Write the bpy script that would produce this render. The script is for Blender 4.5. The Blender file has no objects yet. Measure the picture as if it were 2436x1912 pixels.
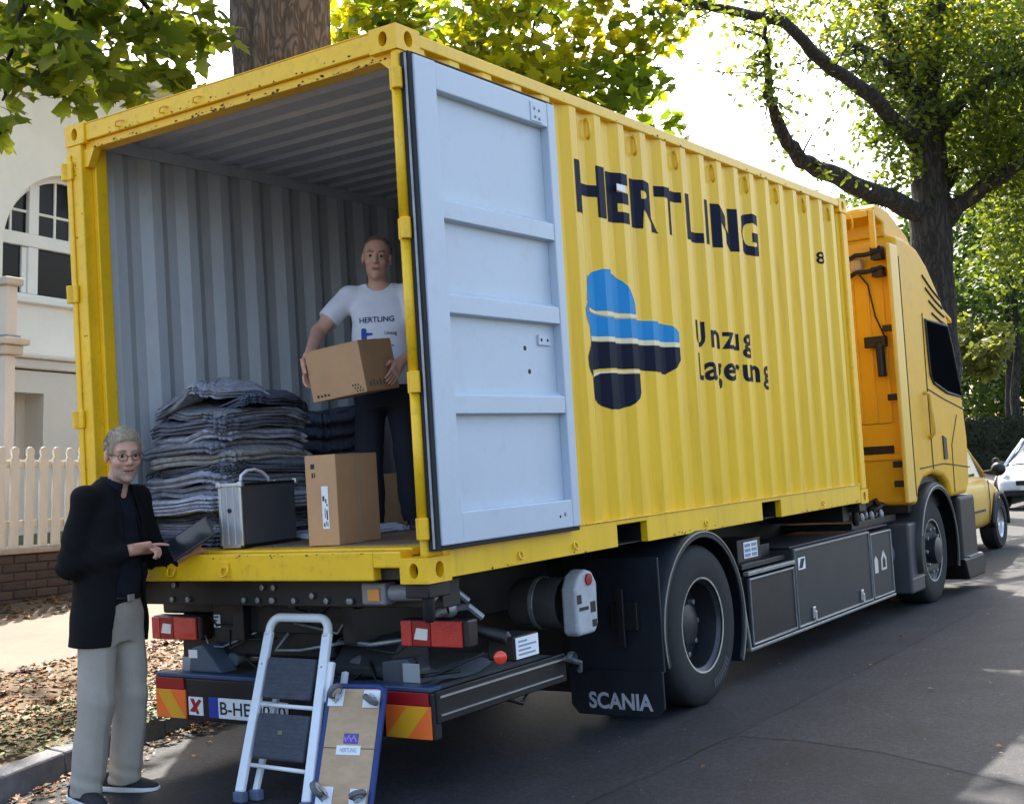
import bpy, bmesh, math, random
import numpy as np
from mathutils import Matrix, Vector
from mathutils.bvhtree import BVHTree
random.seed(7); RNG = np.random.default_rng(11)
scene = bpy.context.scene
COL = scene.collection
# ------------------------------------------------------------------ camera
cam_d = bpy.data.cameras.new('camera'); cam = bpy.data.objects.new('camera', cam_d); COL.objects.link(cam)
RIGHT = Vector((0.82534201, 0.56111395, -0.06294209)); DOWN = Vector((-0.07905699, 0.00446362, -0.9968601)); FWD = Vector((-0.55907116, 0.82772653, 0.04804399))
CAMP = Vector((3.59578, -4.56343, 1.59247))
cm = Matrix.Identity(4)
for i in range(3):
    cm[i][0] = RIGHT[i]; cm[i][1] = -DOWN[i]; cm[i][2] = -FWD[i]; cm[i][3] = CAMP[i]
cam.matrix_world = cm
cam_d.sensor_width = 36; cam_d.sensor_fit = 'HORIZONTAL'; cam_d.lens = 3021.24 / 2436 * 36
cam_d.clip_end = 2000; cam_d.clip_start = 0.05
scene.camera = cam
# ------------------------------------------------------------------ sky, sun, exposure
SUN = Vector((-0.40, 0.53, 0.75)).normalized()
w = bpy.data.worlds.new('World'); scene.world = w; w.use_nodes = True
nt = w.node_tree; nt.nodes.clear()
sky = nt.nodes.new('ShaderNodeTexSky'); sky.sky_type = 'NISHITA'; sky.sun_disc = False
sky.sun_elevation = math.asin(SUN.z); sky.sun_rotation = math.atan2(SUN.x, SUN.y)
sky.air_density = 1.0; sky.dust_density = 4.0; sky.ozone_density = 1.0
bg = nt.nodes.new('ShaderNodeBackground'); bg.inputs[1].default_value = 0.15
wo = nt.nodes.new('ShaderNodeOutputWorld')
nt.links.new(sky.outputs[0], bg.inputs[0]); nt.links.new(bg.outputs[0], wo.inputs[0])
sd = bpy.data.lights.new('sun', 'SUN'); sun = bpy.data.objects.new('sun', sd); COL.objects.link(sun)
sd.energy = 3.2; sd.angle = math.radians(0.53); sd.color = (1.0, 0.93, 0.82)
sun.rotation_mode = 'QUATERNION'; sun.rotation_quaternion = SUN.to_track_quat('Z', 'Y'); sun.location = SUN * 60
scene.view_settings.view_transform = 'Standard'; scene.view_settings.look = 'None'
scene.view_settings.exposure = 1.95; scene.view_settings.gamma = 1.0
scene.cycles.max_bounces = 8; scene.cycles.transparent_max_bounces = 8
# true vertical of the place, seen from the cambered road on which the truck stands level
UPV = Vector((0.051, 0.037, 1.0)).normalized()
UPR = Vector((0, 0, 1)).rotation_difference(UPV).to_matrix().to_4x4()
# ------------------------------------------------------------------ materials
MATS = {}
def M(name, col, rough=0.5, metal=0.0, var=0.12, scale=4.0, bump=0.0, bscale=60.0, dirt=0.0, dirtcol=(0.05, 0.04, 0.03), spec=0.5, coat=0.0, stretch=None, dscale=None, trans=0.0):
    if name in MATS: return MATS[name]
    m = bpy.data.materials.new(name); m.use_nodes = True; MATS[name] = m
    n = m.node_tree; b = n.nodes['Principled BSDF']
    b.inputs['Roughness'].default_value = rough; b.inputs['Metallic'].default_value = metal
    b.inputs['Specular IOR Level'].default_value = spec; b.inputs['Coat Weight'].default_value = coat
    tc = n.nodes.new('ShaderNodeTexCoord'); src = tc.outputs['Object']
    if stretch:
        mp = n.nodes.new('ShaderNodeMapping'); mp.inputs['Scale'].default_value = stretch; n.links.new(src, mp.inputs[0]); src = mp.outputs[0]
    no = n.nodes.new('ShaderNodeTexNoise'); no.inputs['Scale'].default_value = scale; no.inputs['Detail'].default_value = 6; no.inputs['Roughness'].default_value = 0.65
    n.links.new(src, no.inputs['Vector'])
    mr = n.nodes.new('ShaderNodeMapRange'); mr.inputs[1].default_value = 0.25; mr.inputs[2].default_value = 0.75; mr.inputs[3].default_value = 1 - var; mr.inputs[4].default_value = 1 + var
    n.links.new(no.outputs[0], mr.inputs[0])
    mx = n.nodes.new('ShaderNodeMix'); mx.data_type = 'RGBA'; mx.blend_type = 'MULTIPLY'; mx.inputs[0].default_value = 1.0
    mx.inputs[6].default_value = (*col, 1); n.links.new(mr.outputs[0], mx.inputs[7])
    out = mx.outputs[2]
    if dirt > 0:
        n2 = n.nodes.new('ShaderNodeTexNoise'); n2.inputs['Scale'].default_value = dscale or scale * 2.7; n2.inputs['Detail'].default_value = 9; n2.inputs['Roughness'].default_value = 0.72
        n.links.new(src, n2.inputs['Vector'])
        r2 = n.nodes.new('ShaderNodeMapRange'); r2.inputs[1].default_value = 0.52; r2.inputs[2].default_value = 0.72; r2.inputs[3].default_value = 0; r2.inputs[4].default_value = dirt
        n.links.new(n2.outputs[0], r2.inputs[0])
        m2 = n.nodes.new('ShaderNodeMix'); m2.data_type = 'RGBA'; n.links.new(r2.outputs[0], m2.inputs[0]); n.links.new(out, m2.inputs[6]); m2.inputs[7].default_value = (*dirtcol, 1)
        out = m2.outputs[2]
    n.links.new(out, b.inputs['Base Color'])
    rr = n.nodes.new('ShaderNodeMapRange'); rr.inputs[3].default_value = max(0.03, rough - 0.08); rr.inputs[4].default_value = min(1, rough + 0.1); n.links.new(no.outputs[0], rr.inputs[0]); n.links.new(rr.outputs[0], b.inputs['Roughness'])
    if bump > 0:
        nb = n.nodes.new('ShaderNodeTexNoise'); nb.inputs['Scale'].default_value = bscale; nb.inputs['Detail'].default_value = 4; n.links.new(src, nb.inputs['Vector'])
        bp = n.nodes.new('ShaderNodeBump'); bp.inputs['Strength'].default_value = bump; bp.inputs['Distance'].default_value = 0.01
        n.links.new(nb.outputs[0], bp.inputs['Height']); n.links.new(bp.outputs[0], b.inputs['Normal'])
    if trans > 0: b.inputs['Transmission Weight'].default_value = trans
    return m
def leafmat(name, col, tcol, var=0.35, scale=1.5, tw=0.5):
    m = bpy.data.materials.new(name); m.use_nodes = True; n = m.node_tree; n.nodes.clear()
    at = n.nodes.new('ShaderNodeAttribute'); at.attribute_name = 'tint'
    o = n.nodes.new('ShaderNodeOutputMaterial'); d = n.nodes.new('ShaderNodeBsdfPrincipled'); t = n.nodes.new('ShaderNodeBsdfTranslucent'); mix = n.nodes.new('ShaderNodeMixShader')
    d.inputs['Roughness'].default_value = 0.5; d.inputs['Specular IOR Level'].default_value = 0.35
    for c, tgt in ((col, d.inputs['Base Color']), (tcol, t.inputs[0])):
        ra = n.nodes.new('ShaderNodeValToRGB'); e = ra.color_ramp.elements
        e[0].position = 0; e[1].position = 1
        e[0].color = (c[0] * (1 - var), c[1] * (1 - var), c[2] * (1 - var), 1); e[1].color = (c[0] * (1 + 2.2 * var), c[1] * (1 + var), c[2] * (1 + .2 * var), 1)
        n.links.new(at.outputs['Fac'], ra.inputs[0]); n.links.new(ra.outputs[0], tgt)
    mix.inputs[0].default_value = tw
    n.links.new(d.outputs[0], mix.inputs[1]); n.links.new(t.outputs[0], mix.inputs[2]); n.links.new(mix.outputs[0], o.inputs[0])
    MATS[name] = m; return m
YEL = M('yellow_paint', (0.90, 0.52, 0.008), 0.42, var=0.10, scale=2.0, dirt=0.42, dirtcol=(0.40, 0.20, 0.01), dscale=17, bump=0.04, bscale=25)
YELS = M('yellow_side_paint', (0.86, 0.52, 0.008), 0.36, var=0.10, scale=1.5, dirt=0.38, dirtcol=(0.42, 0.24, 0.015), stretch=(1, 3, 0.25), dscale=5, bump=0.03, bscale=20)
INT = M('interior_grey_paint', (0.53, 0.55, 0.575), 0.42, var=0.10, scale=2.5, dirt=0.3, dirtcol=(0.30, 0.30, 0.30), dscale=9, stretch=(1, 1, 0.35))
DOORB = M('door_blue_grey_paint', (0.50, 0.57, 0.65), 0.40, var=0.06, scale=2, dirt=0.3, dirtcol=(0.34, 0.37, 0.40), dscale=8, bump=0.05, bscale=30)
PLY = M('plywood_floor', (0.20, 0.13, 0.08), 0.6, var=0.3, scale=3, stretch=(3, 0.4, 1), dirt=0.5, dirtcol=(0.10, 0.08, 0.06))
RUB = M('black_rubber', (0.012, 0.012, 0.013), 0.75, var=0.3, scale=8, bump=0.15, bscale=60)
TYRE = M('tyre_rubber', (0.012, 0.012, 0.013), 0.8, var=0.35, scale=10, dirt=0.35, dirtcol=(0.045, 0.04, 0.036), dscale=16, bump=0.2, bscale=80)
BLK = M('black_chassis', (0.006, 0.006, 0.007), 0.5, var=0.35, scale=5, dirt=0.35, dirtcol=(0.025, 0.022, 0.02), bump=0.1, bscale=30)
DBLUE = M('dark_blue_black_plastic', (0.006, 0.009, 0.016), 0.55, var=0.3, scale=6, dirt=0.25, dirtcol=(0.025, 0.025, 0.03), bump=0.1)
GREYP = M('grey_plastic_panel', (0.024, 0.025, 0.027), 0.55, var=0.12, scale=4, dirt=0.35, dirtcol=(0.045, 0.042, 0.038), bump=0.05, bscale=90)
ALU = M('aluminium', (0.62, 0.62, 0.62), 0.35, metal=0.85, var=0.15, scale=8, dirt=0.25, dirtcol=(0.2, 0.19, 0.18))
WHT = M('white_paint', (0.78, 0.79, 0.80), 0.35, var=0.05, scale=6, dirt=0.15, dirtcol=(0.4, 0.38, 0.35))
GALV = M('galvanised_steel', (0.28, 0.29, 0.30), 0.45, metal=0.6, var=0.3, scale=14, dirt=0.35, dirtcol=(0.1, 0.09, 0.08))
NAVY = M('navy_lettering', (0.005, 0.008, 0.024), 0.6, var=0.05, spec=.15)
LBLUE = M('light_blue_logo', (0.005, 0.24, 0.55), 0.5, var=0.05, spec=.25)
CREAMP = M('cream_stripe', (0.75, 0.66, 0.42), 0.35, var=0.05)
REDL = M('red_lamp', (0.55, 0.012, 0.015), 0.18, var=0.15, scale=30, coat=0.6, bump=0.25, bscale=140)
ORNG = M('orange_reflector', (0.95, 0.17, 0.03), 0.3, var=0.08, scale=5)
REFY = M('amber_reflector_stripe', (0.75, 0.36, 0.02), 0.3, var=0.06)
DRED = M('dark_red_reflector', (0.32, 0.01, 0.012), 0.3, var=0.08)
LAMPW = M('clear_lamp', (0.8, 0.78, 0.75), 0.2, var=0.05, coat=0.5)
CARD = M('cardboard', (0.53, 0.30, 0.15), 0.8, var=0.08, scale=5, dirt=0.12, dirtcol=(0.3, 0.17, 0.09), bump=0.05, bscale=40)
TAPE = M('packing_tape', (0.50, 0.32, 0.18), 0.25, var=0.05)
LABW = M('paper_label', (0.82, 0.83, 0.84), 0.6, var=0.04)
INK = M('black_print', (0.015, 0.015, 0.016), 0.6, var=0.05)
# ------------------------------------------------------------------ mesh helpers
class MB:
    def __init__(s): s.v = []; s.f = []; s.m = []
    def add(s, vs, fs, mi=0):
        o = len(s.v); s.v += [tuple(v) for v in vs]; s.f += [tuple(i + o for i in f) for f in fs]; s.m += [mi] * len(fs); return s
    def box(s, x0, x1, y0, y1, z0, z1, mi=0):
        return s.add([(x0, y0, z0), (x1, y0, z0), (x1, y1, z0), (x0, y1, z0), (x0, y0, z1), (x1, y0, z1), (x1, y1, z1), (x0, y1, z1)],
                     [(0, 3, 2, 1), (4, 5, 6, 7), (0, 1, 5, 4), (1, 2, 6, 5), (2, 3, 7, 6), (3, 0, 4, 7)], mi)
    def obox(s, c, e1, e2, e3, mi=0):
        c, e1, e2, e3 = map(Vector, (c, e1, e2, e3)); vs = []
        for sz in (-1, 1):
            for sx, sy in ((-1, -1), (1, -1), (1, 1), (-1, 1)): vs.append(c + e1 * sx + e2 * sy + e3 * sz)
        return s.add(vs, [(0, 3, 2, 1), (4, 5, 6, 7), (0, 1, 5, 4), (1, 2, 6, 5), (2, 3, 7, 6), (3, 0, 4, 7)], mi)
    def tube(s, path, r, n=10, mi=0, cap=True, closed=False):
        P = [Vector(p) for p in path]; L = len(P); rs = r if isinstance(r, (list, tuple)) else [r] * L
        vs = []; up = None
        for i in range(L):
            a = P[i - 1] if (i > 0 or closed) else P[i]; b = P[(i + 1) % L] if (i < L - 1 or closed) else P[i]
            t = (b - a).normalized()
            if up is None: up = t.orthogonal().normalized()
            up = (up - t * up.dot(t)); up = up.normalized() if up.length > 1e-6 else t.orthogonal().normalized()
            v = t.cross(up)
            for k in range(n):
                an = 2 * math.pi * k / n; vs.append(P[i] + (up * math.cos(an) + v * math.sin(an)) * rs[i])
        fs = []
        for i in range(L if closed else L - 1):
            j = (i + 1) % L
            for k in range(n): fs.append((i * n + k, i * n + (k + 1) % n, j * n + (k + 1) % n, j * n + k))
        if cap and not closed: fs.append(tuple(range(n - 1, -1, -1))); fs.append(tuple((L - 1) * n + k for k in range(n)))
        return s.add(vs, fs, mi)
    def lathe(s, prof, c, axis, n=32, mi=0, close=False):
        c = Vector(c); ax = Vector(axis).normalized(); u = ax.orthogonal().normalized(); v = ax.cross(u); vs = []
        for r, h in prof:
            for k in range(n):
                a = 2 * math.pi * k / n; vs.append(c + ax * h + (u * math.cos(a) + v * math.sin(a)) * r)
        fs = []; L = len(prof)
        for i in range(L - 1 if not close else L):
            j = (i + 1) % L
            for k in range(n): fs.append((i * n + k, i * n + (k + 1) % n, j * n + (k + 1) % n, j * n + k))
        return s.add(vs, fs, mi)
    def prism(s, poly, f0, f1, mi=0):
        n = len(poly); vs = [f0(*p) for p in poly] + [f1(*p) for p in poly]
        return s.add(vs, [tuple(range(n)), tuple(range(2 * n - 1, n - 1, -1))] + [(i, n + i, n + (i + 1) % n, (i + 1) % n) for i in range(n)], mi)
    def build(s, name, mats, parent=None, bevel=0.0, smooth=False, local=False, seg=2, kind=None):
        me = bpy.data.meshes.new(name); me.from_pydata(s.v, [], s.f)
        mats = mats if isinstance(mats, (list, tuple)) else [mats]
        for m in mats: me.materials.append(m)
        if len(mats) > 1: me.polygons.foreach_set('material_index', s.m)
        bm = bmesh.new(); bm.from_mesh(me); bmesh.ops.recalc_face_normals(bm, faces=bm.faces); bm.to_mesh(me); bm.free()
        if smooth: me.polygons.foreach_set('use_smooth', [True] * len(me.polygons))
        o = bpy.data.objects.new(name, me); COL.objects.link(o)
        if smooth == 'auto':
            me.set_sharp_from_angle(angle=math.radians(38))
        if bevel > 0:
            b = o.modifiers.new('bevel', 'BEVEL'); b.width = bevel; b.segments = seg; b.limit_method = 'ANGLE'; b.angle_limit = math.radians(35)
        adopt(o, parent, local)
        if kind: o['kind'] = kind
        return o
def adopt(o, parent, local=False):
    if parent is None: return o
    o.parent = parent
    if not local and parent.type == 'EMPTY': o.matrix_parent_inverse = parent.matrix_basis.inverted()
    return o
def tag(o, label, cat, group=None):
    o['label'] = label; o['category'] = cat
    if group: o['group'] = group
    return o
def thing(name, label, cat, loc=(0, 0, 0), rot=None, group=None):
    o = bpy.data.objects.new(name, None); COL.objects.link(o); o.empty_display_size = 0.2
    m = Matrix.Translation(loc) @ (rot if rot is not None else Matrix.Identity(4)); o.matrix_basis = m
    return tag(o, label, cat, group)
def struct(o): o['kind'] = 'structure'; return o
def arrmesh(name, V, F, mats, parent=None, smooth=True, mi=None, local=False):
    me = bpy.data.meshes.new(name); V = np.asarray(V, np.float32); F = np.asarray(F, np.int32); k = F.shape[1]
    me.vertices.add(len(V)); me.vertices.foreach_set('co', V.ravel()); me.loops.add(F.size); me.loops.foreach_set('vertex_index', F.ravel())
    me.polygons.add(len(F)); me.polygons.foreach_set('loop_start', np.arange(0, F.size, k, dtype=np.int32)); me.polygons.foreach_set('loop_total', np.full(len(F), k, np.int32))
    for m in (mats if isinstance(mats, (list, tuple)) else [mats]): me.materials.append(m)
    if mi is not None: me.polygons.foreach_set('material_index', np.asarray(mi, np.int32))
    if smooth: me.polygons.foreach_set('use_smooth', np.ones(len(F), bool))
    me.update(calc_edges=True); me.validate()
    o = bpy.data.objects.new(name, me); COL.objects.link(o); adopt(o, parent, local); return o
def text2d(body, bold=0.0, shear=0.0, space=1.0):
    c = bpy.data.curves.new('t', 'FONT'); c.body = body; c.offset = bold; c.shear = shear; c.space_character = space; c.resolution_u = 4; c.fill_mode = 'FRONT'
    o = bpy.data.objects.new('t', c); COL.objects.link(o)
    dg = bpy.context.evaluated_depsgraph_get(); me = o.evaluated_get(dg).to_mesh()
    V = [(v.co.x, v.co.y) for v in me.vertices]; F = [tuple(p.vertices) for p in me.polygons]
    o.evaluated_get(dg).to_mesh_clear(); bpy.data.objects.remove(o); bpy.data.curves.remove(c)
    xs = [v[0] for v in V]; ys = [v[1] for v in V]; x0, x1, y0, y1 = min(xs), max(xs), min(ys), max(ys)
    return [((x - x0) / (x1 - x0), (y - y0) / (y1 - y0)) for x, y in V], F
def text_on(name, body, o, ux, uy, mat, parent=None, bold=0.02, local=False):
    V, F = text2d(body, bold); o, ux, uy = Vector(o), Vector(ux), Vector(uy); b = MB()
    b.add([o + ux * x + uy * y for x, y in V], F); return b.build(name, mat, parent, local=local)
def ringpath(c, u, v, r, n=14): c, u, v = Vector(c), Vector(u), Vector(v); return [c + (u * math.cos(2 * math.pi * k / n) + v * math.sin(2 * math.pi * k / n)) * r for k in range(n)]
# ------------------------------------------------------------------ ground
def pt(x): return Vector(x)
def kerbx(y):   # face of the kerb
    P = [(-40, -2.2), (-4, -2.05), (-1.6, -2.13), (-0.61, -2.40), (0.5, -2.80), (1.1, -2.98), (2.2, -3.1), (60, -3.1)]
    for (a, b), (c, d) in zip(P, P[1:]):
        if y <= c: return b + (d - b) * (y - a) / (c - a)
    return -3.1
ASPH = bpy.data.materials.new('asphalt'); ASPH.use_nodes = True
def asphalt():
    n = ASPH.node_tree; b = n.nodes['Principled BSDF']; tc = n.nodes.new('ShaderNodeTexCoord')
    def noise(sc, det=5, ro=.6):
        t = n.nodes.new('ShaderNodeTexNoise'); t.inputs['Scale'].default_value = sc; t.inputs['Detail'].default_value = det; t.inputs['Roughness'].default_value = ro; n.links.new(tc.outputs['Object'], t.inputs['Vector']); return t.outputs[0]
    def ramp(s, p0, c0, p1, c1):
        r = n.nodes.new('ShaderNodeValToRGB'); r.color_ramp.elements[0].position = p0; r.color_ramp.elements[0].color = (*c0, 1); r.color_ramp.elements[1].position = p1; r.color_ramp.elements[1].color = (*c1, 1); n.links.new(s, r.inputs[0]); return r.outputs[0]
    def mul(a, bb, f=1.0):
        x = n.nodes.new('ShaderNodeMix'); x.data_type = 'RGBA'; x.blend_type = 'MULTIPLY'; x.inputs[0].default_value = f; n.links.new(a, x.inputs[6]); n.links.new(bb, x.inputs[7]); return x.outputs[2]
    base = ramp(noise(0.8, 8, .7), .3, (.013, .0145, .019), .72, (.024, .026, .033))
    grain = ramp(noise(110, 4, .8), .40, (.35, .35, .35), .60, (1.9, 1.85, 1.8))
    c = mul(base, grain); c = mul(c, ramp(noise(28, 5, .75), .42, (.55, .55, .55), .60, (1.4, 1.4, 1.4))); c = mul(c, ramp(noise(2.3, 7, .7), .34, (.6, .6, .6), .6, (1.15, 1.15, 1.15)))
    sp = n.nodes.new('ShaderNodeTexVoronoi'); sp.inputs['Scale'].default_value = 42; n.links.new(tc.outputs['Object'], sp.inputs['Vector'])
    fl = n.nodes.new('ShaderNodeMath'); fl.operation = 'LESS_THAN'; fl.inputs[1].default_value = 0.07; n.links.new(sp.outputs[0], fl.inputs[0])
    ra = n.nodes.new('ShaderNodeMath'); ra.operation = 'GREATER_THAN'; ra.inputs[1].default_value = 0.9; n.links.new(sp.outputs[1], ra.inputs[0])
    mm = n.nodes.new('ShaderNodeMath'); mm.operation = 'MULTIPLY'; n.links.new(fl.outputs[0], mm.inputs[0]); n.links.new(ra.outputs[0], mm.inputs[1])
    mx = n.nodes.new('ShaderNodeMix'); mx.data_type = 'RGBA'; n.links.new(mm.outputs[0], mx.inputs[0]); n.links.new(c, mx.inputs[6]); mx.inputs[7].default_value = (.14, .13, .115, 1)
    n.links.new(mx.outputs[2], b.inputs['Base Color']); b.inputs['Roughness'].default_value = .72; b.inputs['Specular IOR Level'].default_value = .4
    bp = n.nodes.new('ShaderNodeBump'); bp.inputs['Strength'].default_value = .5; bp.inputs['Distance'].default_value = .006; n.links.new(noise(120, 4), bp.inputs['Height']); n.links.new(bp.outputs[0], b.inputs['Normal'])
asphalt()
b = MB(); b.add([(-400, -400, -0.06), (400, -400, -0.06), (400, 600, -0.06), (-400, 600, -0.06)], [(0, 1, 2, 3)])
struct(b.build('ground', M('earth', (0.10, 0.085, 0.05), 0.9, var=0.4, scale=0.8, bump=0.3, bscale=6)))
b = MB(); ys = [-40, -10, -4, -1.6, -.61, .5, 1.1, 2.2, 60]
vs = [(kerbx(y) - 0.01, y, 0) for y in ys] + [(7.5, y, 0) for y in ys]; n = len(ys)
b.add(vs, [(i, n + i, n + i + 1, i + 1) for i in range(n - 1)]); ROAD = struct(b.build('road', ASPH))
# newer asphalt strip with a recessed joint along its edge, slightly paler
ASPH2 = ASPH.copy(); ASPH2.name = 'asphalt_resurfaced'
for nd in ASPH2.node_tree.nodes:
    if nd.type == 'VALTORGB' and nd.color_ramp.elements[0].color[0] < .1:
        nd.color_ramp.elements[0].color = (.019, .021, .027, 1); nd.color_ramp.elements[1].color = (.031, .033, .041, 1)
b = MB(); rr = random.Random(3); ys = list(np.arange(2.0, 9.6, .25))
e = [(0.53 + rr.uniform(-.012, .012), y) for y in ys]
pl = e + [(7.4, 9.7), (7.4, 1.0), (2.2, 1.45), (1.4, 1.87), (.9, 2.0)]; b.add([(x, y, .0016) for x, y in pl], [tuple(range(len(pl)))]); b.build('asphalt_patch', ASPH2, ROAD)
b = MB()
P = [(0.43, -1.2), (0.44, .5), (0.49, 1.3), (0.51, 2.0), (0.515, 3.5), (0.50, 7), (0.48, 10), (.5, 20)]
pts = []
for (x0, y0), (x1, y1) in zip(P, P[1:]):
    k = max(2, int((y1 - y0) / .12))
    for i in range(k): t = i / k; pts.append((x0 + (x1 - x0) * t + rr.uniform(-.012, .012), y0 + (y1 - y0) * t, rr.uniform(.001, .004)))
vs = [(x - w_, y, .0032) for x, y, w_ in pts] + [(x + w_, y, .0032) for x, y, w_ in pts]; n = len(pts)
b.add(vs, [(i, n + i, n + i + 1, i + 1) for i in range(n - 1)]); b.build('joint_sealant', M('bitumen', (0.010, 0.0105, 0.012), .7), ROAD)
# kerb, verge, pavement: they climb gently away from the road
def gz(x): return 0.12 + 0.135 * (-2.7 - x)
b = MB(); kys = [-6.2, -4, -1.6, -.61, .5, 1.1, 2.2, 12]
for ya, yb in zip(kys, kys[1:]):
    b.add([(kerbx(ya) - .01, ya, -.055), (kerbx(yb) - .01, yb, -.055), (kerbx(yb) - .2, yb, -.055), (kerbx(ya) - .2, ya, -.055), (kerbx(ya) - .01, ya, -.02), (kerbx(yb) - .01, yb, -.02), (kerbx(yb) - .2, yb, .06), (kerbx(ya) - .2, ya, .06)],
          [(0, 3, 2, 1), (4, 5, 6, 7), (0, 1, 5, 4), (1, 2, 6, 5), (2, 3, 7, 6), (3, 0, 4, 7)])
KERB = struct(b.build('kerb', M('kerb_granite', (0.16, 0.165, 0.175), 0.8, var=0.35, scale=9, bump=0.35, bscale=70, dirt=0.4, dirtcol=(0.07, 0.065, 0.06))))
y = -6.0
while y < 12:
    L = rr.uniform(.92, 1.02); y1 = y + L; b = MB(); y0_ = y + .006
    a0, a1 = kerbx(y0_), kerbx(y1); d = rr.uniform(-.006, .006); h0 = 0.135 + d
    b.add([(a0, y0_, -.05), (a1, y1, -.05), (a1 - .17, y1, -.05), (a0 - .17, y0_, -.05), (a0 - .02, y0_, h0), (a1 - .02, y1, h0 + .004), (a1 - .17, y1, h0 + .012), (a0 - .17, y0_, h0 + .01)],
          [(0, 3, 2, 1), (4, 5, 6, 7), (0, 1, 5, 4), (1, 2, 6, 5), (2, 3, 7, 6), (3, 0, 4, 7)])
    b.build('kerb_stone', MATS['kerb_granite'], KERB, bevel=.014); y = y1
def strip(name, xa, xb, mat, ya=-12, yb=40, step=.35, nz=.012, dz=0):
    b = MB(); ys = np.arange(ya, yb, step); nx = 9; V = []
    for yv in ys:
        x0 = xa(yv) if callable(xa) else xa; x1 = xb(yv) if callable(xb) else xb
        for i in range(nx):
            x = x0 + (x1 - x0) * i / (nx - 1); V.append((x, yv, gz(x) + dz + nz * (math.sin(x * 5.1 + yv * 3.3) + math.sin(yv * 7.7 - x * 2.3)) * .5))
    F = [(j * nx + i, j * nx + i + 1, (j + 1) * nx + i + 1, (j + 1) * nx + i) for j in range(len(ys) - 1) for i in range(nx - 1)]
    b.add(V, F); return struct(b.build(name, mat, smooth=True))
SOIL = M('verge_soil', (0.17, 0.12, 0.07), 0.95, var=0.45, scale=5, bump=0.6, bscale=40, dirt=0.6, dirtcol=(0.07, 0.09, 0.03), dscale=3)
strip('verge', lambda y: kerbx(y) - .165, -4.42, SOIL, nz=.03, dz=-.005)
strip('pavement', -4.38, -5.95, M('pavement_sandy_concrete', (0.21, 0.165, 0.13), 0.85, var=0.25, scale=2.2, bump=0.2, bscale=60, dirt=0.35, dirtcol=(0.13, 0.10, 0.08), dscale=5), nz=.004, dz=.008)
strip('leaf_strip', -5.93, -6.62, M('leaf_mould', (0.10, 0.075, 0.05), 0.95, var=0.5, scale=14, bump=0.6, bscale=50), nz=.02)
strip('garden', -6.6, -30, M('garden_soil', (0.09, 0.10, 0.045), 0.95, var=0.5, scale=2, bump=0.5, bscale=20), step=2, nz=.02)
# ------------------------------------------------------------------ shipping container
Z0, ZT, XL, LEN = 1.07, 3.661, -2.438, 6.058
CT = thing('shipping_container', 'open yellow shipping container with light grey inside standing on the truck', 'container', (-1.219, 3.03, Z0))
def hole_plate(b, c, u, v, n, hw, hh, rx, ry, depth, N=20):
    c, u, v, n = map(Vector, (c, u, v, n)); outer = []; inner = []
    for k in range(N):
        a = 2 * math.pi * (k + .5) / N; cx, sy = math.cos(a), math.sin(a)
        s = min(hw / abs(cx) if abs(cx) > 1e-6 else 9, hh / abs(sy) if abs(sy) > 1e-6 else 9)
        outer.append(c + u * cx * s + v * sy * s); inner.append(c + u * cx * rx + v * sy * ry)
    # exact corners
    back = [p - n * depth for p in inner]; vs = outer + inner + back
    fs = []; ms = []
    for k in range(N):
        j = (k + 1) % N
        fs.append((k, j, N + j, N + k)); fs.append((N + k, N + j, 2 * N + j, 2 * N + k))
    b.add(vs, fs, 0); b.add(back, [tuple(range(N))], 1)
    for sx, sy in ((1, 1), (-1, 1), (-1, -1), (1, -1)):   # fill the corner slivers
        cor = c + u * sx * hw + v * sy * hh
        near = sorted(outer, key=lambda p: (p - cor).length)[:2]; b.add([cor] + near, [(0, 1, 2)], 0)
def casting(sx, y0, z0, holes):
    x0, x1 = (-.165, .0) if sx > 0 else (XL, XL + .165); b = MB(); y1 = y0 + .178; z1 = z0 + .118
    b.add([(x0, y0, z0), (x1, y0, z0), (x1, y1, z0), (x0, y1, z0), (x0, y0, z1), (x1, y0, z1), (x1, y1, z1), (x0, y1, z1)],
          [f for i, f in enumerate([(0, 3, 2, 1), (4, 5, 6, 7), (0, 1, 5, 4), (1, 2, 6, 5), (2, 3, 7, 6), (3, 0, 4, 7)]) if not (i == 2 and 'r' in holes) and not (i == 3 and 's' in holes)])
    if 'r' in holes: hole_plate(b, ((x0 + x1) / 2, y0, z0 + .059), (1, 0, 0), (0, 0, 1), (0, -1, 0), .0825, .059, .026, .036, .05)
    if 's' in holes: hole_plate(b, (x1, y0 + .089, z0 + .059), (0, 1, 0), (0, 0, 1), (1, 0, 0), .089, .059, .032, .038, .05)
    return b.build('corner_casting', [YEL, BLK], CT)
for sx in (1, -1):
    for y0 in (-.006, LEN - .172):
        for z0 in (Z0, ZT - .118): casting(sx, y0, z0, ('r' if y0 < 0 else '') + ('s' if sx > 0 else ''))
def part(name, mat, fn, parent=CT, bevel=.006, **k):
    b = MB(); fn(b); return b.build(name, mat, parent, bevel=bevel, **k)
zc0, zc1 = Z0 + .118, ZT - .118
part('corner_post', YEL, lambda b: (b.box(-.050, -.003, .0, .12, zc0, zc1)), bevel=.014)
part('corner_post', YEL, lambda b: (b.box(XL + .004, XL + .125, .0, .12, zc0, zc1), b.box(XL + .126, XL + .16, .07, .15, zc0, zc1), b.box(XL + .004, XL + .045, -.012, -.001, zc0 + .1, zc1 - .05)), bevel=.01)
for x0 in (-.12, XL): part('corner_post', YEL, lambda b: b.box(x0 + .003, x0 + .117, LEN - .12, LEN - .003, zc0, zc1), bevel=.012)
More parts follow.
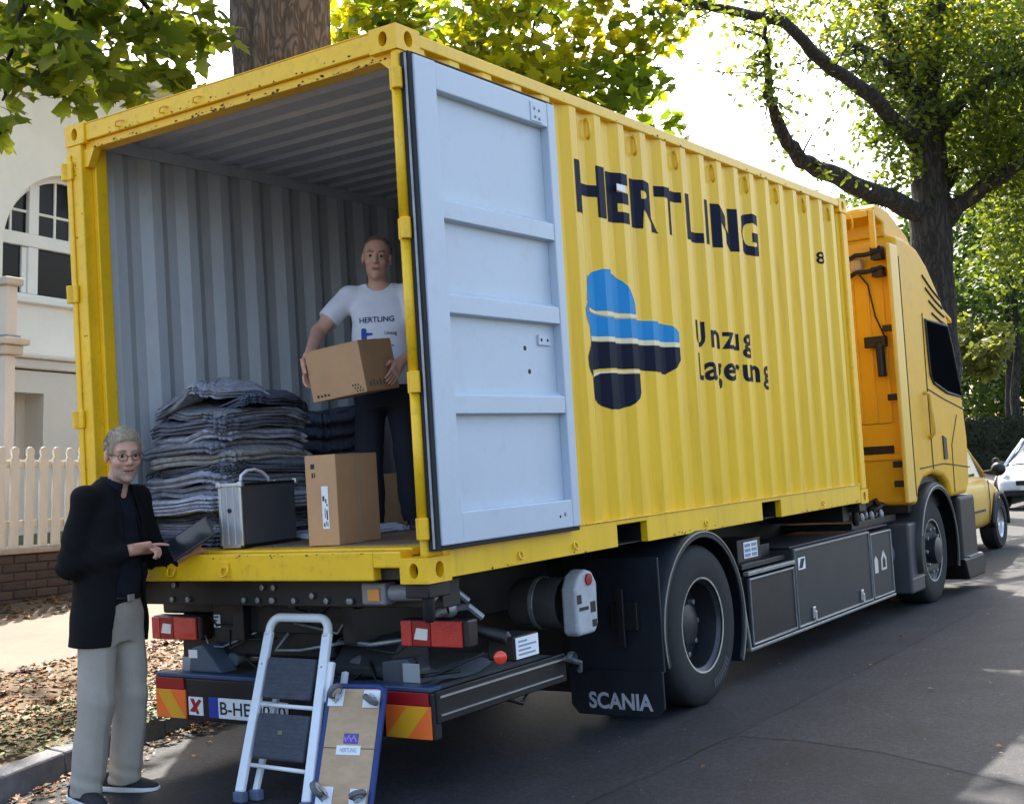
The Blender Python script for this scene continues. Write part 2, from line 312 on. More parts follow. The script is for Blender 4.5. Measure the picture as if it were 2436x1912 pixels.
# rear header and sill with lashing rings
part('rear_header', YEL, lambda b: (b.box(XL + .166, -.166, .006, .09, ZT - .105, ZT - .012), b.box(XL + .13, -.052, .03, .12, ZT - .15, ZT - .106), b.box(XL + .166, -.166, .004, .14, ZT - .0115, ZT - .004)), bevel=.008)
part('rear_sill', YEL, lambda b: (b.box(XL + .166, -.335, .004, .10, Z0 + .012, Z0 + .150), b.box(-.334, -.166, .0045, .10, Z0 + .072, Z0 + .1495), b.box(XL + .17, -.17, .101, .24, Z0 + .12, Z0 + .160)), bevel=.008)
part('sill_pocket', BLK, lambda b: b.box(-.334, -.17, .06, .098, Z0 + .014, Z0 + .071), bevel=0)
for x, z in [(-1.72, .085), (-1.32, .085), (-2.02, .08)]:
    part('lashing_ring', YEL, lambda b: (b.tube(ringpath((x, -.012, Z0 + z - .02), (1, 0, 0), (0, -.35, -.93), .028), .006, 6, closed=True), b.box(x - .03, x + .03, -.008, .003, Z0 + z - .006, Z0 + z + .022)), bevel=0, smooth='auto')
for x in (-1.98, -1.62, -1.36):
    part('header_hook', YEL, lambda b: b.tube([(x, .004, ZT - .085), (x, -.022, ZT - .088), (x + .012, -.026, ZT - .066), (x + .03, -.016, ZT - .06), (x + .034, .004, ZT - .06)], .006, 6), bevel=0, smooth='auto')
part('header_gusset', YEL, lambda b: b.prism([(-.13, ZT - .150), (-.05, ZT - .150), (-.05, ZT - .22)], lambda x, z: (x, .02, z), lambda x, z: (x, .09, z)), bevel=0)
part('header_gusset', YEL, lambda b: b.prism([(XL + .22, ZT - .151), (XL + .125, ZT - .151), (XL + .125, ZT - .25), (XL + .16, ZT - .25)], lambda x, z: (x, .02, z), lambda x, z: (x, .068, z)), bevel=0)
# side rails
part('top_rail', YELS, lambda b: b.box(-.06, -.002, .172, LEN - .174, ZT - .078, ZT - .014), bevel=.006)
part('top_rail', YELS, lambda b: b.box(XL + .002, XL + .06, .172, LEN - .174, ZT - .078, ZT - .014), bevel=.006)
for xa, xb in ((XL + .061, XL + .068), (-.068, -.061)): part('rail_lining', INT, lambda b: b.box(xa, xb, .16, LEN - .12, ZT - .11, ZT - .03), bevel=0)
part('header_lining', INT, lambda b: b.box(XL + .07, -.07, .121, .135, ZT - .14, ZT - .03), bevel=0)
PK = [(1.75, 2.11), (3.82, 4.16)]
segs = [(.172, PK[0][0]), (PK[0][1], PK[1][0]), (PK[1][1], LEN - .174)]
def brail(b, x0, x1):
    for a, c in segs: b.box(x0, x1, a, c, Z0 + .012, Z0 + .16)
    for a, c in PK: b.box(x0, x1, a - .0005, c + .0005, Z0 + .135, Z0 + .159)
part('bottom_rail', YELS, lambda b: (brail(b, -.05, -.003), b.box(-.07, .006, .18, LEN - .18, Z0 + .161, Z0 + .168)), bevel=.004)
part('bottom_rail', YELS, lambda b: brail(b, XL + .003, XL + .05), bevel=.004)
for a, c in PK:
    part('fork_pocket', BLK, lambda b: (b.box(-2.38, -.051, a - .006, a - .001, Z0 + .02, Z0 + .134), b.box(-2.38, -.051, c + .001, c + .006, Z0 + .02, Z0 + .134), b.box(-2.38, -.051, a, c, Z0 + .128, Z0 + .134), b.box(-2.38, -.051, a, c, Z0 + .014, Z0 + .02)), bevel=0)
for yy in (.75, 1.28, 2.9, 5.0): part('lashing_ring', YELS, lambda b: b.tube(ringpath((.004, yy, Z0 + .06), (0, 1, 0), (.3, 0, -.95), .02), .005, 6, closed=True), bevel=0, smooth='auto')
# corrugated walls
PITCH = .278; SEQ = [(0, 0), (.072, 0), (.140, 1), (.210, 1), (.278, 0)]
def corr(t, deep=.036):
    t = t % PITCH
    for (a, u), (c, v) in zip(SEQ, SEQ[1:]):
        if t <= c: return deep * (u + (v - u) * (t - a) / (c - a))
    return 0
YW0 = .121
def wallx(y): return -.010 - corr(y - YW0 - .02)
def breaks(y0, y1):
    r = [y0]; k = -1
    while True:
        for a in (0, .072, .140, .210):
            v = YW0 + .02 + k * PITCH + a
            if v > y1: r.append(y1); return r
            if v > y0 + 1e-4: r.append(v)
        k += 1
def side_wall(xf, out_m, in_m, t=.003):
    ys = breaks(YW0, LEN - .121); zs = [Z0 + .16, ZT - .05]; b = MB(); n = len(ys)
    for s, mi in ((0, 0), (t, 1)):
        vs = [(xf(y, s), y, z) for z in zs for y in ys]; b.add(vs, [(i, i + 1, n + i + 1, n + i) for i in range(n - 1)], mi)
    return b.build('side_wall', [out_m, in_m], CT)
side_wall(lambda y, s: wallx(y) - s, YELS, INT)
side_wall(lambda y, s: XL - wallx(y) + s, YELS, INT)
b = MB(); n = 36; xs = [XL + .06 + i * (-XL - .12) / n for i in range(n + 1)]
for s, mi in ((0, 0), (-.003, 1)):
    vs = [(x, LEN - .03 + s - (.036 if (i // 2) % 2 else 0), z) for z in (Z0 + .15, ZT - .06) for i, x in enumerate(xs)]
    b.add(vs, [(i, i + 1, n + 2 + i, n + 1 + i) for i in range(n)], mi)
b.build('front_wall', [YEL, INT], CT)
for za, zb in ((Z0 + .01, Z0 + .15), (ZT - .1, ZT - .01)): part('front_rail', YEL, lambda b: b.box(XL + .166, -.166, LEN - .1, LEN - .006, za, zb))
b = MB(); ys = []; y = .142
while y < LEN - .11:
    ys += [(y, 0), (y + .09, 0), (y + .11, 1), (y + .19, 1)]; y += .21
n = len(ys)
for s, mi in ((0, 0), (-.003, 1)):
    vs = [(x, y, ZT - .02 + s - .022 * u) for x in (XL + .055, -.055) for y, u in ys]; b.add(vs, [(i, i + 1, n + i + 1, n + i) for i in range(n - 1)], mi)
b.build('roof', [YELS, INT], CT)
# plywood floor boards
y = .241; k = 0
FZ = Z0 + .165
while y < 5.9:
    L = min(1.15, 5.93 - y)
    for i in range(2): part('floor_board', PLY, lambda b: b.box(XL + .055 + i * 1.166, XL + .055 + i * 1.166 + 1.16, y + .002, y + L - .002, Z0 + .135, FZ), bevel=.003)
    y += L
# door panels, swung round against the sides
def door(sgn, label=None):
    f = (lambda x: x) if sgn > 0 else (lambda x: XL - x)
    def bx(b, x0, x1, *r): b.box(min(f(x0), f(x1)), max(f(x0), f(x1)), *r)
    zb, zt, ya, yb = 1.237, 3.512, .038, 1.262
    if sgn < 0: zb, zt, ya, yb = 1.237, 3.512, .06, 1.29
    inn = .060 if sgn > 0 else .030; pan = .007 if sgn > 0 else .018; o0 = .003 if sgn > 0 else .008
    D = MB(); bx(D, o0, pan, ya + .01, yb - .01, zb + .01, zt - .01)
    d = D.build('door', [DOORB if sgn > 0 else YEL], CT)
    def sub(name, mat, fn, bevel=.006): b = MB(); fn(b); return b.build(name, mat, d, bevel=bevel)
    sub('door_stile', DOORB, lambda b: bx(b, o0 + .002, inn, ya, ya + .165, zb, zt)); sub('door_stile', DOORB, lambda b: bx(b, o0 + .002, inn - .002, yb - .075, yb, zb, zt))
    sub('door_rail', DOORB, lambda b: bx(b, o0 + .002, inn - .004, ya + .165, yb - .075, zt - .135, zt - .002)); sub('door_rail', DOORB, lambda b: bx(b, o0 + .002, inn - .004, ya + .165, yb - .075, zb, zb + .145))
    for z0_, z1_ in ((2.76, 2.882), (2.312, 2.432), (1.836, 1.958)):
        def rib(b):
            prof = [(pan - .004, z0_), (inn - .006, z0_ + .004), (inn - .006, z1_ - .03), (pan - .004, z1_)]
            b.prism(prof, lambda x, z: (f(x), ya + .166, z), lambda x, z: (f(x), yb - .076, z))
        sub('door_rib', DOORB, rib, .004)
    gk = lambda b: (bx(b, .001, inn - .008, ya - .03, ya - .001, zb - .02, zt + .01), bx(b, o0, inn - .012, ya, yb, zb - .022, zb - .001), bx(b, o0, inn - .012, ya, yb, zt + .001, zt + .014))
    sub('door_gasket', RUB, gk, .004)
    if sgn > 0:
        sub('gasket_lip', M('worn_rubber_edge', (.35, .36, .38), .6, var=.4, scale=9), lambda b: b.tube([(.036, ya - .033, zb - .01), (.036, ya - .033, zt)], .006, 6), 0)
        sub('rivet_plate', DOORB, lambda b: b.box(inn - .004, inn + .001, 1.02, 1.13, 3.385, 3.49), .003)
        for yy, zz in ((1.055, 3.455), (1.10, 3.45), (1.06, 3.41), (1.098, 3.405)): sub('rivet', GALV, lambda b: b.lathe([(.009, 0), (.008, .004), (.001, .006)], (inn + .001, yy, zz), (1, 0, 0), 10), 0)
        for yy, zz in ((.90, 2.18), (.93, 2.06)): sub('bolt_hole', BLK, lambda b: b.lathe([(.014, 0), (.011, .003), (.001, .0035)], (pan, yy, zz), (1, 0, 0), 10), 0)
        sub('latch_plate', DOORB, lambda b: (b.box(pan, pan + .012, 1.02, 1.13, 2.20, 2.255)), .003)
        for yy in (1.045, 1.105): sub('bolt_hole', BLK, lambda b: b.lathe([(.009, 0), (.007, .003), (.001, .0035)], (pan + .012, yy, 2.228), (1, 0, 0), 8), 0)
        sub('bolt_hole', BLK, lambda b: b.lathe([(.008, 0), (.006, .003), (.001, .0035)], (inn - .004, 1.06, 1.30), (1, 0, 0), 8), 0)
        sub('rivet', GALV, lambda b: b.lathe([(.012, 0), (.01, .004), (.001, .005)], (inn - .004, 1.11, 1.31), (1, 0, 0), 8), 0)
    return d
door(1); door(-1)
for z in (3.40, 2.70, 1.99, 1.32):
    part('hinge', YEL, lambda b: (b.tube([(-.006, -.012, z - .05), (-.006, -.012, z + .05)], .026, 12), b.box(-.052, -.004, -.012, .004, z - .05, z + .05), b.box(-.004, .012, -.008, .035, z - .035, z + .035)), bevel=.004, smooth='auto')
    part('hinge', YEL, lambda b: (b.tube([(XL - .004, -.014, z - .05), (XL - .004, -.014, z + .05)], .022, 12), b.box(XL, XL + .06, -.02, -.004, z - .05, z + .05)), bevel=.004, smooth='auto')
for za, zb in ((3.35, 2.75), (2.65, 2.04), (1.94, 1.37)): part('hinge_rod', YEL, lambda b: b.tube([(-.024, .008, za), (-.024, .008, zb)], .026, 14), bevel=0, smooth=True)
# lettering and emblem, laid on the corrugation
def on_wall(name, V, F, mat, off=.0022):
    bm = bmesh.new(); vv = [bm.verts.new((0, y, z)) for y, z in V]
    for f in F:
        try: bm.faces.new([vv[i] for i in f])
        except ValueError: pass
    ys = [v[0] for v in V]
    for yb_ in breaks(min(ys) - .3, max(ys) + .01):
        bmesh.ops.bisect_plane(bm, geom=bm.verts[:] + bm.edges[:] + bm.faces[:], plane_co=(0, yb_, 0), plane_no=(0, 1, 0))
    for v in bm.verts: v.co.x = wallx(v.co.y) + off
    bmesh.ops.recalc_face_normals(bm, faces=bm.faces)
    me = bpy.data.meshes.new(name); bm.to_mesh(me); bm.free(); me.materials.append(mat)
    o = bpy.data.objects.new(name, me); COL.objects.link(o); return adopt(o, CT)
def wall_text(body, y0, y1, z0, z1, bold, mat=NAVY):
    V, F = text2d(body, bold, 0, 1.14); on_wall('lettering', [(y0 + (y1 - y0) * x, z0 + (z1 - z0) * z) for x, z in V], F, mat)
wall_text('HERTLING', 1.55, 4.18, 2.975, 3.285, .042)
wall_text('Umzug', 2.97, 3.86, 2.225, 2.45, .022); wall_text('Lagerung', 2.98, 4.16, 2.005, 2.235, .022)
wall_text('8', 5.36, 5.45, 3.05, 3.15, .02)
def smoothpoly(P, k=6):
    out = []; n = len(P)
    for i in range(n):
        p0, p1, p2, p3 = P[i - 1], P[i], P[(i + 1) % n], P[(i + 2) % n]
        if p1 == p2: continue
        for j in range(k):
            t = j / k; out.append(tuple(.5 * (2 * b_ + (c - a) * t + (2 * a - 5 * b_ + 4 * c - d) * t * t + (3 * b_ - a - 3 * c + d) * t ** 3) for a, b_, c, d in zip(p0, p1, p2, p3)))
    return out
def emblem(P, mat, off=.0022): on_wall('emblem', P, [tuple(range(len(P)))], mat, off)
emblem([(1.592, 2.48), (1.605, 2.55), (1.65, 2.61), (1.72, 2.655), (1.80, 2.678), (1.88, 2.682), (1.97, 2.665), (2.05, 2.63), (2.11, 2.58), (2.15, 2.52), (2.17, 2.435), (1.98, 2.44), (1.86, 2.435), (1.74, 2.435), (1.66, 2.455)], LBLUE)
emblem([(1.595, 2.47), (1.575, 2.43), (1.58, 2.38), (1.61, 2.33), (1.66, 2.285), (2.10, 2.290), (2.50, 2.290), (2.748, 2.290), (2.742, 2.32), (2.72, 2.35), (2.685, 2.375), (2.63, 2.393), (2.55, 2.404), (2.42, 2.408), (2.24, 2.408), (2.10, 2.405), (1.94, 2.402), (1.80, 2.40), (1.68, 2.42)], LBLUE)
emblem([(1.66, 2.255), (1.60, 2.22), (1.565, 2.16), (1.57, 2.10), (1.60, 2.055), (1.66, 2.09), (1.74, 2.10), (1.88, 2.105), (2.20, 2.107), (2.56, 2.085), (2.66, 2.13), (2.73, 2.19), (2.75, 2.26), (2.40, 2.256), (2.0, 2.255)], NAVY)
emblem([(1.625, 2.03), (1.66, 2.055), (1.74, 2.073), (1.88, 2.075), (2.175, 2.078), (2.18, 2.00), (2.14, 1.93), (2.05, 1.885), (1.92, 1.865), (1.80, 1.865), (1.70, 1.90), (1.64, 1.955)], NAVY)
emblem([(1.606, 2.478), (1.66, 2.448), (1.74, 2.43), (1.98, 2.433), (2.16, 2.433), (2.165, 2.412), (1.94, 2.408), (1.80, 2.406), (1.68, 2.424)], CREAMP, .0036)
emblem([(1.645, 2.284), (2.10, 2.288), (2.745, 2.288), (2.75, 2.258), (2.0, 2.258), (1.655, 2.258)], CREAMP, .0036)
emblem([(1.61, 2.04), (1.655, 2.07), (1.74, 2.086), (2.19, 2.10), (2.18, 2.082), (1.88, 2.078), (1.74, 2.072), (1.66, 2.05)], CREAMP, .0036)
for i in range(9):
    yy = 1.75 + i * .56
    part('side_lug', YELS, lambda b: (b.tube([(-.03, yy, ZT - .11), (-.012, yy, ZT - .14), (-.012, yy, ZT - .21), (-.03, yy + .012, ZT - .225)], .009, 6)), bevel=0, smooth=True)
b = MB(); b.box(-.012, -.0085, 2.03, 2.13, 3.17, 3.21); b.build('data_plate', LABW, CT)
# chipped paint along edges of the rear frame
RUST = M('rusty_chip', (.075, .035, .018), .9, var=.4, scale=60); cg = random.Random(44); cb = MB()
def chip(o, u, v, r):
    o, u, v = Vector(o), Vector(u), Vector(v); k = cg.randint(5, 8); st = cg.uniform(.5, 1.0); cb.add([o + u * (math.cos(2 * math.pi * i / k) * r * cg.uniform(.6, 1.5)) + v * (math.sin(2 * math.pi * i / k) * r * st * cg.uniform(.5, 1.1)) for i in range(k)], [tuple(range(k))])
for i in range(90): chip((cg.uniform(XL + .2, -.1), .0285, ZT - .15 + abs(cg.gauss(0, .010)) + .003), (1, 0, 0), (0, 0, 1), cg.choice((.003, .004, .006, .010)))
for i in range(34): chip((cg.uniform(XL + .2, -.2), .0045, ZT - .105 + abs(cg.gauss(0, .012)) + .004), (1, 0, 0), (0, 0, 1), cg.choice((.002, .004, .007)))
for i in range(50): chip((cg.uniform(XL + .2, -.35), .0025, Z0 + .146 - abs(cg.gauss(0, .012))), (1, 0, 0), (0, 0, 1), cg.choice((.002, .004, .006)))
for i in range(26): chip((cg.uniform(XL + .01, XL + .12), -.0015, cg.uniform(zc0 + .05, zc1 - .05)), (1, 0, 0), (0, 0, 1), cg.choice((.002, .003, .006)))
for i in range(40): chip((.0075, cg.uniform(1.3, LEN - .2), Z0 + .1645 + cg.uniform(-.002, .002)), (0, 1, 0), (0, 0, 1), cg.choice((.003, .005)))
for i in range(60): chip((-.0015, cg.uniform(.2, LEN - .2), Z0 + .016 + abs(cg.gauss(0, .012))), (0, 1, 0), (0, 0, 1), cg.choice((.003, .005, .008)))
for i in range(30): chip((.0006, cg.uniform(1.3, LEN - .2), ZT - .076 + abs(cg.gauss(0, .01))), (0, 1, 0), (0, 0, 1), cg.choice((.003, .005, .009)))
cb.build('paint_chips', RUST, CT, kind='stuff')
# ------------------------------------------------------------------ truck under the container
TR = thing('container_truck', 'yellow cab truck with black chassis carrying the shipping container', 'truck', (-1.219, 4.5, 0))
def tp(name, mat, fn, parent=TR, bevel=.006, **k): return part(name, mat, fn, parent, bevel, **k)
CX = -1.219
for s in (-1, 1): tp('chassis_rail', BLK, lambda b: b.box(CX + s * .40 - .04, CX + s * .40 + .04, .35, 9.0, .72, 1.0))
for y in (.4, 1.3, 2.2, 3.4, 4.6, 5.8, 7.0): tp('cross_member', BLK, lambda b: b.box(CX - .355, CX + .355, y, y + .08, .76, .96))
tp('rear_cross_beam', BLK, lambda b: b.box(CX - 1.12, CX + 1.12, .22, .36, .93, 1.065))
tp('rear_cross_beam', BLK, lambda b: b.box(CX - 1.1, CX + 1.1, 5.75, 5.9, .93, 1.065))
for s in (-1, 1):
    for y in (.02, 5.9):
        tp('twist_lock', BLK, lambda b: (b.box(CX + s * 1.12 - .07, CX + s * 1.12 + .07, y + .01, y + .17, 1.0, 1.068), b.lathe([(.03, 0), (.03, -.1), (.02, -.12)], (CX + s * 1.12, y + .09, 1.0), (0, 0, 1), 12)), smooth='auto')
# wheels
def wheel(x, y, r, dish, inward, name='wheel', w=.30):
    sx = 1 if x > CX else -1
    wl = tp(name, TYRE, lambda b: b.lathe([(.292, -w * .5), (.33, -w * .52), (r - .08, -w * .53), (r - .02, -w * .47), (r, -w * .38), (r, w * .38), (r - .02, w * .47), (r - .08, w * .53), (.33, w * .52), (.292, w * .5)], (x - sx * w * .5, y, .497), (sx, 0, 0), 48, close=True), bevel=0, smooth='auto')
    RIM = M('dark_wheel_rim', (.045, .048, .055), .4, metal=.6, var=.3, scale=9, dirt=.4, dirtcol=(.06, .05, .045))
    rim = tp('rim', RIM, lambda b: (b.lathe([(.292, w * .5), (.30, w * .47), (.285, w * .43), (.268, w * .38), (.262, w * .5 - dish), (.13, w * .5 - dish - .01), (.128, w * .5 - dish + .07), (.06, w * .5 - dish + .09), (.0005, w * .5 - dish + .09)], (x - sx * w * .5, y, .497), (sx, 0, 0), 40)), wl, 0, smooth='auto')
    tp('rim_edge', M('worn_rim_edge', (.42, .38, .30), .5, var=.3, scale=20), lambda b: b.lathe([(.288, w * .5), (.302, w * .505), (.305, w * .49), (.29, w * .485)], (x - sx * w * .5, y, .497), (sx, 0, 0), 48, close=True), wl, 0, smooth=True)
    for k in range(10):
        a = 2 * math.pi * k / 10; c = (x - sx * dish, y + .21 * math.cos(a), .497 + .21 * math.sin(a))
        tp('wheel_nut', GALV, lambda b: b.lathe([(.018, -.01), (.018, .03), (.001, .034)], c, (sx, 0, 0), 8), wl, 0)
    for k in range(30):   # tread blocks
        pass
    return wl
wheel(-.01, 2.775, .503, .17, 0); wheel(-.355, 2.775, .503, .17, 0)
wheel(2 * CX + .01, 2.775, .503, .17, 0); wheel(2 * CX + .355, 2.775, .503, .17, 0)
wheel(-.03, 7.93, .505, .02, 0, w=.33); wheel(2 * CX + .03, 7.93, .505, .02, 0, w=.33)
tp('axle', BLK, lambda b: (b.tube([(CX - 1.0, 2.775, .497), (CX + 1.0, 2.775, .497)], .09, 12), b.lathe([(.22, -.15), (.25, 0), (.22, .15)], (CX, 2.775, .5), (0, 1, 0), 16)), smooth='auto')
tp('axle', BLK, lambda b: b.box(CX - .95, CX + .95, 7.87, 7.99, .40, .52))
# raised sidewall lettering band and valve
tp('sidewall_band', M('tyre_lettering', (.07, .07, .075), .8, var=.4, scale=60), lambda b: [b.add([(.0005 + .0, 2.775 + r_ * math.cos(a), .497 + r_ * math.sin(a)) for r_, a in ((.36, a0), (.42, a0), (.42, a1), (.36, a1))], [(0, 1, 2, 3)]) for k in range(9) for a0, a1 in [(-1.35 + k * .075, -1.35 + k * .075 + .05)]], bevel=0, kind='stuff')
# fenders and mud flaps
def fender(x0, x1, yc, zc, r, a0, a1, mat, name='fender', t=.02, n=24, lip=.03):
    b = MB(); V = []
    for k in range(n + 1):
        a = a0 + (a1 - a0) * k / n; c, s = math.cos(a), math.sin(a)
        for x, rr_ in ((x0, r), (x1 - .03, r), (x1, r - .018), (x1, r - .018 - lip), (x1 - .014, r - .02 - lip), (x1 - .014, r - t - .01), (x1 - .03, r - t), (x0, r - t)): V.append((x, yc + rr_ * c, zc + rr_ * s))
    m = 8; F = [(k * m + i, k * m + (i + 1) % m, (k + 1) * m + (i + 1) % m, (k + 1) * m + i) for k in range(n) for i in range(m)]
    F += [tuple(range(m)), tuple(n * m + i for i in range(m))]
    b.add(V, F); return b.build(name, mat, TR, smooth='auto')
for x0, x1 in ((-.66, .02), (2 * CX - .02, 2 * CX + .66)):
    fr = fender(x0, x1, 2.775, .50, .60, -.55, math.pi + .32, DBLUE)
tp('fender_trim', M('pale_trim', (.30, .27, .22), .5), lambda b: b.tube([(.021, 2.775 + .583 * math.cos(a), .5 + .583 * math.sin(a)) for a in np.linspace(-.55, math.pi + .32, 40)], .005, 6), bevel=0, smooth=True)
for xa, xb, sx in ((-.63, .015, 1), (2 * CX - .015, 2 * CX + .63, -1)):
    fl = tp('mud_flap', DBLUE, lambda b: (b.box(xa, xb, 2.165, 2.185, .30, .98), b.prism([(xa, .31), (xb, .31), (xb, .09), (xb - .05, .035), (xa + .05, .035), (xa, .09)], lambda x, z: (x, 2.14, z), lambda x, z: (x, 2.158, z))), bevel=.004)
    if sx > 0:
        text_on('lettering', 'SCANIA', (-.50, 2.1375, .075), (.44, 0, 0), (0, 0, .10), M('pale_grey_print', (.45, .46, .5), .6, var=.2, scale=30), fl, bold=.03)
        tp('flap_bracket', BLK, lambda b: (b.box(-.30, -.12, 2.12, 2.165, .55, .72), b.box(-.25, -.2, 2.1, 2.12, .45, .8)), fl)
# side lockers and trim
SX = -.05
def panel(name, y0, y1, z0, z1, mat, trim=True):
    p = tp(name, mat, lambda b: b.box(-.50, SX, y0, y1, z0, z1), bevel=.012)
    if trim:
        path = [(SX + .003, y0 + .012, z0 + .012), (SX + .003, y1 - .012, z0 + .012), (SX + .003, y1 - .012, z1 - .012), (SX + .003, y0 + .012, z1 - .012)]
        tp('locker_trim', M('dull_aluminium_trim', (.30, .30, .29), .4, metal=.5, var=.3, scale=20), lambda b: b.tube(path, .009, 6, closed=True), p, 0)
    return p
LK = panel('side_locker', 4.44, 6.14, .235, .825, GREYP); L2 = panel('side_locker', 6.155, 6.72, .235, .80, GREYP)
L3 = panel('side_panel', 3.60, 4.42, .235, .70, BLK)
tp('side_rail', M('dull_aluminium_trim', (.3, .3, .29), .4), lambda b: b.box(-.08, -.035, 3.58, 4.43, .715, .745)); tp('side_rail', MATS['dull_aluminium_trim'], lambda b: b.box(-.08, -.04, 3.55, 6.74, .205, .228))
tp('side_rail', MATS['dull_aluminium_trim'], lambda b: b.prism([(3.45, .72), (3.475, .72), (3.585, .2), (3.56, .2)], lambda y, z: (-.07, y, z), lambda y, z: (-.045, y, z)))
tp('locker_lid', GREYP, lambda b: b.box(-.62, -.07, 4.42, 6.72, .828, .842)); tp('equipment_tray', BLK, lambda b: (b.box(-.6, -.10, 3.62, 4.40, .75, .79), b.box(-.55, -.16, 3.7, 4.1, .79, .95), b.box(-.5, -.2, 4.15, 4.36, .79, .88)))
tp('warning_sticker', LABW, lambda b: b.box(-.159, -.157, 3.80, 4.04, .815, .93), bevel=0)
for i in range(2):
    for j in range(3): tp('sticker_print', M('blue_grey_print', (.25, .3, .4), .6), lambda b: b.box(-.1565, -.1555, 3.815 + i * .115, 3.91 + i * .115, .825 + j * .034, .848 + j * .034), bevel=0)
for yy in (4.75, 5.85): tp('locker_latch', ALU, lambda b: (b.box(SX, SX + .018, yy - .025, yy + .025, .27, .36), b.box(SX + .018, SX + .03, yy - .015, yy + .015, .25, .33)), LK)
tp('locker_sticker', LABW, lambda b: b.box(SX, SX + .002, 4.52, 4.66, .66, .75), LK, 0); tp('sticker_print', INK, lambda b: b.prism([(4.53, .67), (4.6, .67), (4.65, .74), (4.57, .74)], lambda y, z: (SX + .0025, y, z), lambda y, z: (SX + .003, y, z)), LK, 0)
HZ = M('hazard_pictogram', (.6, .58, .5), .5)
tp('hazard_sign', HZ, lambda b: b.prism([(6.42, .46), (6.56, .46), (6.56, .56), (6.49, .63), (6.42, .56)], lambda y, z: (SX, y, z), lambda y, z: (SX + .002, y, z)), L2, 0); tp('hazard_sign', HZ, lambda b: b.prism([(6.24, .45), (6.33, .45), (6.33, .56), (6.28, .6), (6.24, .56)], lambda y, z: (SX, y, z), lambda y, z: (SX + .002, y, z)), L2, 0)
tp('sign_centre', INK, lambda b: b.prism([(6.45, .48), (6.53, .48), (6.53, .54), (6.49, .58), (6.45, .54)], lambda y, z: (SX + .002, y, z), lambda y, z: (SX + .003, y, z)), L2, 0)
tp('air_tank', M('blue_grey_tank', (.10, .12, .16), .35, var=.2), lambda b: b.lathe([(.01, -.02), (.12, 0), (.14, .04), (.14, .28), (.12, .32), (.01, .34)], (-.25, 6.72, .55), (0, 1, 0), 20), smooth='auto')
gp = tp('step_panel', M('grey_step_panel', (.055, .055, .06), .45, var=.1), lambda b: b.box(-.35, .0, 7.10, 7.50, .17, .815), bevel=.02)
tp('panel_line', M('dull_aluminium_trim', (.3, .3, .29)), lambda b: b.box(0, .003, 7.11, 7.49, .30, .312), gp, 0)
tp('deck', BLK, lambda b: b.box(-2.3, -.14, 6.0, 7.2, .84, .90)); 
rr = random.Random(5)
for k in range(9): # hoses and valves between cab and container
    y0 = rr.uniform(6.2, 7.1); z0_ = .92
    tp('air_hose', BLK, lambda b: b.tube([(-.2 - .2 * rr.random(), y0, z0_), (-.15 - .2 * rr.random(), y0 + .1, z0_ + .08), (-.25, y0 + .25, z0_ + .05 + .08 * rr.random()), (-.4, y0 + .35, z0_)], .018, 6), bevel=0, smooth=True)
for k in range(6): tp('valve', GALV, lambda b: b.lathe([(.02, 0), (.025, .03), (.015, .06), (.001, .07)], (-.15 - .1 * (k % 2), 6.3 + k * .13, .9), (0, 0, 1), 8), bevel=0, smooth='auto')
# white canister lying across, behind the rear bumper
TK = tp('air_reservoir', M('dusty_grey_tank', (.06, .06, .06), .6, var=.3, scale=8), lambda b: b.lathe([(.02, 0), (.11, .02), (.14, .06), (.142, .36)], (-.54, 1.46, .80), (1, 0, 0), 28), bevel=0, smooth='auto')
CN = tp('fluid_canister', M('dusty_white_plastic', (.42, .43, .45), .5, var=.15, scale=12, dirt=.4, dirtcol=(.2, .19, .18)), lambda b: b.prism([(1.375, .64), (1.40, .625), (1.56, .625), (1.60, .66), (1.61, .90), (1.565, .965), (1.49, .985), (1.42, .955), (1.375, .88)], lambda y, z: (-.175, y, z), lambda y, z: (-.075, y, z)), bevel=.02, seg=3)
tp('canister_cap', DRED, lambda b: b.lathe([(.034, 0), (.033, .01), (.001, .012)], (-.075, 1.51, .925), (1, 0, 0), 14), CN, 0)
for y0, y1, z0, z1 in ((1.385, 1.43, .80, .85), (1.52, 1.575, .74, .80), (1.40, 1.50, .76, .78), (1.53, 1.58, .66, .70)): tp('canister_print', INK, lambda b: b.box(-.0752, -.0738, y0, y1, z0, z1), CN, 0)
tp('reservoir_strap', GALV, lambda b: b.lathe([(.146, 0), (.148, .003), (.148, .03), (.146, .033)], (-.36, 1.46, .80), (1, 0, 0), 28), TK, 0)
# tail lift folded under the rear
TL = tp('tail_lift_platform', M('worn_grey_deck', (.17, .165, .155), .55, var=.35, scale=6, dirt=.5, dirtcol=(.05, .045, .04), bump=.2), lambda b: (b.box(-2.20, -.25, .33, 1.42, .44, .515)), bevel=.008)
tp('platform_edge', BLK, lambda b: b.box(-.249, -.215, .28, 1.45, .37, .525), TL); tp('platform_edge', ALU, lambda b: (b.box(-.214, -.208, .30, 1.44, .49, .5)), TL, 0); tp('platform_edge', ALU, lambda b: b.box(-.214, -.206, .30, 1.40, .405, .412), TL, 0)
tp('platform_edge', BLK, lambda b: b.box(-2.235, -2.201, .28, 1.45, .37, .525), TL)
tp('edge_roller', GALV, lambda b: (b.tube([(-.24, 1.44, .50), (-.13, 1.47, .47), (-.16, 1.50, .42)], .016, 6), b.lathe([(.03, 0), (.035, .02), (.03, .04)], (-.2, 1.46, .5), (1, 0, 0), 10)), TL, 0, smooth='auto')
tp('platform_hook', BLK, lambda b: b.tube([(-.3, .9, .43), (-.28, .95, .36), (-.25, 1.05, .32), (-.26, 1.12, .36), (-.3, 1.15, .43)], .012, 6), TL, 0, smooth=True)
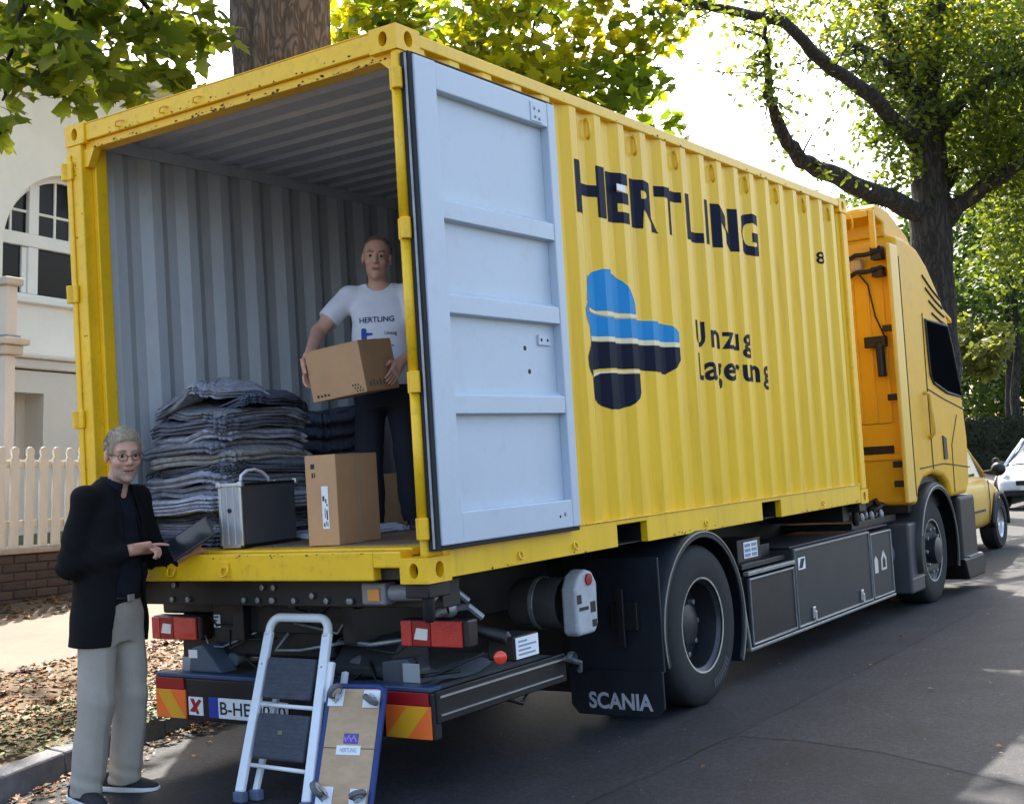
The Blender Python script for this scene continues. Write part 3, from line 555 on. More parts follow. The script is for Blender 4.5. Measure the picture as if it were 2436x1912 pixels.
tp('crumpled_tarp', M('dusty_tarp', (.16, .165, .18), .8, var=.4, scale=9), lambda b: b.add([(x, y, .52 + .035 * (math.sin(7 * x + 5 * y) + math.sin(13 * y - 4 * x)) ** 2 * .4) for y in np.linspace(.42, .95, 9) for x in np.linspace(-.85, -.35, 9)], [(j * 9 + i, j * 9 + i + 1, (j + 1) * 9 + i + 1, (j + 1) * 9 + i) for j in range(8) for i in range(8)]), TL, 0, smooth=True)
UB = tp('underrun_bar', BLK, lambda b: b.box(-2.21, -.225, .262, .32, .29, .52), bevel=.01)
tp('bar_capping', M('blue_bar_capping', (.03, .06, .13), .4, var=.3, dirt=.3), lambda b: b.box(-2.20, -.235, .255, .345, .521, .545), UB)
def reflector(x0, x1, flip):
    r = tp('reflector_plate', ORNG, lambda b: b.box(x0, x1, .250, .2615, .298, .455), UB, .002)
    tp('reflector_top', DRED, lambda b: b.box(x0, x1 - .01, .2505, .2615, .458, .519), UB, .002)
    w_ = x1 - x0; P = [(x0 + .0 * w_, .30), (x0 + .48 * w_, .30), (x0 + .98 * w_, .452), (x0 + .5 * w_, .452)]
    if flip: P = [(x0 + x1 - x, z) for x, z in P]
    tp('reflector_stripe', REFY, lambda b: b.prism(P, lambda x, z: (x, .2492, z), lambda x, z: (x, .2485, z)), UB, 0)
reflector(-.52, -.24, False); reflector(-2.20, -1.96, True)
tp('warning_square', LABW, lambda b: b.box(-1.945, -1.83, .2595, .2615, .32, .42), UB, 0); tp('square_print', DRED, lambda b: (b.prism([(-1.94, .34), (-1.9, .335), (-1.84, .40), (-1.86, .41)], lambda x, z: (x, .2592, z), lambda x, z: (x, .2588, z)), b.prism([(-1.93, .41), (-1.9, .41), (-1.86, .33), (-1.88, .325)], lambda x, z: (x, .2585, z), lambda x, z: (x, .2582, z))), UB, 0)
PLT = tp('number_plate', WHT, lambda b: b.box(-1.70, -1.18, .250, .258, .315, .425), UB, .003)
tp('plate_strip', M('plate_blue', (.01, .05, .35), .4), lambda b: b.box(-1.775, -1.702, .250, .258, .315, .425), UB, .002)
text_on('lettering', 'B-HE 9060', (-1.685, .2492, .335), (.49, 0, 0), (0, 0, .072), INK, PLT, bold=.015)
# lamps
def lamp(x0, x1, z0_, z1_, y):
    L = tp('tail_lamp', M('lamp_housing', (.02, .008, .008), .4), lambda b: b.box(x0 - .006, x1 + .03, y + .012, y + .10, z0_ - .006, z1_ + .006), bevel=.012)
    w_ = (x1 - x0)
    tp('lamp_lens', REDL, lambda b: b.box(x0, x0 + w_ * .18, y, y + .013, z0_, z1_), L, .004); tp('lamp_lens', DRED, lambda b: b.box(x0 + w_ * .19, x0 + w_ * .49, y, y + .013, z0_, z1_), L, .004); tp('lamp_lens', REDL, lambda b: b.box(x0 + w_ * .5, x1, y, y + .013, z0_, z1_), L, .004)
    tp('reversing_lens', LAMPW, lambda b: b.prism([(x0 + w_ * .22, z0_ + .035), (x0 + w_ * .44, z0_ + .03), (x0 + w_ * .46, z0_ + .085), (x0 + w_ * .27, z0_ + .09)], lambda x, z: (x, y - .003, z), lambda x, z: (x, y - .0005, z)), L, .004)
    tp('lamp_bracket', BLK, lambda b: b.box((x0 + x1) / 2 - .1, (x0 + x1) / 2 + .1, y + .10, y + .18, z0_ + .03, z1_ - .03), L)
lamp(-.475, -.10, .725, .85, .35); lamp(-2.33, -1.96, .715, .84, .35)
WL = tp('work_lamp', M('grey_lamp_body', (.22, .22, .23), .4, var=.25), lambda b: (b.box(-.51, -.36, .11, .205, .955, 1.062), b.tube([(-.36, .16, 1.01), (-.18, .16, 1.012), (-.10, .16, 1.01)], [.042, .038, .046], 12)), bevel=.012, smooth='auto')
tp('amber_lens', M('amber_lens', (.75, .30, .06), .3), lambda b: b.box(-.465, -.39, .102, .1095, .975, 1.035), WL, .004)
tp('marker_arm', BLK, lambda b: b.tube([(-.22, .50, .82), (-.16, .55, .78), (-.02, .60, .74), (.0, .62, .69)], [.03, .03, .035, .03], 10), bevel=0, smooth='auto')
MKB = tp('marker_box', BLK, lambda b: b.box(-.12, .045, .58, .80, .625, .745), bevel=.01); tp('marker_label', LABW, lambda b: b.box(.046, .0475, .59, .79, .635, .738), MKB, 0)
for j in range(4): tp('label_print', M('blue_grey_print', (.25, .3, .4)), lambda b: b.box(.048, .0485, .61, .61 + (.15, .11, .16, .08)[j], .65 + j * .021, .659 + j * .021), MKB, 0)
tp('marker_reflector', M('orange_red_lens', (.8, .06, .02), .25, coat=.5), lambda b: b.lathe([(.032, -.01), (.032, .006), (.024, .012), (.001, .013)], (.035, .47, .665), (.75, -.65, 0), 16), bevel=0, smooth='auto')
# clutter in the shade below the container rear
rr = random.Random(9)
tp('equipment_box', BLK, lambda b: (b.box(-1.9, -1.0, .42, .9, .62, .95)), bevel=.02); tp('equipment_box', GREYP, lambda b: b.prism([(.40, .55), (.40, .60), (.55, .74), (.75, .74), (.75, .55)], lambda y, z: (-1.0, y, z), lambda y, z: (-.62, y, z)), bevel=.01)
tp('lift_cylinder', GALV, lambda b: b.tube([(-.85, .42, .60), (-.80, 1.1, .80)], .04, 10), smooth='auto', bevel=0); tp('lift_cylinder', GALV, lambda b: b.tube([(-1.75, .42, .60), (-1.7, 1.1, .80)], .04, 10), smooth='auto', bevel=0)
tp('lift_arm', M('dark_grey_arm', (.05, .055, .07), .5, var=.2), lambda b: b.prism([(-.62, .53), (-.40, .53), (-.40, .60), (-.46, .66), (-.62, .64)], lambda x, z: (x, .36, z), lambda x, z: (x, .48, z)), bevel=.008)
tp('arm_plate', M('pale_grey_plate', (.30, .31, .32), .5, var=.15), lambda b: b.box(-.475, -.37, .345, .355, .545, .64), bevel=.004); tp('arm_plate', MATS['pale_grey_plate'], lambda b: b.box(-2.08, -2.0, .345, .355, .52, .62), bevel=.004)
tp('wheel_chock', M('blue_grey_plastic', (.06, .085, .12), .5, var=.2), lambda b: b.prism([(-1.98, .546), (-1.72, .546), (-1.78, .62), (-1.86, .70), (-1.95, .68)], lambda x, z: (x, .30, z), lambda x, z: (x, .43, z)), bevel=.012)
tp('chock_label', LABW, lambda b: b.box(-1.97, -1.90, .2985, .2995, .625, .67), bevel=0)
for x, z, s, mt in [(-1.93, .93, .07, LABW), (-1.02, .93, .07, LABW), (-1.88, .78, .05, LABW)]:
    st = tp('paper_tag', mt, lambda b: b.box(x, x + s, .415, .417, z, z + s * 1.4), bevel=0)
    for k in range(3): tp('tag_print', INK, lambda b: b.box(x + .006, x + s - .01 - .012 * (k % 2), .4135, .4145, z + .012 + k * s * .42, z + .02 + k * s * .42), st, 0)
for k in range(16):
    x = rr.uniform(-2.1, -.35); z = rr.uniform(.62, 1.0)
    tp('cable', BLK if k % 3 else GALV, lambda b: b.tube([(x, .40, z), (x + rr.uniform(-.1, .1), .37, z - rr.uniform(.03, .1)), (x + rr.uniform(.1, .25), .38, z - rr.uniform(.03, .14)), (x + rr.uniform(.25, .4), .42, z + rr.uniform(-.05, .05))], rr.uniform(.006, .014), 6), bevel=0, smooth=True)
for k in range(14):
    x = rr.uniform(-2.0, -.5); z = rr.uniform(.8, 1.04)
    tp('bolt', GALV, lambda b: b.lathe([(.016, 0), (.016, -.012), (.001, -.014)], (x, .216, z if z > .94 else .96), (0, 1, 0), 6), bevel=0)
for x, z in ((-.28, .98), (-.20, .90)): tp('lock_lever', GALV, lambda b: (b.tube([(x, .42, z), (x + .08, .45, z + .01), (x + .12, .5, z - .05)], .018, 8), b.lathe([(.035, 0), (.04, .03), (.03, .06)], (x, .42, z), (0, -1, 0), 12)), bevel=0, smooth='auto')
tp('equipment_box', BLK, lambda b: b.box(-2.36, -1.93, .46, 1.0, .845, 1.055), bevel=.015); tp('equipment_box', BLK, lambda b: b.box(-2.25, -1.92, .5, 1.0, .56, .84), bevel=.015)
tp('inner_mud_guard', BLK, lambda b: b.box(-2.3, -.66, 2.2, 2.23, .15, 1.0), bevel=0)
# ------------------------------------------------------------------ cab
CABY = M('cab_yellow_paint', (0.74, 0.40, 0.012), 0.45, var=0.10, scale=3, dirt=0.2, dirtcol=(.3, .19, .03), coat=.0, spec=.35, dscale=10)
CABR = M('cab_rear_yellow_paint', (0.85, 0.42, 0.01), 0.4, var=0.06, scale=3, dirt=.1, dirtcol=(.5, .22, .02))
GLS = M('dark_glass', (.004, .005, .006), .25, var=.05, spec=.0)
X1, X0 = .03, 2 * CX - .03
side = [(7.27, .97), (7.36, .97), (7.42, 1.10), (7.60, 1.20), (7.95, 1.235), (8.28, 1.19), (8.45, 1.10), (8.50, .98), (9.08, .98), (9.22, 1.1), (9.27, 1.55), (9.20, 1.95), (9.02, 2.45), (8.86, 2.80), (8.60, 3.05), (8.25, 3.30), (7.95, 3.44), (7.60, 3.50), (7.27, 3.50)]
CAB = tp('cab_body', [CABY, CABR], lambda b: b.prism(side, lambda y, z: (X0, y, z), lambda y, z: (X1, y, z)), bevel=.05, seg=3)
tp('cab_rear_wall', CABR, lambda b: b.box(X0 + .05, X1 - .06, 7.255, 7.269, 1.40, 3.46), bevel=.006)
for xx in (-.12, -.26, -.40, -.7, -1.0): tp('wall_pressing', CABR, lambda b: b.box(xx - .012, xx + .012, 7.243, 7.2545, 1.75, 3.1), bevel=.006)
for zz in (1.52, 1.74): tp('wall_seam', M('seam_shadow', (.25, .11, .01), .6), lambda b: b.box(-1.3, -.13, 7.2535, 7.2546, zz, zz + .008), bevel=0)
tp('wall_vent', BLK, lambda b: b.box(-.42, -.12, 7.245, 7.2545, 1.46, 1.535), bevel=.003)
SE = tp('side_deflector', M('pale_yellow_edge', (.74, .46, .06), .35, var=.06), lambda b: b.box(X1 - .03, X1 + .008, 7.06, 7.30, 1.0, 3.40), bevel=.012)
tp('side_deflector', MATS['pale_yellow_edge'], lambda b: b.box(X0 - .008, X0 + .03, 7.06, 7.30, 1.0, 3.40), bevel=.012)
for zz in (1.18, 1.36, 1.98, 2.62): tp('deflector_bracket', BLK, lambda b: b.box(-.10, X1 - .035, 7.10, 7.16, zz - .03, zz + .03), bevel=.006)
RD = tp('roof_deflector', CABY, lambda b: b.prism([(7.02, 3.74), (7.10, 3.78), (7.45, 3.76), (8.0, 3.58), (8.3, 3.36), (7.95, 3.43), (7.6, 3.49), (7.28, 3.50), (7.28, 3.62), (7.05, 3.66)], lambda y, z: (X0 + .12, y, z), lambda y, z: (X1 - .10, y, z)), bevel=.02)
tp('deflector_frame', CABR, lambda b: (b.box(-.12, -.07, 7.0, 7.05, 3.36, 3.72), b.box(-1.9, -.125, 7.0, 7.04, 3.66, 3.72)), RD, .006)
for z, s in ((3.30, .15), (3.14, .10)): tp('mounting_bracket', BLK, lambda b: (b.tube([(-.42, 7.2, z), (-.3, 7.1, z + .03), (-.2, 7.08, z + .02), (-.06, 7.12, z + .05)], .022, 8), b.box(-.16, -.06, 7.1, 7.22, z - .03, z + s * .6)), bevel=0, smooth='auto')
tp('air_box', M('pale_tan_box', (.55, .38, .20), .5), lambda b: b.box(-.38, -.27, 7.15, 7.24, 3.18, 3.32), bevel=.03)
tp('exhaust_pipe', BLK, lambda b: (b.box(-.30, -.10, 7.16, 7.24, 2.46, 2.56), b.tube([(-.16, 7.18, 2.50), (-.155, 7.18, 2.18)], .04, 12)), bevel=.006, smooth='auto')
tp('air_line', BLK, lambda b: b.tube([(-.33, 7.23, 3.18), (-.24, 7.22, 3.05), (-.2, 7.24, 2.75), (-.12, 7.22, 2.56)], .008, 6), bevel=0, smooth=True)
# door, glass, visor and lines on the cab side
WIN = tp('side_window', GLS, lambda b: b.prism([(8.02, 2.74), (8.78, 2.72), (8.93, 2.48), (9.13, 1.99), (8.60, 2.03), (8.16, 2.12), (8.06, 2.2)], lambda y, z: (X1 + .001, y, z), lambda y, z: (X1 + .006, y, z)), bevel=.003)
tp('window_frame', BLK, lambda b: b.tube([(X1 + .004, y, z) for y, z in [(8.02, 2.74), (8.78, 2.72), (8.93, 2.48), (9.13, 1.99), (8.60, 2.03), (8.16, 2.12), (8.06, 2.2)]], .016, 6, closed=True), WIN, 0)
tp('windscreen', GLS, lambda b: b.prism([(8.88, 2.70), (8.90, 2.70), (9.245, 1.85), (9.225, 1.85)], lambda y, z: (X0 + .12, y + .01, z), lambda y, z: (X1 - .10, y + .01, z)), bevel=.004)
tp('sun_visor', CABY, lambda b: b.prism([(8.70, 2.93), (9.08, 2.82), (9.10, 2.77), (8.72, 2.88)], lambda y, z: (X0 + .05, y, z), lambda y, z: (X1 - .02, y, z)), bevel=.008)
for k in range(4): tp('roof_line', M('panel_gap', (.03, .02, .008), .7), lambda b: b.tube([(X1 + .0015, 8.05 + .08 * k, 3.18 - .12 * k), (X1 + .0015, 8.35 + .07 * k, 3.06 - .10 * k), (X1 + .0015, 8.62 + .05 * k, 2.98 - .085 * k)], .013, 5), bevel=0)
for P in ([(7.95, 2.80), (7.93, 2.1), (7.93, 1.28)], [(7.93, 2.06), (8.5, 1.96), (9.2, 1.86)], [(8.62, 1.02), (8.64, 1.5), (8.9, 1.8)], [(7.5, 1.3), (8.3, 1.32), (8.6, 1.3), (9.25, 1.25)], [(7.32, 3.3), (7.32, 1.05)]):
    tp('panel_gap', MATS['panel_gap'], lambda b: b.tube([(X1 + .001, y, z) for y, z in P], .007, 5), bevel=0)
HD = tp('door_handle', BLK, lambda b: b.prism([(8.32, 1.60), (8.44, 1.57), (8.44, 1.36), (8.32, 1.36)], lambda y, z: (X1 + .001, y, z), lambda y, z: (X1 + .012, y, z)), bevel=.004)
tp('grab_handle', MATS['pale_yellow_edge'], lambda b: b.tube([(X1 + .0, 7.82, 2.02), (X1 + .05, 7.83, 2.0), (X1 + .05, 7.88, 1.62), (X1, 7.88, 1.58)], .02, 8), bevel=0, smooth=True)
fender(-.55, .05, 7.93, .497, .66, -.35, math.pi + .25, BLK, 'front_fender', lip=.05)
tp('fender_trim', GALV, lambda b: b.tube([(.051, 7.93 + .62 * math.cos(a), .497 + .62 * math.sin(a)) for a in np.linspace(.5, math.pi - .3, 24)], .007, 6), bevel=0)
tp('front_bumper', BLK, lambda b: (b.box(X0, X1 + .01, 8.72, 9.32, .30, .97),), bevel=.04, seg=3); tp('bumper_step', BLK, lambda b: b.prism([(8.62, .34), (9.38, .34), (9.44, .22), (9.36, .12), (8.75, .12)], lambda y, z: (X1 - .25, y, z), lambda y, z: (X1 + .05, y, z)), bevel=.02)
tp('step_tread', GALV, lambda b: b.box(X1 - .2, X1 + .052, 8.8, 9.3, .342, .352), bevel=.003)
tp('cab_underside', BLK, lambda b: b.box(X0 + .05, X1 - .08, 7.3, 9.0, .9, 1.3), bevel=0)
# hub of the front wheel
tp('wheel_hub', M('dark_hub', (.07, .07, .075), .4, metal=.5), lambda b: b.lathe([(.125, -.02), (.12, .02), (.10, .035), (.08, .04), (.001, .042)], (-.03, 7.93, .497), (1, 0, 0), 24), bevel=0, smooth='auto')
# ------------------------------------------------------------------ house, garden wall and fence
HH = Vector((-0.10203525, 0.99427925, -0.03158453)); HN = Vector((0.99347778, 0.10022569, -0.05437572)); HU = UPV.copy()
def frame(p0): p0 = Vector(p0); return lambda a, b_, c: p0 + HH * a + HU * b_ + HN * c
def hbox(b, X, a0, a1, b0, b1, c0, c1, mi=0):
    c = X((a0 + a1) / 2, (b0 + b1) / 2, (c0 + c1) / 2); return b.obox(c, HH * (a1 - a0) / 2, HN * (c1 - c0) / 2, HU * (b1 - b0) / 2, mi)
ROTH = Matrix((( *HN, 0), (*HH, 0), (*HU, 0), (0, 0, 0, 1))).transposed()
X = frame((-10, 4.5, 0))
STU = M('white_stucco', (.88, .86, .82), .85, var=.06, scale=1.2, bump=.25, bscale=70, dirt=.15, dirtcol=(.6, .55, .5), dscale=2.5)
STU2 = M('plinth_stucco', (.74, .69, .63), .85, var=.07, scale=1.5, bump=.25, bscale=70, dirt=.2, dirtcol=(.5, .44, .4), dscale=3)
WFR = M('white_window_frame', (.82, .82, .81), .4, var=.04)
WGL = M('window_glass', (.012, .012, .014), .08, var=.3, scale=.7, spec=.18)
HO = thing('house', 'white stucco house with an arched window behind the picket fence', 'house', X(3, 0, -3))
def hp(name, mat, fn, parent=HO, bevel=.006): b = MB(); fn(b); return b.build(name, mat, parent, bevel=bevel)
AC, AR, SPR, SIL = .95, 1.05, 4.55, 4.0      # arched window: centre, radius, springing line, sill
T = 7.0
def facade(b):
    hbox(b, X, -6, AC - AR, 3.3, T, -.3, 0); hbox(b, X, AC + AR, 12, 3.3, T, -.3, 0); hbox(b, X, AC - AR, AC + AR, 3.3, SIL, -.3, -.0005)
    N = 28; arc = [(AC - AR * math.cos(math.pi * k / N), SPR + AR * math.sin(math.pi * k / N)) for k in range(N + 1)]
    for (a0, b0), (a1, b1) in zip(arc, arc[1:]):
        b.add([X(a0, b0, 0), X(a1, b1, 0), X(a1, T, 0), X(a0, T, 0), X(a0, b0, -.3), X(a1, b1, -.3)], [(0, 1, 2, 3), (0, 4, 5, 1)])
    b.add([X(AC - AR, SIL, 0), X(AC - AR, SPR, 0), X(AC - AR, SPR, -.3), X(AC - AR, SIL, -.3)], [(0, 1, 2, 3)])
WALL = hp('upper_wall', STU, facade, bevel=0)
def plinth(b):
    hbox(b, X, -6, -.45, -1, 3.1, -.35, .04); hbox(b, X, .52, 12, -1, 3.1, -.35, .04); hbox(b, X, -.45, .52, 2.83, 3.1, -.35, .04); hbox(b, X, -.45, .52, -1, 1.95, -.35, .04)
hp('plinth_wall', STU2, plinth, bevel=0)
hp('cornice', STU2, lambda b: (hbox(b, X, -6, 12, 3.12, 3.24, -.2, .10), hbox(b, X, -6, 12, 3.241, 3.30, -.2, .16)), bevel=.02)
hp('eaves', M('white_eaves', (.75, .74, .72), .6), lambda b: hbox(b, X, -6.3, 12.3, T, T + .15, -5, .35), bevel=.02)
hp('end_wall', STU, lambda b: (hbox(b, X, -6, -5.7, -1, T, -8, -.36), hbox(b, X, 11.7, 12, -1, T, -8, -.36), hbox(b, X, -6, 12, -1, T, -8.3, -8)), bevel=0)
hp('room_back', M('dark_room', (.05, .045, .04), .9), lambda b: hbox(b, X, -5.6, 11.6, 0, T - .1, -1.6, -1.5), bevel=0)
def wpart(name, fn, parent, mat=WFR, bevel=.008): b = MB(); fn(b); return b.build(name, mat, parent, bevel=bevel)
W1 = wpart('window', lambda b: [b.obox((X(AC - AR * .97 * math.cos(t), SPR + AR * .97 * math.sin(t), -.16)), (HH * math.sin(t) + HU * math.cos(t)) * .065, HN * .04, (-HH * math.cos(t) + HU * math.sin(t)) * .05) for t in np.linspace(.04, math.pi - .04, 28)], HO)
wpart('window_frame', lambda b: (hbox(b, X, AC - AR, AC - AR + .075, SIL, SPR, -.2, -.12), hbox(b, X, AC + AR - .075, AC + AR, SIL, SPR, -.2, -.12), hbox(b, X, AC - AR + .076, AC + AR - .076, SIL, SIL + .06, -.2, -.12)), W1)
wpart('transom', lambda b: hbox(b, X, AC - AR + .05, AC + AR - .05, 4.64, 4.80, -.205, -.10), W1)
for m in (.38, 1.37): wpart('mullion', lambda b: (hbox(b, X, m, m + .15, SIL + .06, 4.639, -.21, -.11), hbox(b, X, m, m + .15, 4.801, 5.42 if m < 1 else 5.4, -.21, -.11)), W1)
for a in (.12, .80, 1.05, 1.72):
    wpart('muntin', lambda b: hbox(b, X, a, a + .035, 4.805, SPR + math.sqrt(max(.01, AR ** 2 - (a - AC) ** 2)) - .06, -.185, -.15), W1)
for a0, a1 in ((-.05, .375), (.535, 1.365), (1.525, 1.95)): wpart('muntin', lambda b: hbox(b, X, a0, a1, 5.06, 5.095, -.184, -.151), W1)
wpart('sash', lambda b: (hbox(b, X, .30, .377, SIL + .065, 4.635, -.19, -.135), hbox(b, X, -.03, .02, SIL + .065, 4.635, -.19, -.135)), W1)
for a0, a1, b0, b1 in ((-.04, .40, SIL + .03, 4.70), (.50, 1.40, SIL + .03, 4.70), (1.50, 1.96, SIL + .03, 4.70)): wpart('pane', lambda b: hbox(b, X, a0, a1, b0, b1, -.176, -.17), W1, WGL, 0)
wpart('pane', lambda b: b.add([X(AC - .99 * AR * math.cos(t), SPR + .99 * AR * math.sin(t), -.172) for t in np.linspace(.2, math.pi - .2, 24)], [tuple(range(24))]), W1, WGL, 0)
for a, w_ in ((.02, .09), (.20, .06), (.62, .07), (1.2, .1)): wpart('curtain', lambda b: hbox(b, X, a, a + w_, 4.8, 5.35, -.25, -.24), W1, M('curtain_cloth', (.30, .28, .26), .9, var=.2), 0)
wpart('window_sill', lambda b: hbox(b, X, AC - AR - .06, AC + AR + .06, SIL - .08, SIL - .002, -.25, .09), W1, bevel=.015)
W2 = wpart('basement_window', lambda b: (hbox(b, X, -.45, -.40, 2.05, 2.83, -.36, -.30), hbox(b, X, .33, .39, 2.05, 2.83, -.36, -.30), hbox(b, X, -.399, .329, 2.36, 2.46, -.36, -.295), hbox(b, X, -.399, .329, 2.78, 2.83, -.36, -.30)), HO)
wpart('reveal', lambda b: hbox(b, X, .39, .52, 1.95, 2.829, -.38, -.29), W2, STU2, 0)
wpart('muntin', lambda b: hbox(b, X, .14, .165, 2.46, 2.779, -.345, -.31), W2); wpart('muntin', lambda b: hbox(b, X, -.40, .33, 2.62, 2.645, -.344, -.311), W2)
wpart('pane', lambda b: hbox(b, X, -.40, .34, 2.0, 2.8, -.335, -.33), W2, WGL, 0)
# porch wall end with stone caps
X2 = frame((-7.8, 3, 0)); PINK = M('pinkish_cream_render', (.76, .65, .55), .85, var=.06, scale=2, bump=.2, bscale=60)
PO = thing('porch_wall', 'pinkish cream porch wall with stone cap at the left edge beside the house', 'wall', X2(0, .6, -.5))
hp('upper_block', PINK, lambda b: hbox(b, X2, 0, .13, 3.2, 3.70, -1.6, 0), PO, .008); hp('stone_cap', M('pale_stone', (.55, .48, .40), .85, var=.2, scale=6, bump=.3), lambda b: hbox(b, X2, -.05, .17, 3.701, 3.785, -1.65, .05), PO, .02)
hp('zinc_flashing', GALV, lambda b: hbox(b, X2, -.02, .15, 3.175, 3.199, -1.62, .03), PO, 0); hp('ledge', M('ledge_stone', (.62, .50, .38), .85, var=.15, bump=.2), lambda b: (hbox(b, X2, -.10, .22, 3.10, 3.174, -1.7, .10), hbox(b, X2, -.06, .17, 3.0, 3.099, -1.66, .06)), PO, .02)
hp('lower_pier', PINK, lambda b: hbox(b, X2, 0, .12, .4, 3.0, -1.6, -.005), PO, .008)
# garden wall with pickets
X3 = frame((-6.5, 2.0, 0))
BW = thing('garden_wall', 'low dark brown garden wall under the cream picket fence', 'wall', X3(0, .6, -.2))
BRK = [M('dark_brick_%d' % i, c, .9, var=.25, scale=9, bump=.35, bscale=60, dirt=.4, dirtcol=(.05, .04, .035)) for i, c in enumerate([(.085, .058, .048), (.07, .05, .042), (.10, .068, .055)])]
hp('wall_core', M('dark_mortar', (.07, .058, .05), .95, var=.3, bump=.3), lambda b: hbox(b, X3, -9, 9, .3, 1.075, -.31, -.012), BW, 0)
hp('coping', M('stone_coping', (.42, .34, .27), .9, var=.2, scale=5, bump=.3), lambda b: hbox(b, X3, -9, 9, 1.076, 1.125, -.34, .03), BW, .012)
me0 = None; rr = random.Random(4)
for row in range(6):
    for k in range(-8, 14):
        a0 = k * .25 + (row % 2) * .125 - .6; b0 = .60 + row * .079
        if me0 is None or True:
            b = MB(); hbox(b, frame((0, 0, 0)), 0, .24, 0, .068, -.1, 0); 
        if me0 is None:
            o = b.build('brick', BRK[0], BW, bevel=.006); me0 = [o.data]
            for m_ in BRK[1:]:
                d = o.data.copy(); d.materials[0] = m_; me0.append(d)
            p = X3(a0, b0, rr.uniform(-.004, .004)); o.location = p; continue
        o = bpy.data.objects.new('brick', me0[rr.randrange(3)]); COL.objects.link(o); adopt(o, BW); o.location = X3(a0, b0, rr.uniform(-.004, .004))
        bv = o.modifiers.new('bevel', 'BEVEL'); bv.width = .006; bv.segments = 1
FE = thing('picket_fence', 'cream wooden picket fence with rounded tops on the garden wall', 'fence', X3(0, 1.13, -.1))
PKM = M('cream_picket_paint', (.74, .67, .56), .7, var=.10, scale=3, bump=.2, bscale=30, stretch=(3, 3, .4), dirt=.3, dirtcol=(.42, .34, .26))
b = MB(); pr = [(-.048, 0), (.048, 0), (.048, .80), (.032, .815), (.042, .85)] + [(.045 * math.cos(t), .86 + .05 * math.sin(t)) for t in np.linspace(0, math.pi, 8)] + [(-.042, .85), (-.032, .815), (-.048, .80)]
Xo = frame((0, 0, 0)); b.prism(pr, lambda a, z: Xo(a, z, -.012), lambda a, z: Xo(a, z, .012)); pk = None
for k in range(-22, 30):
    a = k * .155 + rr.uniform(-.008, .008)
    if pk is None: o = b.build('picket', PKM, FE, bevel=.004); pk = o
    else: o = pk.copy(); COL.objects.link(o)
    o.location = X3(a, 1.13 + rr.uniform(-.012, .012), -.06)
for z in (1.30, 1.84): hp('fence_rail', PKM, lambda b: hbox(b, X3, -4, 5, z, z + .07, -.13, -.075), FE)
# ------------------------------------------------------------------ trees
def bark(name, c1, c2, sc=9, tex=1.0):
    m = bpy.data.materials.new(name); m.use_nodes = True; n = m.node_tree; bs = n.nodes['Principled BSDF']; tc = n.nodes.new('ShaderNodeTexCoord'); mp = n.nodes.new('ShaderNodeMapping'); mp.inputs['Scale'].default_value = (1, 1, .28)
    n.links.new(tc.outputs['Object'], mp.inputs[0]); ns = n.nodes.new('ShaderNodeTexNoise'); ns.inputs['Scale'].default_value = 6; n.links.new(mp.outputs[0], ns.inputs['Vector'])
    mxv = n.nodes.new('ShaderNodeMix'); mxv.data_type = 'RGBA'; mxv.inputs[0].default_value = .34; n.links.new(mp.outputs[0], mxv.inputs[6]); n.links.new(ns.outputs[1], mxv.inputs[7])
    vo = n.nodes.new('ShaderNodeTexVoronoi'); vo.feature = 'DISTANCE_TO_EDGE'; vo.inputs['Scale'].default_value = sc; n.links.new(mxv.outputs[2], vo.inputs['Vector'])
    r = n.nodes.new('ShaderNodeValToRGB'); r.color_ramp.elements[0].color = (*c1, 1); r.color_ramp.elements[1].color = (*c2, 1); r.color_ramp.elements[1].position = .28; n.links.new(vo.outputs[0], r.inputs[0]); n.links.new(r.outputs[0], bs.inputs['Base Color'])
    bs.inputs['Roughness'].default_value = .95; bp = n.nodes.new('ShaderNodeBump'); bp.inputs['Strength'].default_value = .9 * tex; bp.inputs['Distance'].default_value = .05; n.links.new(vo.outputs[0], bp.inputs['Height']); n.links.new(bp.outputs[0], bs.inputs['Normal']); return m
BARKA = bark('grey_brown_bark', (.075, .052, .04), (.19, .14, .11), 19, .7)
BARKR = bark('dark_bark', (.012, .010, .009), (.05, .042, .035), 10)
def limb(b, path, r0, r1, n=12, wob=.03, rs=random.Random(2)):
    P = [Vector(p) for p in path]; out = []; k = 5
    for i in range(len(P) - 1):
        p0 = P[max(i - 1, 0)]; p1 = P[i]; p2 = P[i + 1]; p3 = P[min(i + 2, len(P) - 1)]
        for j in range(k):
            t = j / k; out.append(.5 * (2 * p1 + (p2 - p0) * t + (2 * p0 - 5 * p1 + 4 * p2 - p3) * t * t + (3 * p1 - p0 - 3 * p2 + p3) * t ** 3))
    out.append(P[-1]); L = len(out)
    out = [p + Vector((rs.uniform(-1, 1), rs.uniform(-1, 1), rs.uniform(-1, 1))) * wob * (0 if i == 0 else 1) for i, p in enumerate(out)]
    b.tube(out, [(r0 + (r1 - r0) * (i / (L - 1))) * (1 + rs.uniform(-.06, .06)) for i in range(L)], n); return out
MAPLE = np.array([(0, 0), (.18, -.06), (.5, .02), (.36, .22), (.62, .52), (.32, .5), (.30, .62), (0, 1.0), (-.30, .62), (-.32, .5), (-.62, .52), (-.36, .22), (-.5, .02), (-.18, -.06)], float)
OVAL = np.array([(0, 0), (.28, .35), (.22, .7), (0, 1), (-.22, .7), (-.28, .35)], float)
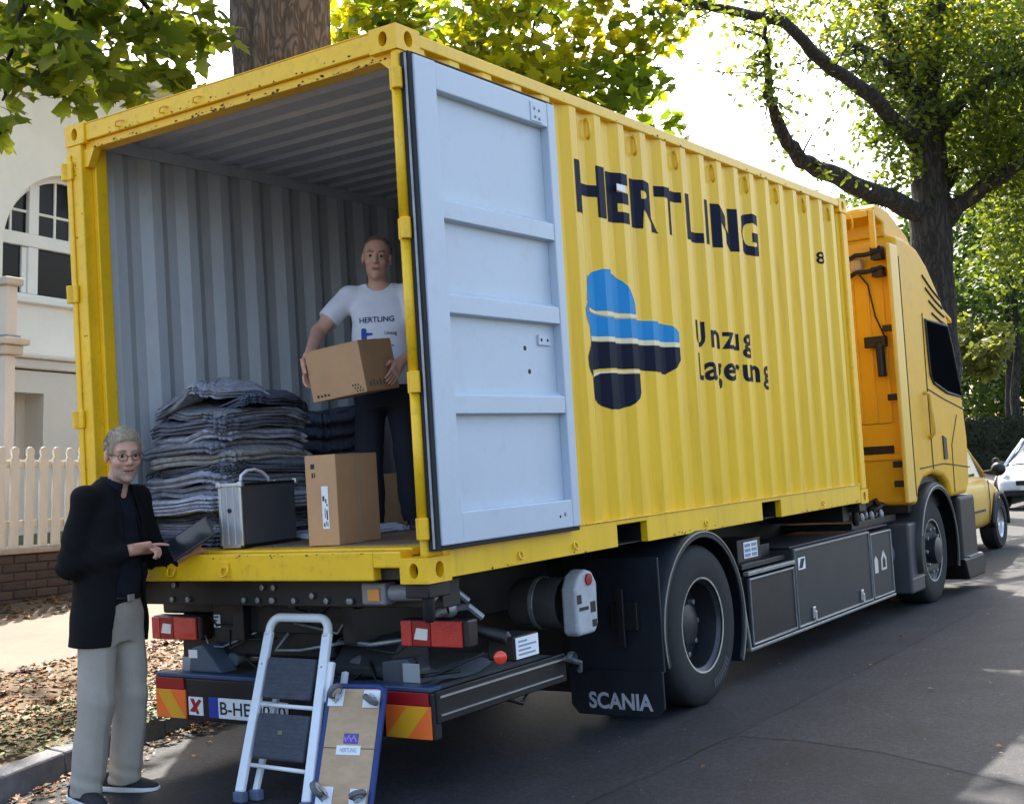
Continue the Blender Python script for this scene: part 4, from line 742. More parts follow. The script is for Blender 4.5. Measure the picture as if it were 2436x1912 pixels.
def leaves(name, C, size, mat, parent, shape=MAPLE, droop=.5, seed=1, curl=.25):
    g = np.random.default_rng(seed); C = np.asarray(C); N = len(C); K = len(shape)
    nrm = g.normal(size=(N, 3)); nrm[:, 2] = np.abs(nrm[:, 2]) + .5; nrm /= np.linalg.norm(nrm, axis=1)[:, None]
    d = g.normal(size=(N, 3)); d[:, 2] -= droop * 2; d -= nrm * (d * nrm).sum(1)[:, None]; d /= np.linalg.norm(d, axis=1)[:, None]
    s = np.cross(nrm, d); sz = size * g.uniform(.65, 1.25, N)
    if K <= 6:
        V = C[:, None, :] + sz[:, None, None] * (shape[None, :, :1] * s[:, None, :] + shape[None, :, 1:] * d[:, None, :]); V = V + nrm[:, None, :] * (sz[:, None] * curl * np.abs(shape[None, :, 0]))[:, :, None]
        F = (np.arange(N)[:, None, None] * K + np.array([[0, 1, 2, 3], [0, 3, 4, 5]])[None]).reshape(-1, 4); kk = K
    else:
        sh = np.vstack([shape, [(0, .38)]]); kk = K + 1
        V = C[:, None, :] + sz[:, None, None] * (sh[None, :, :1] * s[:, None, :] + sh[None, :, 1:] * d[:, None, :]); V = V + nrm[:, None, :] * (sz[:, None] * curl * (np.abs(sh[None, :, 0]) + .3 * sh[None, :, 1] ** 2) * g.uniform(-.6, 1.2, (N, 1)))[:, :, None]
        tri = np.array([[K, i, (i + 1) % K] for i in range(K)]); F = (np.arange(N)[:, None, None] * kk + tri[None]).reshape(-1, 3)
    o = arrmesh(name, V.reshape(-1, 3), F, mat, parent, smooth=False)
    at = o.data.attributes.new('tint', 'FLOAT', 'POINT'); at.data.foreach_set('value', np.repeat(np.clip(g.normal(.45, .28, N), 0, 1), kk).astype(np.float32)); return o
def clumps(cl, seed=0, flat=.7):
    g = np.random.default_rng(seed); out = []
    for c, r, n in cl:
        q = g.normal(size=(n, 3)); q /= np.linalg.norm(q, axis=1)[:, None]; q *= (g.uniform(0, 1, n) ** .45)[:, None] * r * np.array([1, 1, flat]); out.append(np.array(c) + q)
    return np.vstack(out)
LEAFA = leafmat('maple_leaf', (.05, .11, .02), (.28, .40, .03), .5, tw=.5)
LEAFB = leafmat('backlit_maple_leaf', (.05, .115, .015), (.22, .38, .02), .5, tw=.5)
LEAFR = leafmat('oak_leaf', (.04, .085, .018), (.20, .32, .03), .5, tw=.45)
def sunfilter(P): return P
# -- tree A: big street maple behind the container
TA = thing('street_maple', 'thick rough barked street maple trunk rising behind the container', 'tree', (-3.85, 3.25, .2), group=None)
b = MB(); NV, NR = 64, 70; V = []; g = random.Random(1)
for j in range(NR):
    z = .1 + 7.4 * j / (NR - 1); t = j / (NR - 1); r = .50 - .10 * min(1, t * 1.6) + .25 * max(0, .12 - t) * 4
    cx = -4.03 + .051 * z + .05 * math.sin(z * .7); cy = 3.08 + .037 * z + .05 * math.cos(z * .5)
    for k in range(NV):
        a = 2 * math.pi * k / NV; rg = .018 * math.sin(a * 17 + 1.7 * math.sin(z * 2.1)) + .012 * math.sin(a * 29 + z * 3.0) + .01 * math.sin(a * 9 - z * 6)
        V.append((cx + (r + rg) * math.cos(a), cy + (r + rg) * math.sin(a), z))
b.add(V, [(j * NV + k, j * NV + (k + 1) % NV, (j + 1) * NV + (k + 1) % NV, (j + 1) * NV + k) for j in range(NR - 1) for k in range(NV)]); b.build('trunk', BARKA, TA, smooth=True)
ends = []
rs = random.Random(8)
for k, (ex, ey, ez, r) in enumerate([(-4.6, 0.2, 6.6, .12), (-1.0, 0.5, 10.5, .16), (-1.5, 6.5, 10.5, .16), (-6, 6.5, 10.5, .15), (-6.5, 1, 9.5, .15), (-3.4, 3.6, 12.5, .18), (1.0, 4.0, 11, .12), (-3, 9.5, 10.8, .13)]):
    b = MB(); s0 = Vector((-3.65, 3.3, 7.2 if k else 5.9)); e_ = Vector((ex, ey, ez)); m1 = s0.lerp(e_, .35) + Vector((0, 0, .7)); m2 = s0.lerp(e_, .7) + Vector((0, 0, .5))
    limb(b, [s0, m1, m2, e_], r * 1.5, r * .35, 10, .05, rs); b.build('limb', BARKA, TA, smooth=True)
b = MB(); limb(b, [(-4.6, .2, 6.6), (-4.2, .8, 5.9), (-3.9, 1.0, 5.3), (-3.7, 1.1, 4.8)], .05, .015, 8, .03, rs); limb(b, [(-4.2, .8, 5.9), (-3.9, 1.6, 5.4), (-3.55, 1.9, 4.9)], .03, .01, 8, .03, rs); limb(b, [(-3.9, 1.0, 5.3), (-3.9, .7, 4.7), (-3.75, .5, 4.2)], .025, .008, 8, .02, rs); b.build('hanging_bough', BARKR, TA, smooth=True)
clA = [((-4.07, .94, 4.95), .42, 80), ((-3.73, 1.17, 5.0), .42, 84), ((-3.65, 1.59, 4.97), .38, 68), ((-3.49, 1.93, 5.05), .36, 48), ((-3.61, .79, 4.55), .34, 60), ((-3.61, 1.27, 4.6), .30, 44), ((-3.5, 1.71, 4.62), .26, 30), ((-3.77, .57, 4.42), .30, 48), ((-3.70, .50, 4.05), .13, 12), ((-3.59, 2.2, 5.05), .28, 20), ((-3.61, 1.50, 4.42), .18, 12), ((-3.68, .98, 4.30), .2, 16), ((-4.3, .9, 5.5), .6, 120), ((-3.8, 1.5, 5.6), .6, 120), ((-3.55, 2.05, 4.55), .2, 9)]
leaves('hanging_foliage', clumps(clA, 3, .85), .155, LEAFA, TA, droop=.9, seed=4)
hi = []
g = np.random.default_rng(21)
for k in range(120):
    a = g.uniform(0, 2 * math.pi); rad = 7.0 * math.sqrt(g.uniform(0, 1)); c = (-2.4 + rad * math.cos(a), 5.2 + rad * 1.35 * math.sin(a), g.uniform(8.6, 13))
    # keep the view of the open sky free
    rel = Vector(c) - CAMP; f = rel.dot(FWD)
    if f > 0 and rel.dot(DOWN) / f > -.345: c = (c[0], c[1], c[2] + 2.2)
    hi.append((c, 1.2, 140))
leaves('crown', clumps(hi, 5, .6), .165, LEAFA, TA, droop=.3, seed=6)  # high crown out of view, spread wide to shade road and truck
# -- tree B: garden maple whose lit crown shows above the container roof
TB = thing('garden_maple', 'yellow green backlit maple crown above the container roof', 'tree', (-8.2, 12.2, .8))
b = MB(); limb(b, [(-8.2, 12.2, .5), (-8.1, 12.1, 3), (-7.9, 11.9, 5.5), (-7.6, 11.7, 8), (-7.2, 11.6, 11)], .26, .08, 14, .03, rs); b.build('trunk', BARKA, TB, smooth=True)
b = MB()
for e_ in [(-5.2, 12.1, 7.4), (-5.6, 11.0, 6.6), (-6.4, 10.6, 7.2), (-7.6, 9.6, 7.8), (-5.5, 11.8, 5.9), (-6.2, 11.4, 8.4)]: limb(b, [(-8.0, 12.0, 4.6), Vector((-8, 12, 4.6)).lerp(Vector(e_), .5) + Vector((0, 0, .4)), e_], .07, .012, 8, .06, rs)
b.build('limbs', BARKR, TB, smooth=True, kind='stuff')
clB = [((-7.81, 9.2, 7.8), .8, 187), ((-7.23, 9.7, 7.5), .8, 187), ((-7.1, 10.7, 7.6), .9, 225), ((-6.18, 10.4, 7.1), .8, 187), ((-6.03, 11.5, 7.5), .8, 187), ((-5.3, 11.2, 6.8), .65, 118), ((-5.8, 10.8, 6.35), .6, 106), ((-6.8, 11.0, 6.8), .9, 200), ((-5.3, 12.1, 7.5), .6, 87), ((-5.5, 12.0, 6.25), .5, 68), ((-5.9, 11.7, 5.95), .6, 100), ((-7.6, 9.4, 8.4), .9, 200), ((-6.2, 10.5, 8.2), .8, 162), ((-5.5, 12.0, 8.3), .7, 100), ((-7.4, 11.5, 5.9), .8, 150), ((-6.6, 11.6, 5.6), .7, 125), ((-5.0, 11.9, 7.0), .6, 87), ((-4.75, 12.3, 7.9), .6, 87), ((-5.0, 12.6, 6.4), .5, 62), ((-4.9, 12.2, 8.8), .7, 112), ((-6.9, 10.0, 6.9), .7, 150), ((-7.7, 9.9, 6.9), .7, 150), ((-6.3, 12.2, 6.5), .8, 162), ((-7, 12, 9.5), 1.6, 437), ((-9, 12, 8), 1.8, 437), ((-9.5, 13.5, 10), 1.8, 375), ((-6.5, 13, 10.5), 1.4, 275)]
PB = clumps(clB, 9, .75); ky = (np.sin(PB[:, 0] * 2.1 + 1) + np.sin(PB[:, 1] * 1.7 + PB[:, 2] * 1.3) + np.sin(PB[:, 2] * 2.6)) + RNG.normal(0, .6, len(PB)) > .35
LEAFY2 = leafmat('sunlit_yellow_leaf', (.12, .17, .015), (.52, .58, .02), .35, tw=.6)  # backlight glow put into a yellower leaf colour for some clumps
leaves('crown', PB[~ky], .21, LEAFB, TB, droop=.5, seed=10); leaves('sunlit_foliage', PB[ky], .21, LEAFY2, TB, droop=.5, seed=110)
# -- tree R: dark old tree ahead of the truck
TRE = thing('old_street_tree', 'dark trunked old tree with crooked spreading boughs above the cab', 'tree', (-3.6, 21.4, 0))
b = MB(); limb(b, [(-3.75, 21.3, -.1), (-3.62, 21.4, 2.5), (-3.5, 21.3, 5.0), (-3.42, 21.3, 6.6), (-3.4, 21.25, 8.2)], .52, .34, 20, .02, rs); b.build('trunk', BARKR, TRE, smooth=True)
BR = [([(-3.48, 21.3, 6.0), (-4.2, 19.5, 6.45), (-4.65, 17.95, 6.75), (-4.82, 17.2, 7.2), (-4.8, 16.6, 7.85), (-4.6, 16.2, 8.4), (-4.4, 15.6, 8.9)], .22, .02), ([(-3.45, 21.25, 7.3), (-3.81, 19.66, 8.05), (-4.16, 18.19, 8.5), (-4.51, 16.7, 9.05), (-4.87, 14.67, 8.9), (-5.21, 13.8, 8.9), (-5.4, 12.9, 9.1)], .17, .03), ([(-3.4, 21.35, 5.7), (-2.45, 21.3, 6.4), (-1.5, 21.2, 6.75)], .2, .1),
      ([(-3.38, 21.4, 6.4), (-2.71, 22.2, 7.3), (-1.9, 23.3, 8.0)], .18, .08), ([(-3.38, 21.3, 7.4), (-2.5, 21.1, 8.25), (-1.4, 21.2, 8.6)], .16, .08), ([(-3.45, 21.2, 8.2), (-3.76, 20.2, 8.95), (-4.06, 19.4, 9.2)], .14, .04), ([(-3.45, 21.2, 8.0), (-3.9, 21.3, 9.5), (-4.3, 21.6, 11)], .2, .13), ([(-3.38, 21.25, 8.1), (-3.31, 21.7, 9.6), (-3.05, 21.8, 11)], .28, .2)]
ends = []
for P_, r0, r1 in BR:
    b = MB(); pts = limb(b, P_, r0, r1, 12, .035, rs); b.build('bough', BARKR, TRE, smooth=True); ends.append(pts)
b = MB(); tw = []
for pts in ends:
    for k in range(20):
        p = pts[rs.randrange(len(pts) // 3, len(pts))]; q = Vector(p); L = rs.uniform(.5, 1.1); d = Vector((rs.uniform(-1, 1), rs.uniform(-1, 1), rs.uniform(-.7, .9))).normalized(); path = [q]
        for s in range(5): d = (d + Vector((rs.uniform(-1, 1), rs.uniform(-1, 1), rs.uniform(-.8, .8))) * .45).normalized(); q = q + d * L / 4; path.append(q.copy()); tw.append(q.copy())
        b.tube(path, [.022, .018, .014, .010, .007, .004], 5)
b.build('twigs', BARKR, TRE, smooth=True, kind='stuff')
tl = [((q.x, q.y, q.z), .26, 4) for q in tw]
clR = [((-3.69, 20.5, 8.1), 1.0, 420), ((-4.05, 20.2, 7.5), .6, 190), ((-2.19, 21.4, 8.0), 1.2, 800), ((-1.75, 21.6, 9.2), 1.4, 900), ((-2.67, 22.2, 9.6), 1.3, 800), ((-1.69, 21.8, 7.3), 1.2, 800), ((-3.7, 21.5, 10.0), 1.1, 450), ((-4.41, 21, 10.4), 1.0, 330), ((-4.49, 19.8, 9.4), .8, 200), ((-2.4, 21.4, 7.2), .9, 500), ((-2.2, 22.5, 6.2), 1.0, 500), ((-1.4, 22.6, 5.6), 1.1, 500), ((-2.3, 22.2, 5.0), .8, 300), ((-4.6, 16.1, 8.25), .35, 60), ((-2.0, 22, 11), 1.8, 800), ((-4, 22, 12), 2, 600), ((-.6, 21.5, 8.5), 1.5, 700), ((-3.75, 20.6, 7.0), .5, 160), ((-5.4, 20.2, 10.4), 1.0, 260), ((-6.2, 19.8, 10.3), .8, 120), ((-3.2, 20.7, 9.2), .8, 300), ((-4.0, 20.4, 8.6), .6, 150), ((-1.2, 22, 6.5), 1.0, 420), ((-4.3, 19.9, 6.1), .35, 60), ((-3.9, 20.3, 6.6), .35, 60)]
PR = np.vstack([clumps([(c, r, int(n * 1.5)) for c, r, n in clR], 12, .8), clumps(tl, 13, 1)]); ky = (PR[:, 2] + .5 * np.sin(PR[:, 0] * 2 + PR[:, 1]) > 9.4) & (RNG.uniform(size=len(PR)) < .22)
leaves('crown', PR[~ky], .145, LEAFR, TRE, OVAL, droop=.4, seed=14); leaves('sunlit_foliage', PR[ky], .145, LEAFY2, TRE, OVAL, droop=.4, seed=114)  # part of the upper leaves coloured yellow to stand for sunlight
# -- trees further up the street and a hedge
def far_tree(name, label, base, crown, mat, seed, size=.26, tr=.2):
    t = thing(name, label, 'tree', base, group='trees further up the street')
    b = MB(); limb(b, [base, (base[0], base[1], base[2] + 2), (base[0] + .2, base[1], base[2] + 4.5), (base[0] + .1, base[1], base[2] + 7)], tr, tr * .4, 10, .05, rs); b.build('trunk', BARKR, t, smooth=True)
    leaves('crown', clumps(crown, seed, .8), size, mat, t, OVAL, droop=.4, seed=seed + 1); return t
LEAFG = leafmat('mid_green_leaf', (.035, .08, .02), (.10, .21, .03), .5, tw=.4); LEAFY = leafmat('yellowing_leaf', (.10, .13, .035), (.26, .33, .06), .35, tw=.45)
def cr(c, R, n, k, seed, sq=.8):
    g = np.random.default_rng(seed); out = []
    for i in range(n):
        q = g.normal(size=3); q /= np.linalg.norm(q); q *= R * g.uniform(.4, 1) * np.array([1, 1, sq]); out.append(((c[0] + q[0], c[1] + q[1], c[2] + q[2]), R * .32, k))
    return out
far_tree('lime_tree', 'mid green tree right of the dark trunk behind the white car', (-6.0, 38, 0), cr((-5.8, 38, 7.2), 4.0, 42, 170, 3), LEAFG, 31)
far_tree('yellowing_tree', 'small yellowing tree low down between the cab and the white car', (-6.6, 33.5, 0), cr((-5.6, 33, 4.0), 1.3, 16, 120, 4, .7), LEAFY, 33, .22, .12)
far_tree('lime_tree', 'green tree crown just above the cab roof, left of the dark trunk', (-10.2, 38, 0), cr((-9.6, 38, 8.2), 2.3, 26, 150, 5), LEAFG, 35)
far_tree('lime_tree', 'distant tall tree at the right edge of the picture', (1.5, 46, 0), cr((1.5, 46, 8), 6, 45, 160, 6), LEAFG, 37, .32)
far_tree('lime_tree', 'distant tree mass behind the yellowing tree', (-3, 52, 0), cr((-3, 52, 6), 6, 45, 160, 7), LEAFG, 39, .34)
far_tree('lime_tree', 'bushy green tree low behind the hedge and the white car', (-5.0, 42, 0), cr((-5.2, 42, 3.6), 3.2, 36, 170, 17, 1.1), LEAFG, 61, .30)
far_tree('lime_tree', 'broad green tree filling the space right behind the cab roof', (-8.6, 46, 0), cr((-8.4, 46, 6.0), 4.6, 50, 170, 18, 1.1), LEAFG, 63, .34)
far_tree('lime_tree', 'tall green tree behind the old dark trunk', (-5.2, 49, 0), cr((-4.6, 49, 9.5), 4.8, 50, 170, 19, .9), LEAFG, 65, .36)
far_tree('lime_tree', 'low leafy tree at the end of the street beyond the white car', (-1.0, 44, 0), cr((-1.0, 44, 4.2), 3.6, 36, 170, 20, 1.1), LEAFG, 67, .32)
far_tree('lime_tree', 'tall green crown high up behind the old dark tree, right of its trunk', (-5.6, 37.0, 0), cr((-5.7, 37, 13.2), 3.6, 48, 190, 27, 1.0), LEAFG, 71, .30)
far_tree('lime_tree', 'tall green crown at the upper right corner of the picture', (-2.6, 41, 0), cr((-3.4, 41, 12.0), 4.2, 48, 190, 28, 1.1), LEAFG, 73, .32)
hg = thing('hedge', 'dark clipped hedge behind the parked cars', 'hedge', (-6, 34, 0)); g = np.random.default_rng(3)
hb = MB(); hb.box(-14, -2.2, 31.6, 32.5, -.05, 1.95); hb.build('hedge_core', M('dark_hedge_core', (.012, .018, .008), .95, var=.4), hg)
P = np.c_[g.uniform(-14.1, -2.1, 9000), np.where(g.uniform(size=9000) < .6, 31.55 + g.normal(0, .05, 9000), g.uniform(31.5, 32.6, 9000)), np.zeros(9000)]; P[:, 2] = np.where(P[:, 1] < 31.75, g.uniform(0, 2.02, 9000), 1.98 + g.normal(0, .04, 9000))
leaves('hedge_leaves', P, .10, leafmat('hedge_leaf', (.012, .022, .008), (.03, .05, .01), .4, tw=.25), hg, OVAL, seed=41)['kind'] = 'stuff'
# ------------------------------------------------------------------ fallen leaves on verge, pavement edge and gutter
def litter(name, n, xr, yr, mat, size, seed, zf):
    g = np.random.default_rng(seed); x = g.uniform(*xr, n) if not callable(xr) else None; y = g.uniform(*yr, n)
    if x is None: x = np.array([xr(v, g) for v in y])
    z = np.array([zf(a) for a in x]) + .012; N = len(x); K = len(MAPLE); an = g.uniform(0, 6.283, N); s = size * g.uniform(.5, 1.3, N); tl_ = g.normal(0, .35, (N, 2))
    sh = MAPLE - np.array([0, .4]); X_ = sh[None, :, 0] * np.cos(an)[:, None] - sh[None, :, 1] * np.sin(an)[:, None]; Y_ = sh[None, :, 0] * np.sin(an)[:, None] + sh[None, :, 1] * np.cos(an)[:, None]
    V = np.stack([x[:, None] + X_ * s[:, None], y[:, None] + Y_ * s[:, None], z[:, None] + np.abs(X_ * tl_[:, :1] + Y_ * tl_[:, 1:]) * s[:, None]], 2).reshape(-1, 3)
    o = arrmesh(name, V, np.arange(N * K).reshape(N, K), mat, None, smooth=False); o['kind'] = 'stuff'
    at = o.data.attributes.new('tint', 'FLOAT', 'POINT'); at.data.foreach_set('value', np.repeat(g.uniform(0, 1, N), K).astype(np.float32)); return o
DRY = leafmat('dry_leaf', (.15, .095, .045), (.16, .10, .04), .6, tw=.15); MOSS = leafmat('ground_leaf', (.07, .10, .025), (.1, .14, .03), .5, tw=.2)
o = litter('fallen_leaves', 7200, (-4.5, -3.0), (-2.5, 6), DRY, .043, 51, gz); tag(o, 'brown fallen leaves covering the verge', 'leaves')
o = litter('ground_cover', 2600, (-3.55, -2.75), (-.5, 4), MOSS, .045, 52, gz); tag(o, 'green ground cover and moss along the kerb', 'plants')
o = litter('fallen_leaves', 900, (-6.5, -5.8), (0, 6), DRY, .05, 53, gz); tag(o, 'dark leaf litter at the foot of the garden wall', 'leaves')
o = litter('fallen_leaves', 700, lambda y, g: kerbx(y) + abs(g.normal(0, .16)) + .02, (-1.5, 5), DRY, .04, 54, lambda x: 0.0); tag(o, 'fallen leaves and grit gathered in the gutter', 'leaves')
o = litter('fallen_leaves', 45, (-1, 4), (-1.5, 8), DRY, .03, 55, lambda x: 0.004); tag(o, 'few small leaves scattered on the road', 'leaves')
g = np.random.default_rng(77); n = 420; c = np.c_[g.uniform(-1.5, 4.5, n), g.uniform(-2, 9, n), np.full(n, .004)]; r = g.uniform(.002, .0065, n)
O = np.array([(1, 0, 0), (-.5, .87, 0), (-.5, -.87, 0), (0, 0, .8)]); V = (c[:, None, :] + O[None] * r[:, None, None]).reshape(-1, 3); F = (np.arange(n)[:, None, None] * 4 + np.array([[0, 1, 3], [1, 2, 3], [2, 0, 3]])[None]).reshape(-1, 3)
o = arrmesh('grit', V, F, M('pale_grit', (.22, .21, .19), .9, var=.4), None, False); o['kind'] = 'stuff'; tag(o, 'pale grit scattered over the asphalt', 'grit')
# ------------------------------------------------------------------ load on the container floor
def tilted_box(name, label, cat, A, d1, d2, w1, w2, h, mat, up=(0, 0, 1)):
    A, d1, d2, up = map(Vector, (A, d1, d2, up)); c = A + d1 * w1 / 2 + d2 * w2 / 2
    t = thing(name, label, cat, c); return t, A, d1, d2, up
def cbox(name, label, A, d1, d2, w1, w2, h, up=(0, 0, 1)):
    t, A, d1, d2, up = tilted_box(name, label, 'box', A, d1, d2, w1, w2, h, CARD, up)
    b = MB(); b.obox(A + d1 * w1 / 2 + d2 * w2 / 2 + up * h / 2, d1 * w1 / 2, d2 * w2 / 2, up * h / 2); b.build('carton', CARD, t, bevel=.004)
    n1 = -d2; n2 = -d1   # face spanned by d1 looks along -d2
    # flaps meeting on top, seam tape
    b = MB(); b.obox(A + d1 * w1 / 2 + d2 * w2 * .25 + up * (h + .0025), d1 * w1 * .497, d2 * w2 * .243, up * .002); b.build('flap', CARD, t)
    b = MB(); b.obox(A + d1 * w1 / 2 + d2 * w2 * .75 + up * (h + .0025), d1 * w1 * .497, d2 * w2 * .243, up * .002); b.build('flap', CARD, t)
    b = MB(); b.obox(A + d1 * w1 / 2 + d2 * w2 * .5 + up * (h + .0052), d1 * w1 * .5, d2 * .025, up * .0006); b.build('tape', TAPE, t)
    return t, A, d1, d2, up
def face_rect(name, mat, t, A, d, up, n, u0, u1, v0, v1, off=.0012):
    b = MB(); p = [A + d * u + up * v + n * off for u, v in ((u0, v0), (u1, v0), (u1, v1), (u0, v1))]; b.add(p, [(0, 1, 2, 3)]); return b.build(name, mat, t)
d1 = Vector((-.992, -.122, 0)).normalized(); d2 = Vector((-.122, .992, 0)).normalized()
t, A, d1, d2, up = cbox('cardboard_box', 'tall brown cardboard box with white label standing on the container floor', (-.75, .245, FZ + .001), d1, d2, .19, .38, .455)
nA = -d2; nB = -d1
lab = face_rect('shipping_label', LABW, t, A, d1, up, nA, .055, .095, .085, .30)
for k, (u0, u1, v0, v1) in enumerate([(.066, .074, .215, .235), (.078, .09, .225, .25), (.06, .068, .20, .21), (.062, .07, .13, .18), (.076, .08, .14, .19), (.062, .066, .095, .12), (.07, .074, .10, .125), (.08, .088, .095, .115)]): face_rect('label_print', INK, lab, A, d1, up, nA, u0, u1, v0, v1, .002)
face_rect('carton_mark', INK, t, A, d1, up, nA, .130, .155, .39, .415); face_rect('carton_mark', INK, t, A, d1, up, nA, .128, .134, .345, .37); face_rect('carton_mark', INK, t, A, d1, up, nA, .14, .15, .345, .37)
face_rect('tape', TAPE, t, A, d2, up, nB, .165, .215, 0, .45)
# case
fw = Vector((-.737, .707, 0)); lt = Vector((.707, .737, 0)); c1 = (lt * -.80 + fw * .60).normalized(); c2 = Vector((-c1.y, c1.x, 0)) * 1; 
if c2.y < 0: c2 = -c2
CA = Vector((-1.37, .185, FZ + .012)); cw, cl, ch = .14, .50, .325
cs = thing('equipment_case', 'black and silver equipment case with aluminium edges beside the blanket pile', 'case', CA + c1 * cw / 2 + c2 * cl / 2)
b = MB(); b.obox(CA + c1 * cw / 2 + c2 * cl / 2 + Vector((0, 0, ch / 2)), c1 * (cw / 2 - .004), c2 * (cl / 2 - .004), Vector((0, 0, ch / 2 - .004))); b.build('case_body', M('black_case_side', (.075, .077, .085), .6, var=.15, bump=.1, bscale=120), cs, bevel=.004)
b = MB(); b.obox(CA + c1 * cw / 2 - c2 * .001 + Vector((0, 0, ch / 2)), c1 * (cw / 2 - .008), c2 * .003, Vector((0, 0, ch / 2 - .008))); FACE = b.build('end_panel', M('brushed_silver', (.42, .43, .46), .4, metal=.5, var=.25, scale=10, stretch=(4, 4, .6)), cs)
for s in (.0, .33, .66, 1.0):
    b = MB(); b.obox(CA + c1 * (.004 + (cw - .008) * s) - c2 * .002 + Vector((0, 0, ch / 2)), c1 * (.009 if s in (0, 1.) else .003), c2 * .007, Vector((0, 0, ch / 2 + .003))); b.build('edge_profile', ALU, cs, bevel=.003)
for z in (0, ch):
    b = MB(); b.obox(CA + c1 * cw / 2 - c2 * .001 + Vector((0, 0, z)), c1 * (cw / 2 + .004), c2 * .008, Vector((0, 0, .009))); b.build('edge_profile', ALU, cs, bevel=.003)
    b = MB(); b.obox(CA + c2 * cl / 2 + Vector((0, 0, z)), c1 * .006, c2 * (cl / 2), Vector((0, 0, .006))); b.build('edge_profile', BLK, cs, bevel=.002)
for s in (0, 1):
    for u in (0, 1):
        b = MB(); b.obox(CA + c1 * cw * s + c2 * (cl * u) + Vector((0, 0, ch)), c1 * .016, c2 * .016, Vector((0, 0, .016))); b.build('corner_protector', ALU, cs, bevel=.008)
        b = MB(); b.obox(CA + c1 * cw * s + c2 * (cl * u) + Vector((0, 0, -.004)), c1 * .012, c2 * .014, Vector((0, 0, .007))); b.build('foot', BLK, cs, bevel=.004)
b = MB(); hc = CA + c1 * cw / 2 + c2 * .22 + Vector((0, 0, ch)); b.tube([hc - c2 * .13, hc - c2 * .12 + Vector((0, 0, .045)), hc - c2 * .07 + Vector((0, 0, .07)), hc + c2 * .0 + Vector((0, 0, .075)), hc + c2 * .07 + Vector((0, 0, .06)), hc + c2 * .12 + Vector((0, 0, .03)), hc + c2 * .13], .009, 8); b.build('handle', WHT, cs, smooth=True)
b = MB(); b.lathe([(.013, 0), (.012, .006), (.001, .007)], CA + c1 * cw * .55 - c2 * .004 + Vector((0, 0, ch * .58)), -c2, 14); b.build('lock', BLK, cs)
# ------------------------------------------------------------------ pile of folded moving blankets
BLM = [M('blanket_%d' % i, c, .95, var=.5, scale=30, bump=.5, bscale=110, dirt=.45, dirtcol=dc, dscale=70) for i, (c, dc) in enumerate([((.36, .36, .41), (.10, .10, .13)), ((.13, .135, .165), (.045, .048, .065)), ((.22, .22, .25), (.06, .06, .08)), ((.50, .50, .58), (.30, .30, .38)), ((.085, .095, .14), (.03, .035, .06)), ((.33, .31, .29), (.14, .13, .12))])]
def blanket(cx, cy, hx, hy, z0, th, seed, lobes=2, amp=.012, crump=0.0, rot=0.0):
    g = np.random.default_rng(seed); N = 104; rows = 6 * lobes + 1; V = []; ph = g.uniform(0, 6.28, 12); cr_, sr_ = math.cos(rot), math.sin(rot)
    def outl(k, grow):
        t = 2 * math.pi * k / N; c, s = math.cos(t), math.sin(t); e = .22
        x = math.copysign(abs(c) ** e, c) * (hx + grow); y = math.copysign(abs(s) ** e, s) * (hy + grow)
        w_ = .010 * math.sin(5 * t + ph[0]) + .007 * math.sin(11 * t + ph[1]) + .005 * math.sin(23 * t + ph[2]); return x * (1 + w_ / hx), y * (1 + w_ / hy)
    def zoff(x, y, f):
        z = .010 * math.sin(5 * x + 2.0) * math.sin(4 * y + .5) + .004 * math.sin(17 * x + ph[3]) * math.sin(13 * y + ph[4]) - .10 * max(0, abs(x / hx) - .60) ** 1.5 * f - .09 * max(0, abs(y / hy) - .62) ** 1.5 * f
        if crump: z += crump * (.6 * math.sin(7 * x + 4 * y + ph[5]) + .5 * math.sin(-5 * x + 9 * y + ph[6]) + .35 * math.sin(15 * x - 6 * y + ph[7]) + .2 * math.sin(24 * x + 19 * y + ph[8]) + .16 * math.sin(-31 * x + 23 * y + ph[9]))
        return z
    rings = []
    def ring(scale, zl, grow):
        r = []
        for k in range(N):
            x, y = outl(k, grow); jit = .0035 * math.sin(31 * 2 * math.pi * k / N + ph[10] + zl * 90) + .003 * math.sin(47 * 2 * math.pi * k / N + ph[11])
            zz = z0 + zl * th + zoff(x * scale, y * scale, min(1, (z0 - FZ) * 2 + .15)) + jit
            X_, Y_ = x * scale, y * scale; r.append((cx + X_ * cr_ - Y_ * sr_, cy + X_ * sr_ + Y_ * cr_, zz))
        rings.append(r)
    for s in (.02, .35, .7, .93): ring(s, 0, 0)
    for j in range(rows):
        v = j / (rows - 1); ring(1, v, amp * (abs(math.sin(v * lobes * math.pi)) ** .6) * 1.6 - .012 + .005 * math.sin(j * 1.9 + ph[5]))
    for s in (.93, .8, .6, .35, .02): ring(s, 1, 0)
    V = [p for r in rings for p in r]; L = len(rings); F = [(i * N + k, i * N + (k + 1) % N, (i + 1) * N + (k + 1) % N, (i + 1) * N + k) for i in range(L - 1) for k in range(N)]
    return V, F
nb = 11; z = FZ + .012; g = random.Random(12); th = .070
order = [1, 0, 1, 3, 2, 0, 1, 5, 2, 0, 1]
words = ['lowest', 'second', 'third', 'fourth', 'fifth', 'sixth', 'seventh', 'eighth', 'ninth', 'tenth', 'eleventh', 'twelfth', 'thirteenth', 'fourteenth']
cn = ['pale grey', 'dark grey', 'mid grey', 'lavender grey', 'navy', 'beige grey']
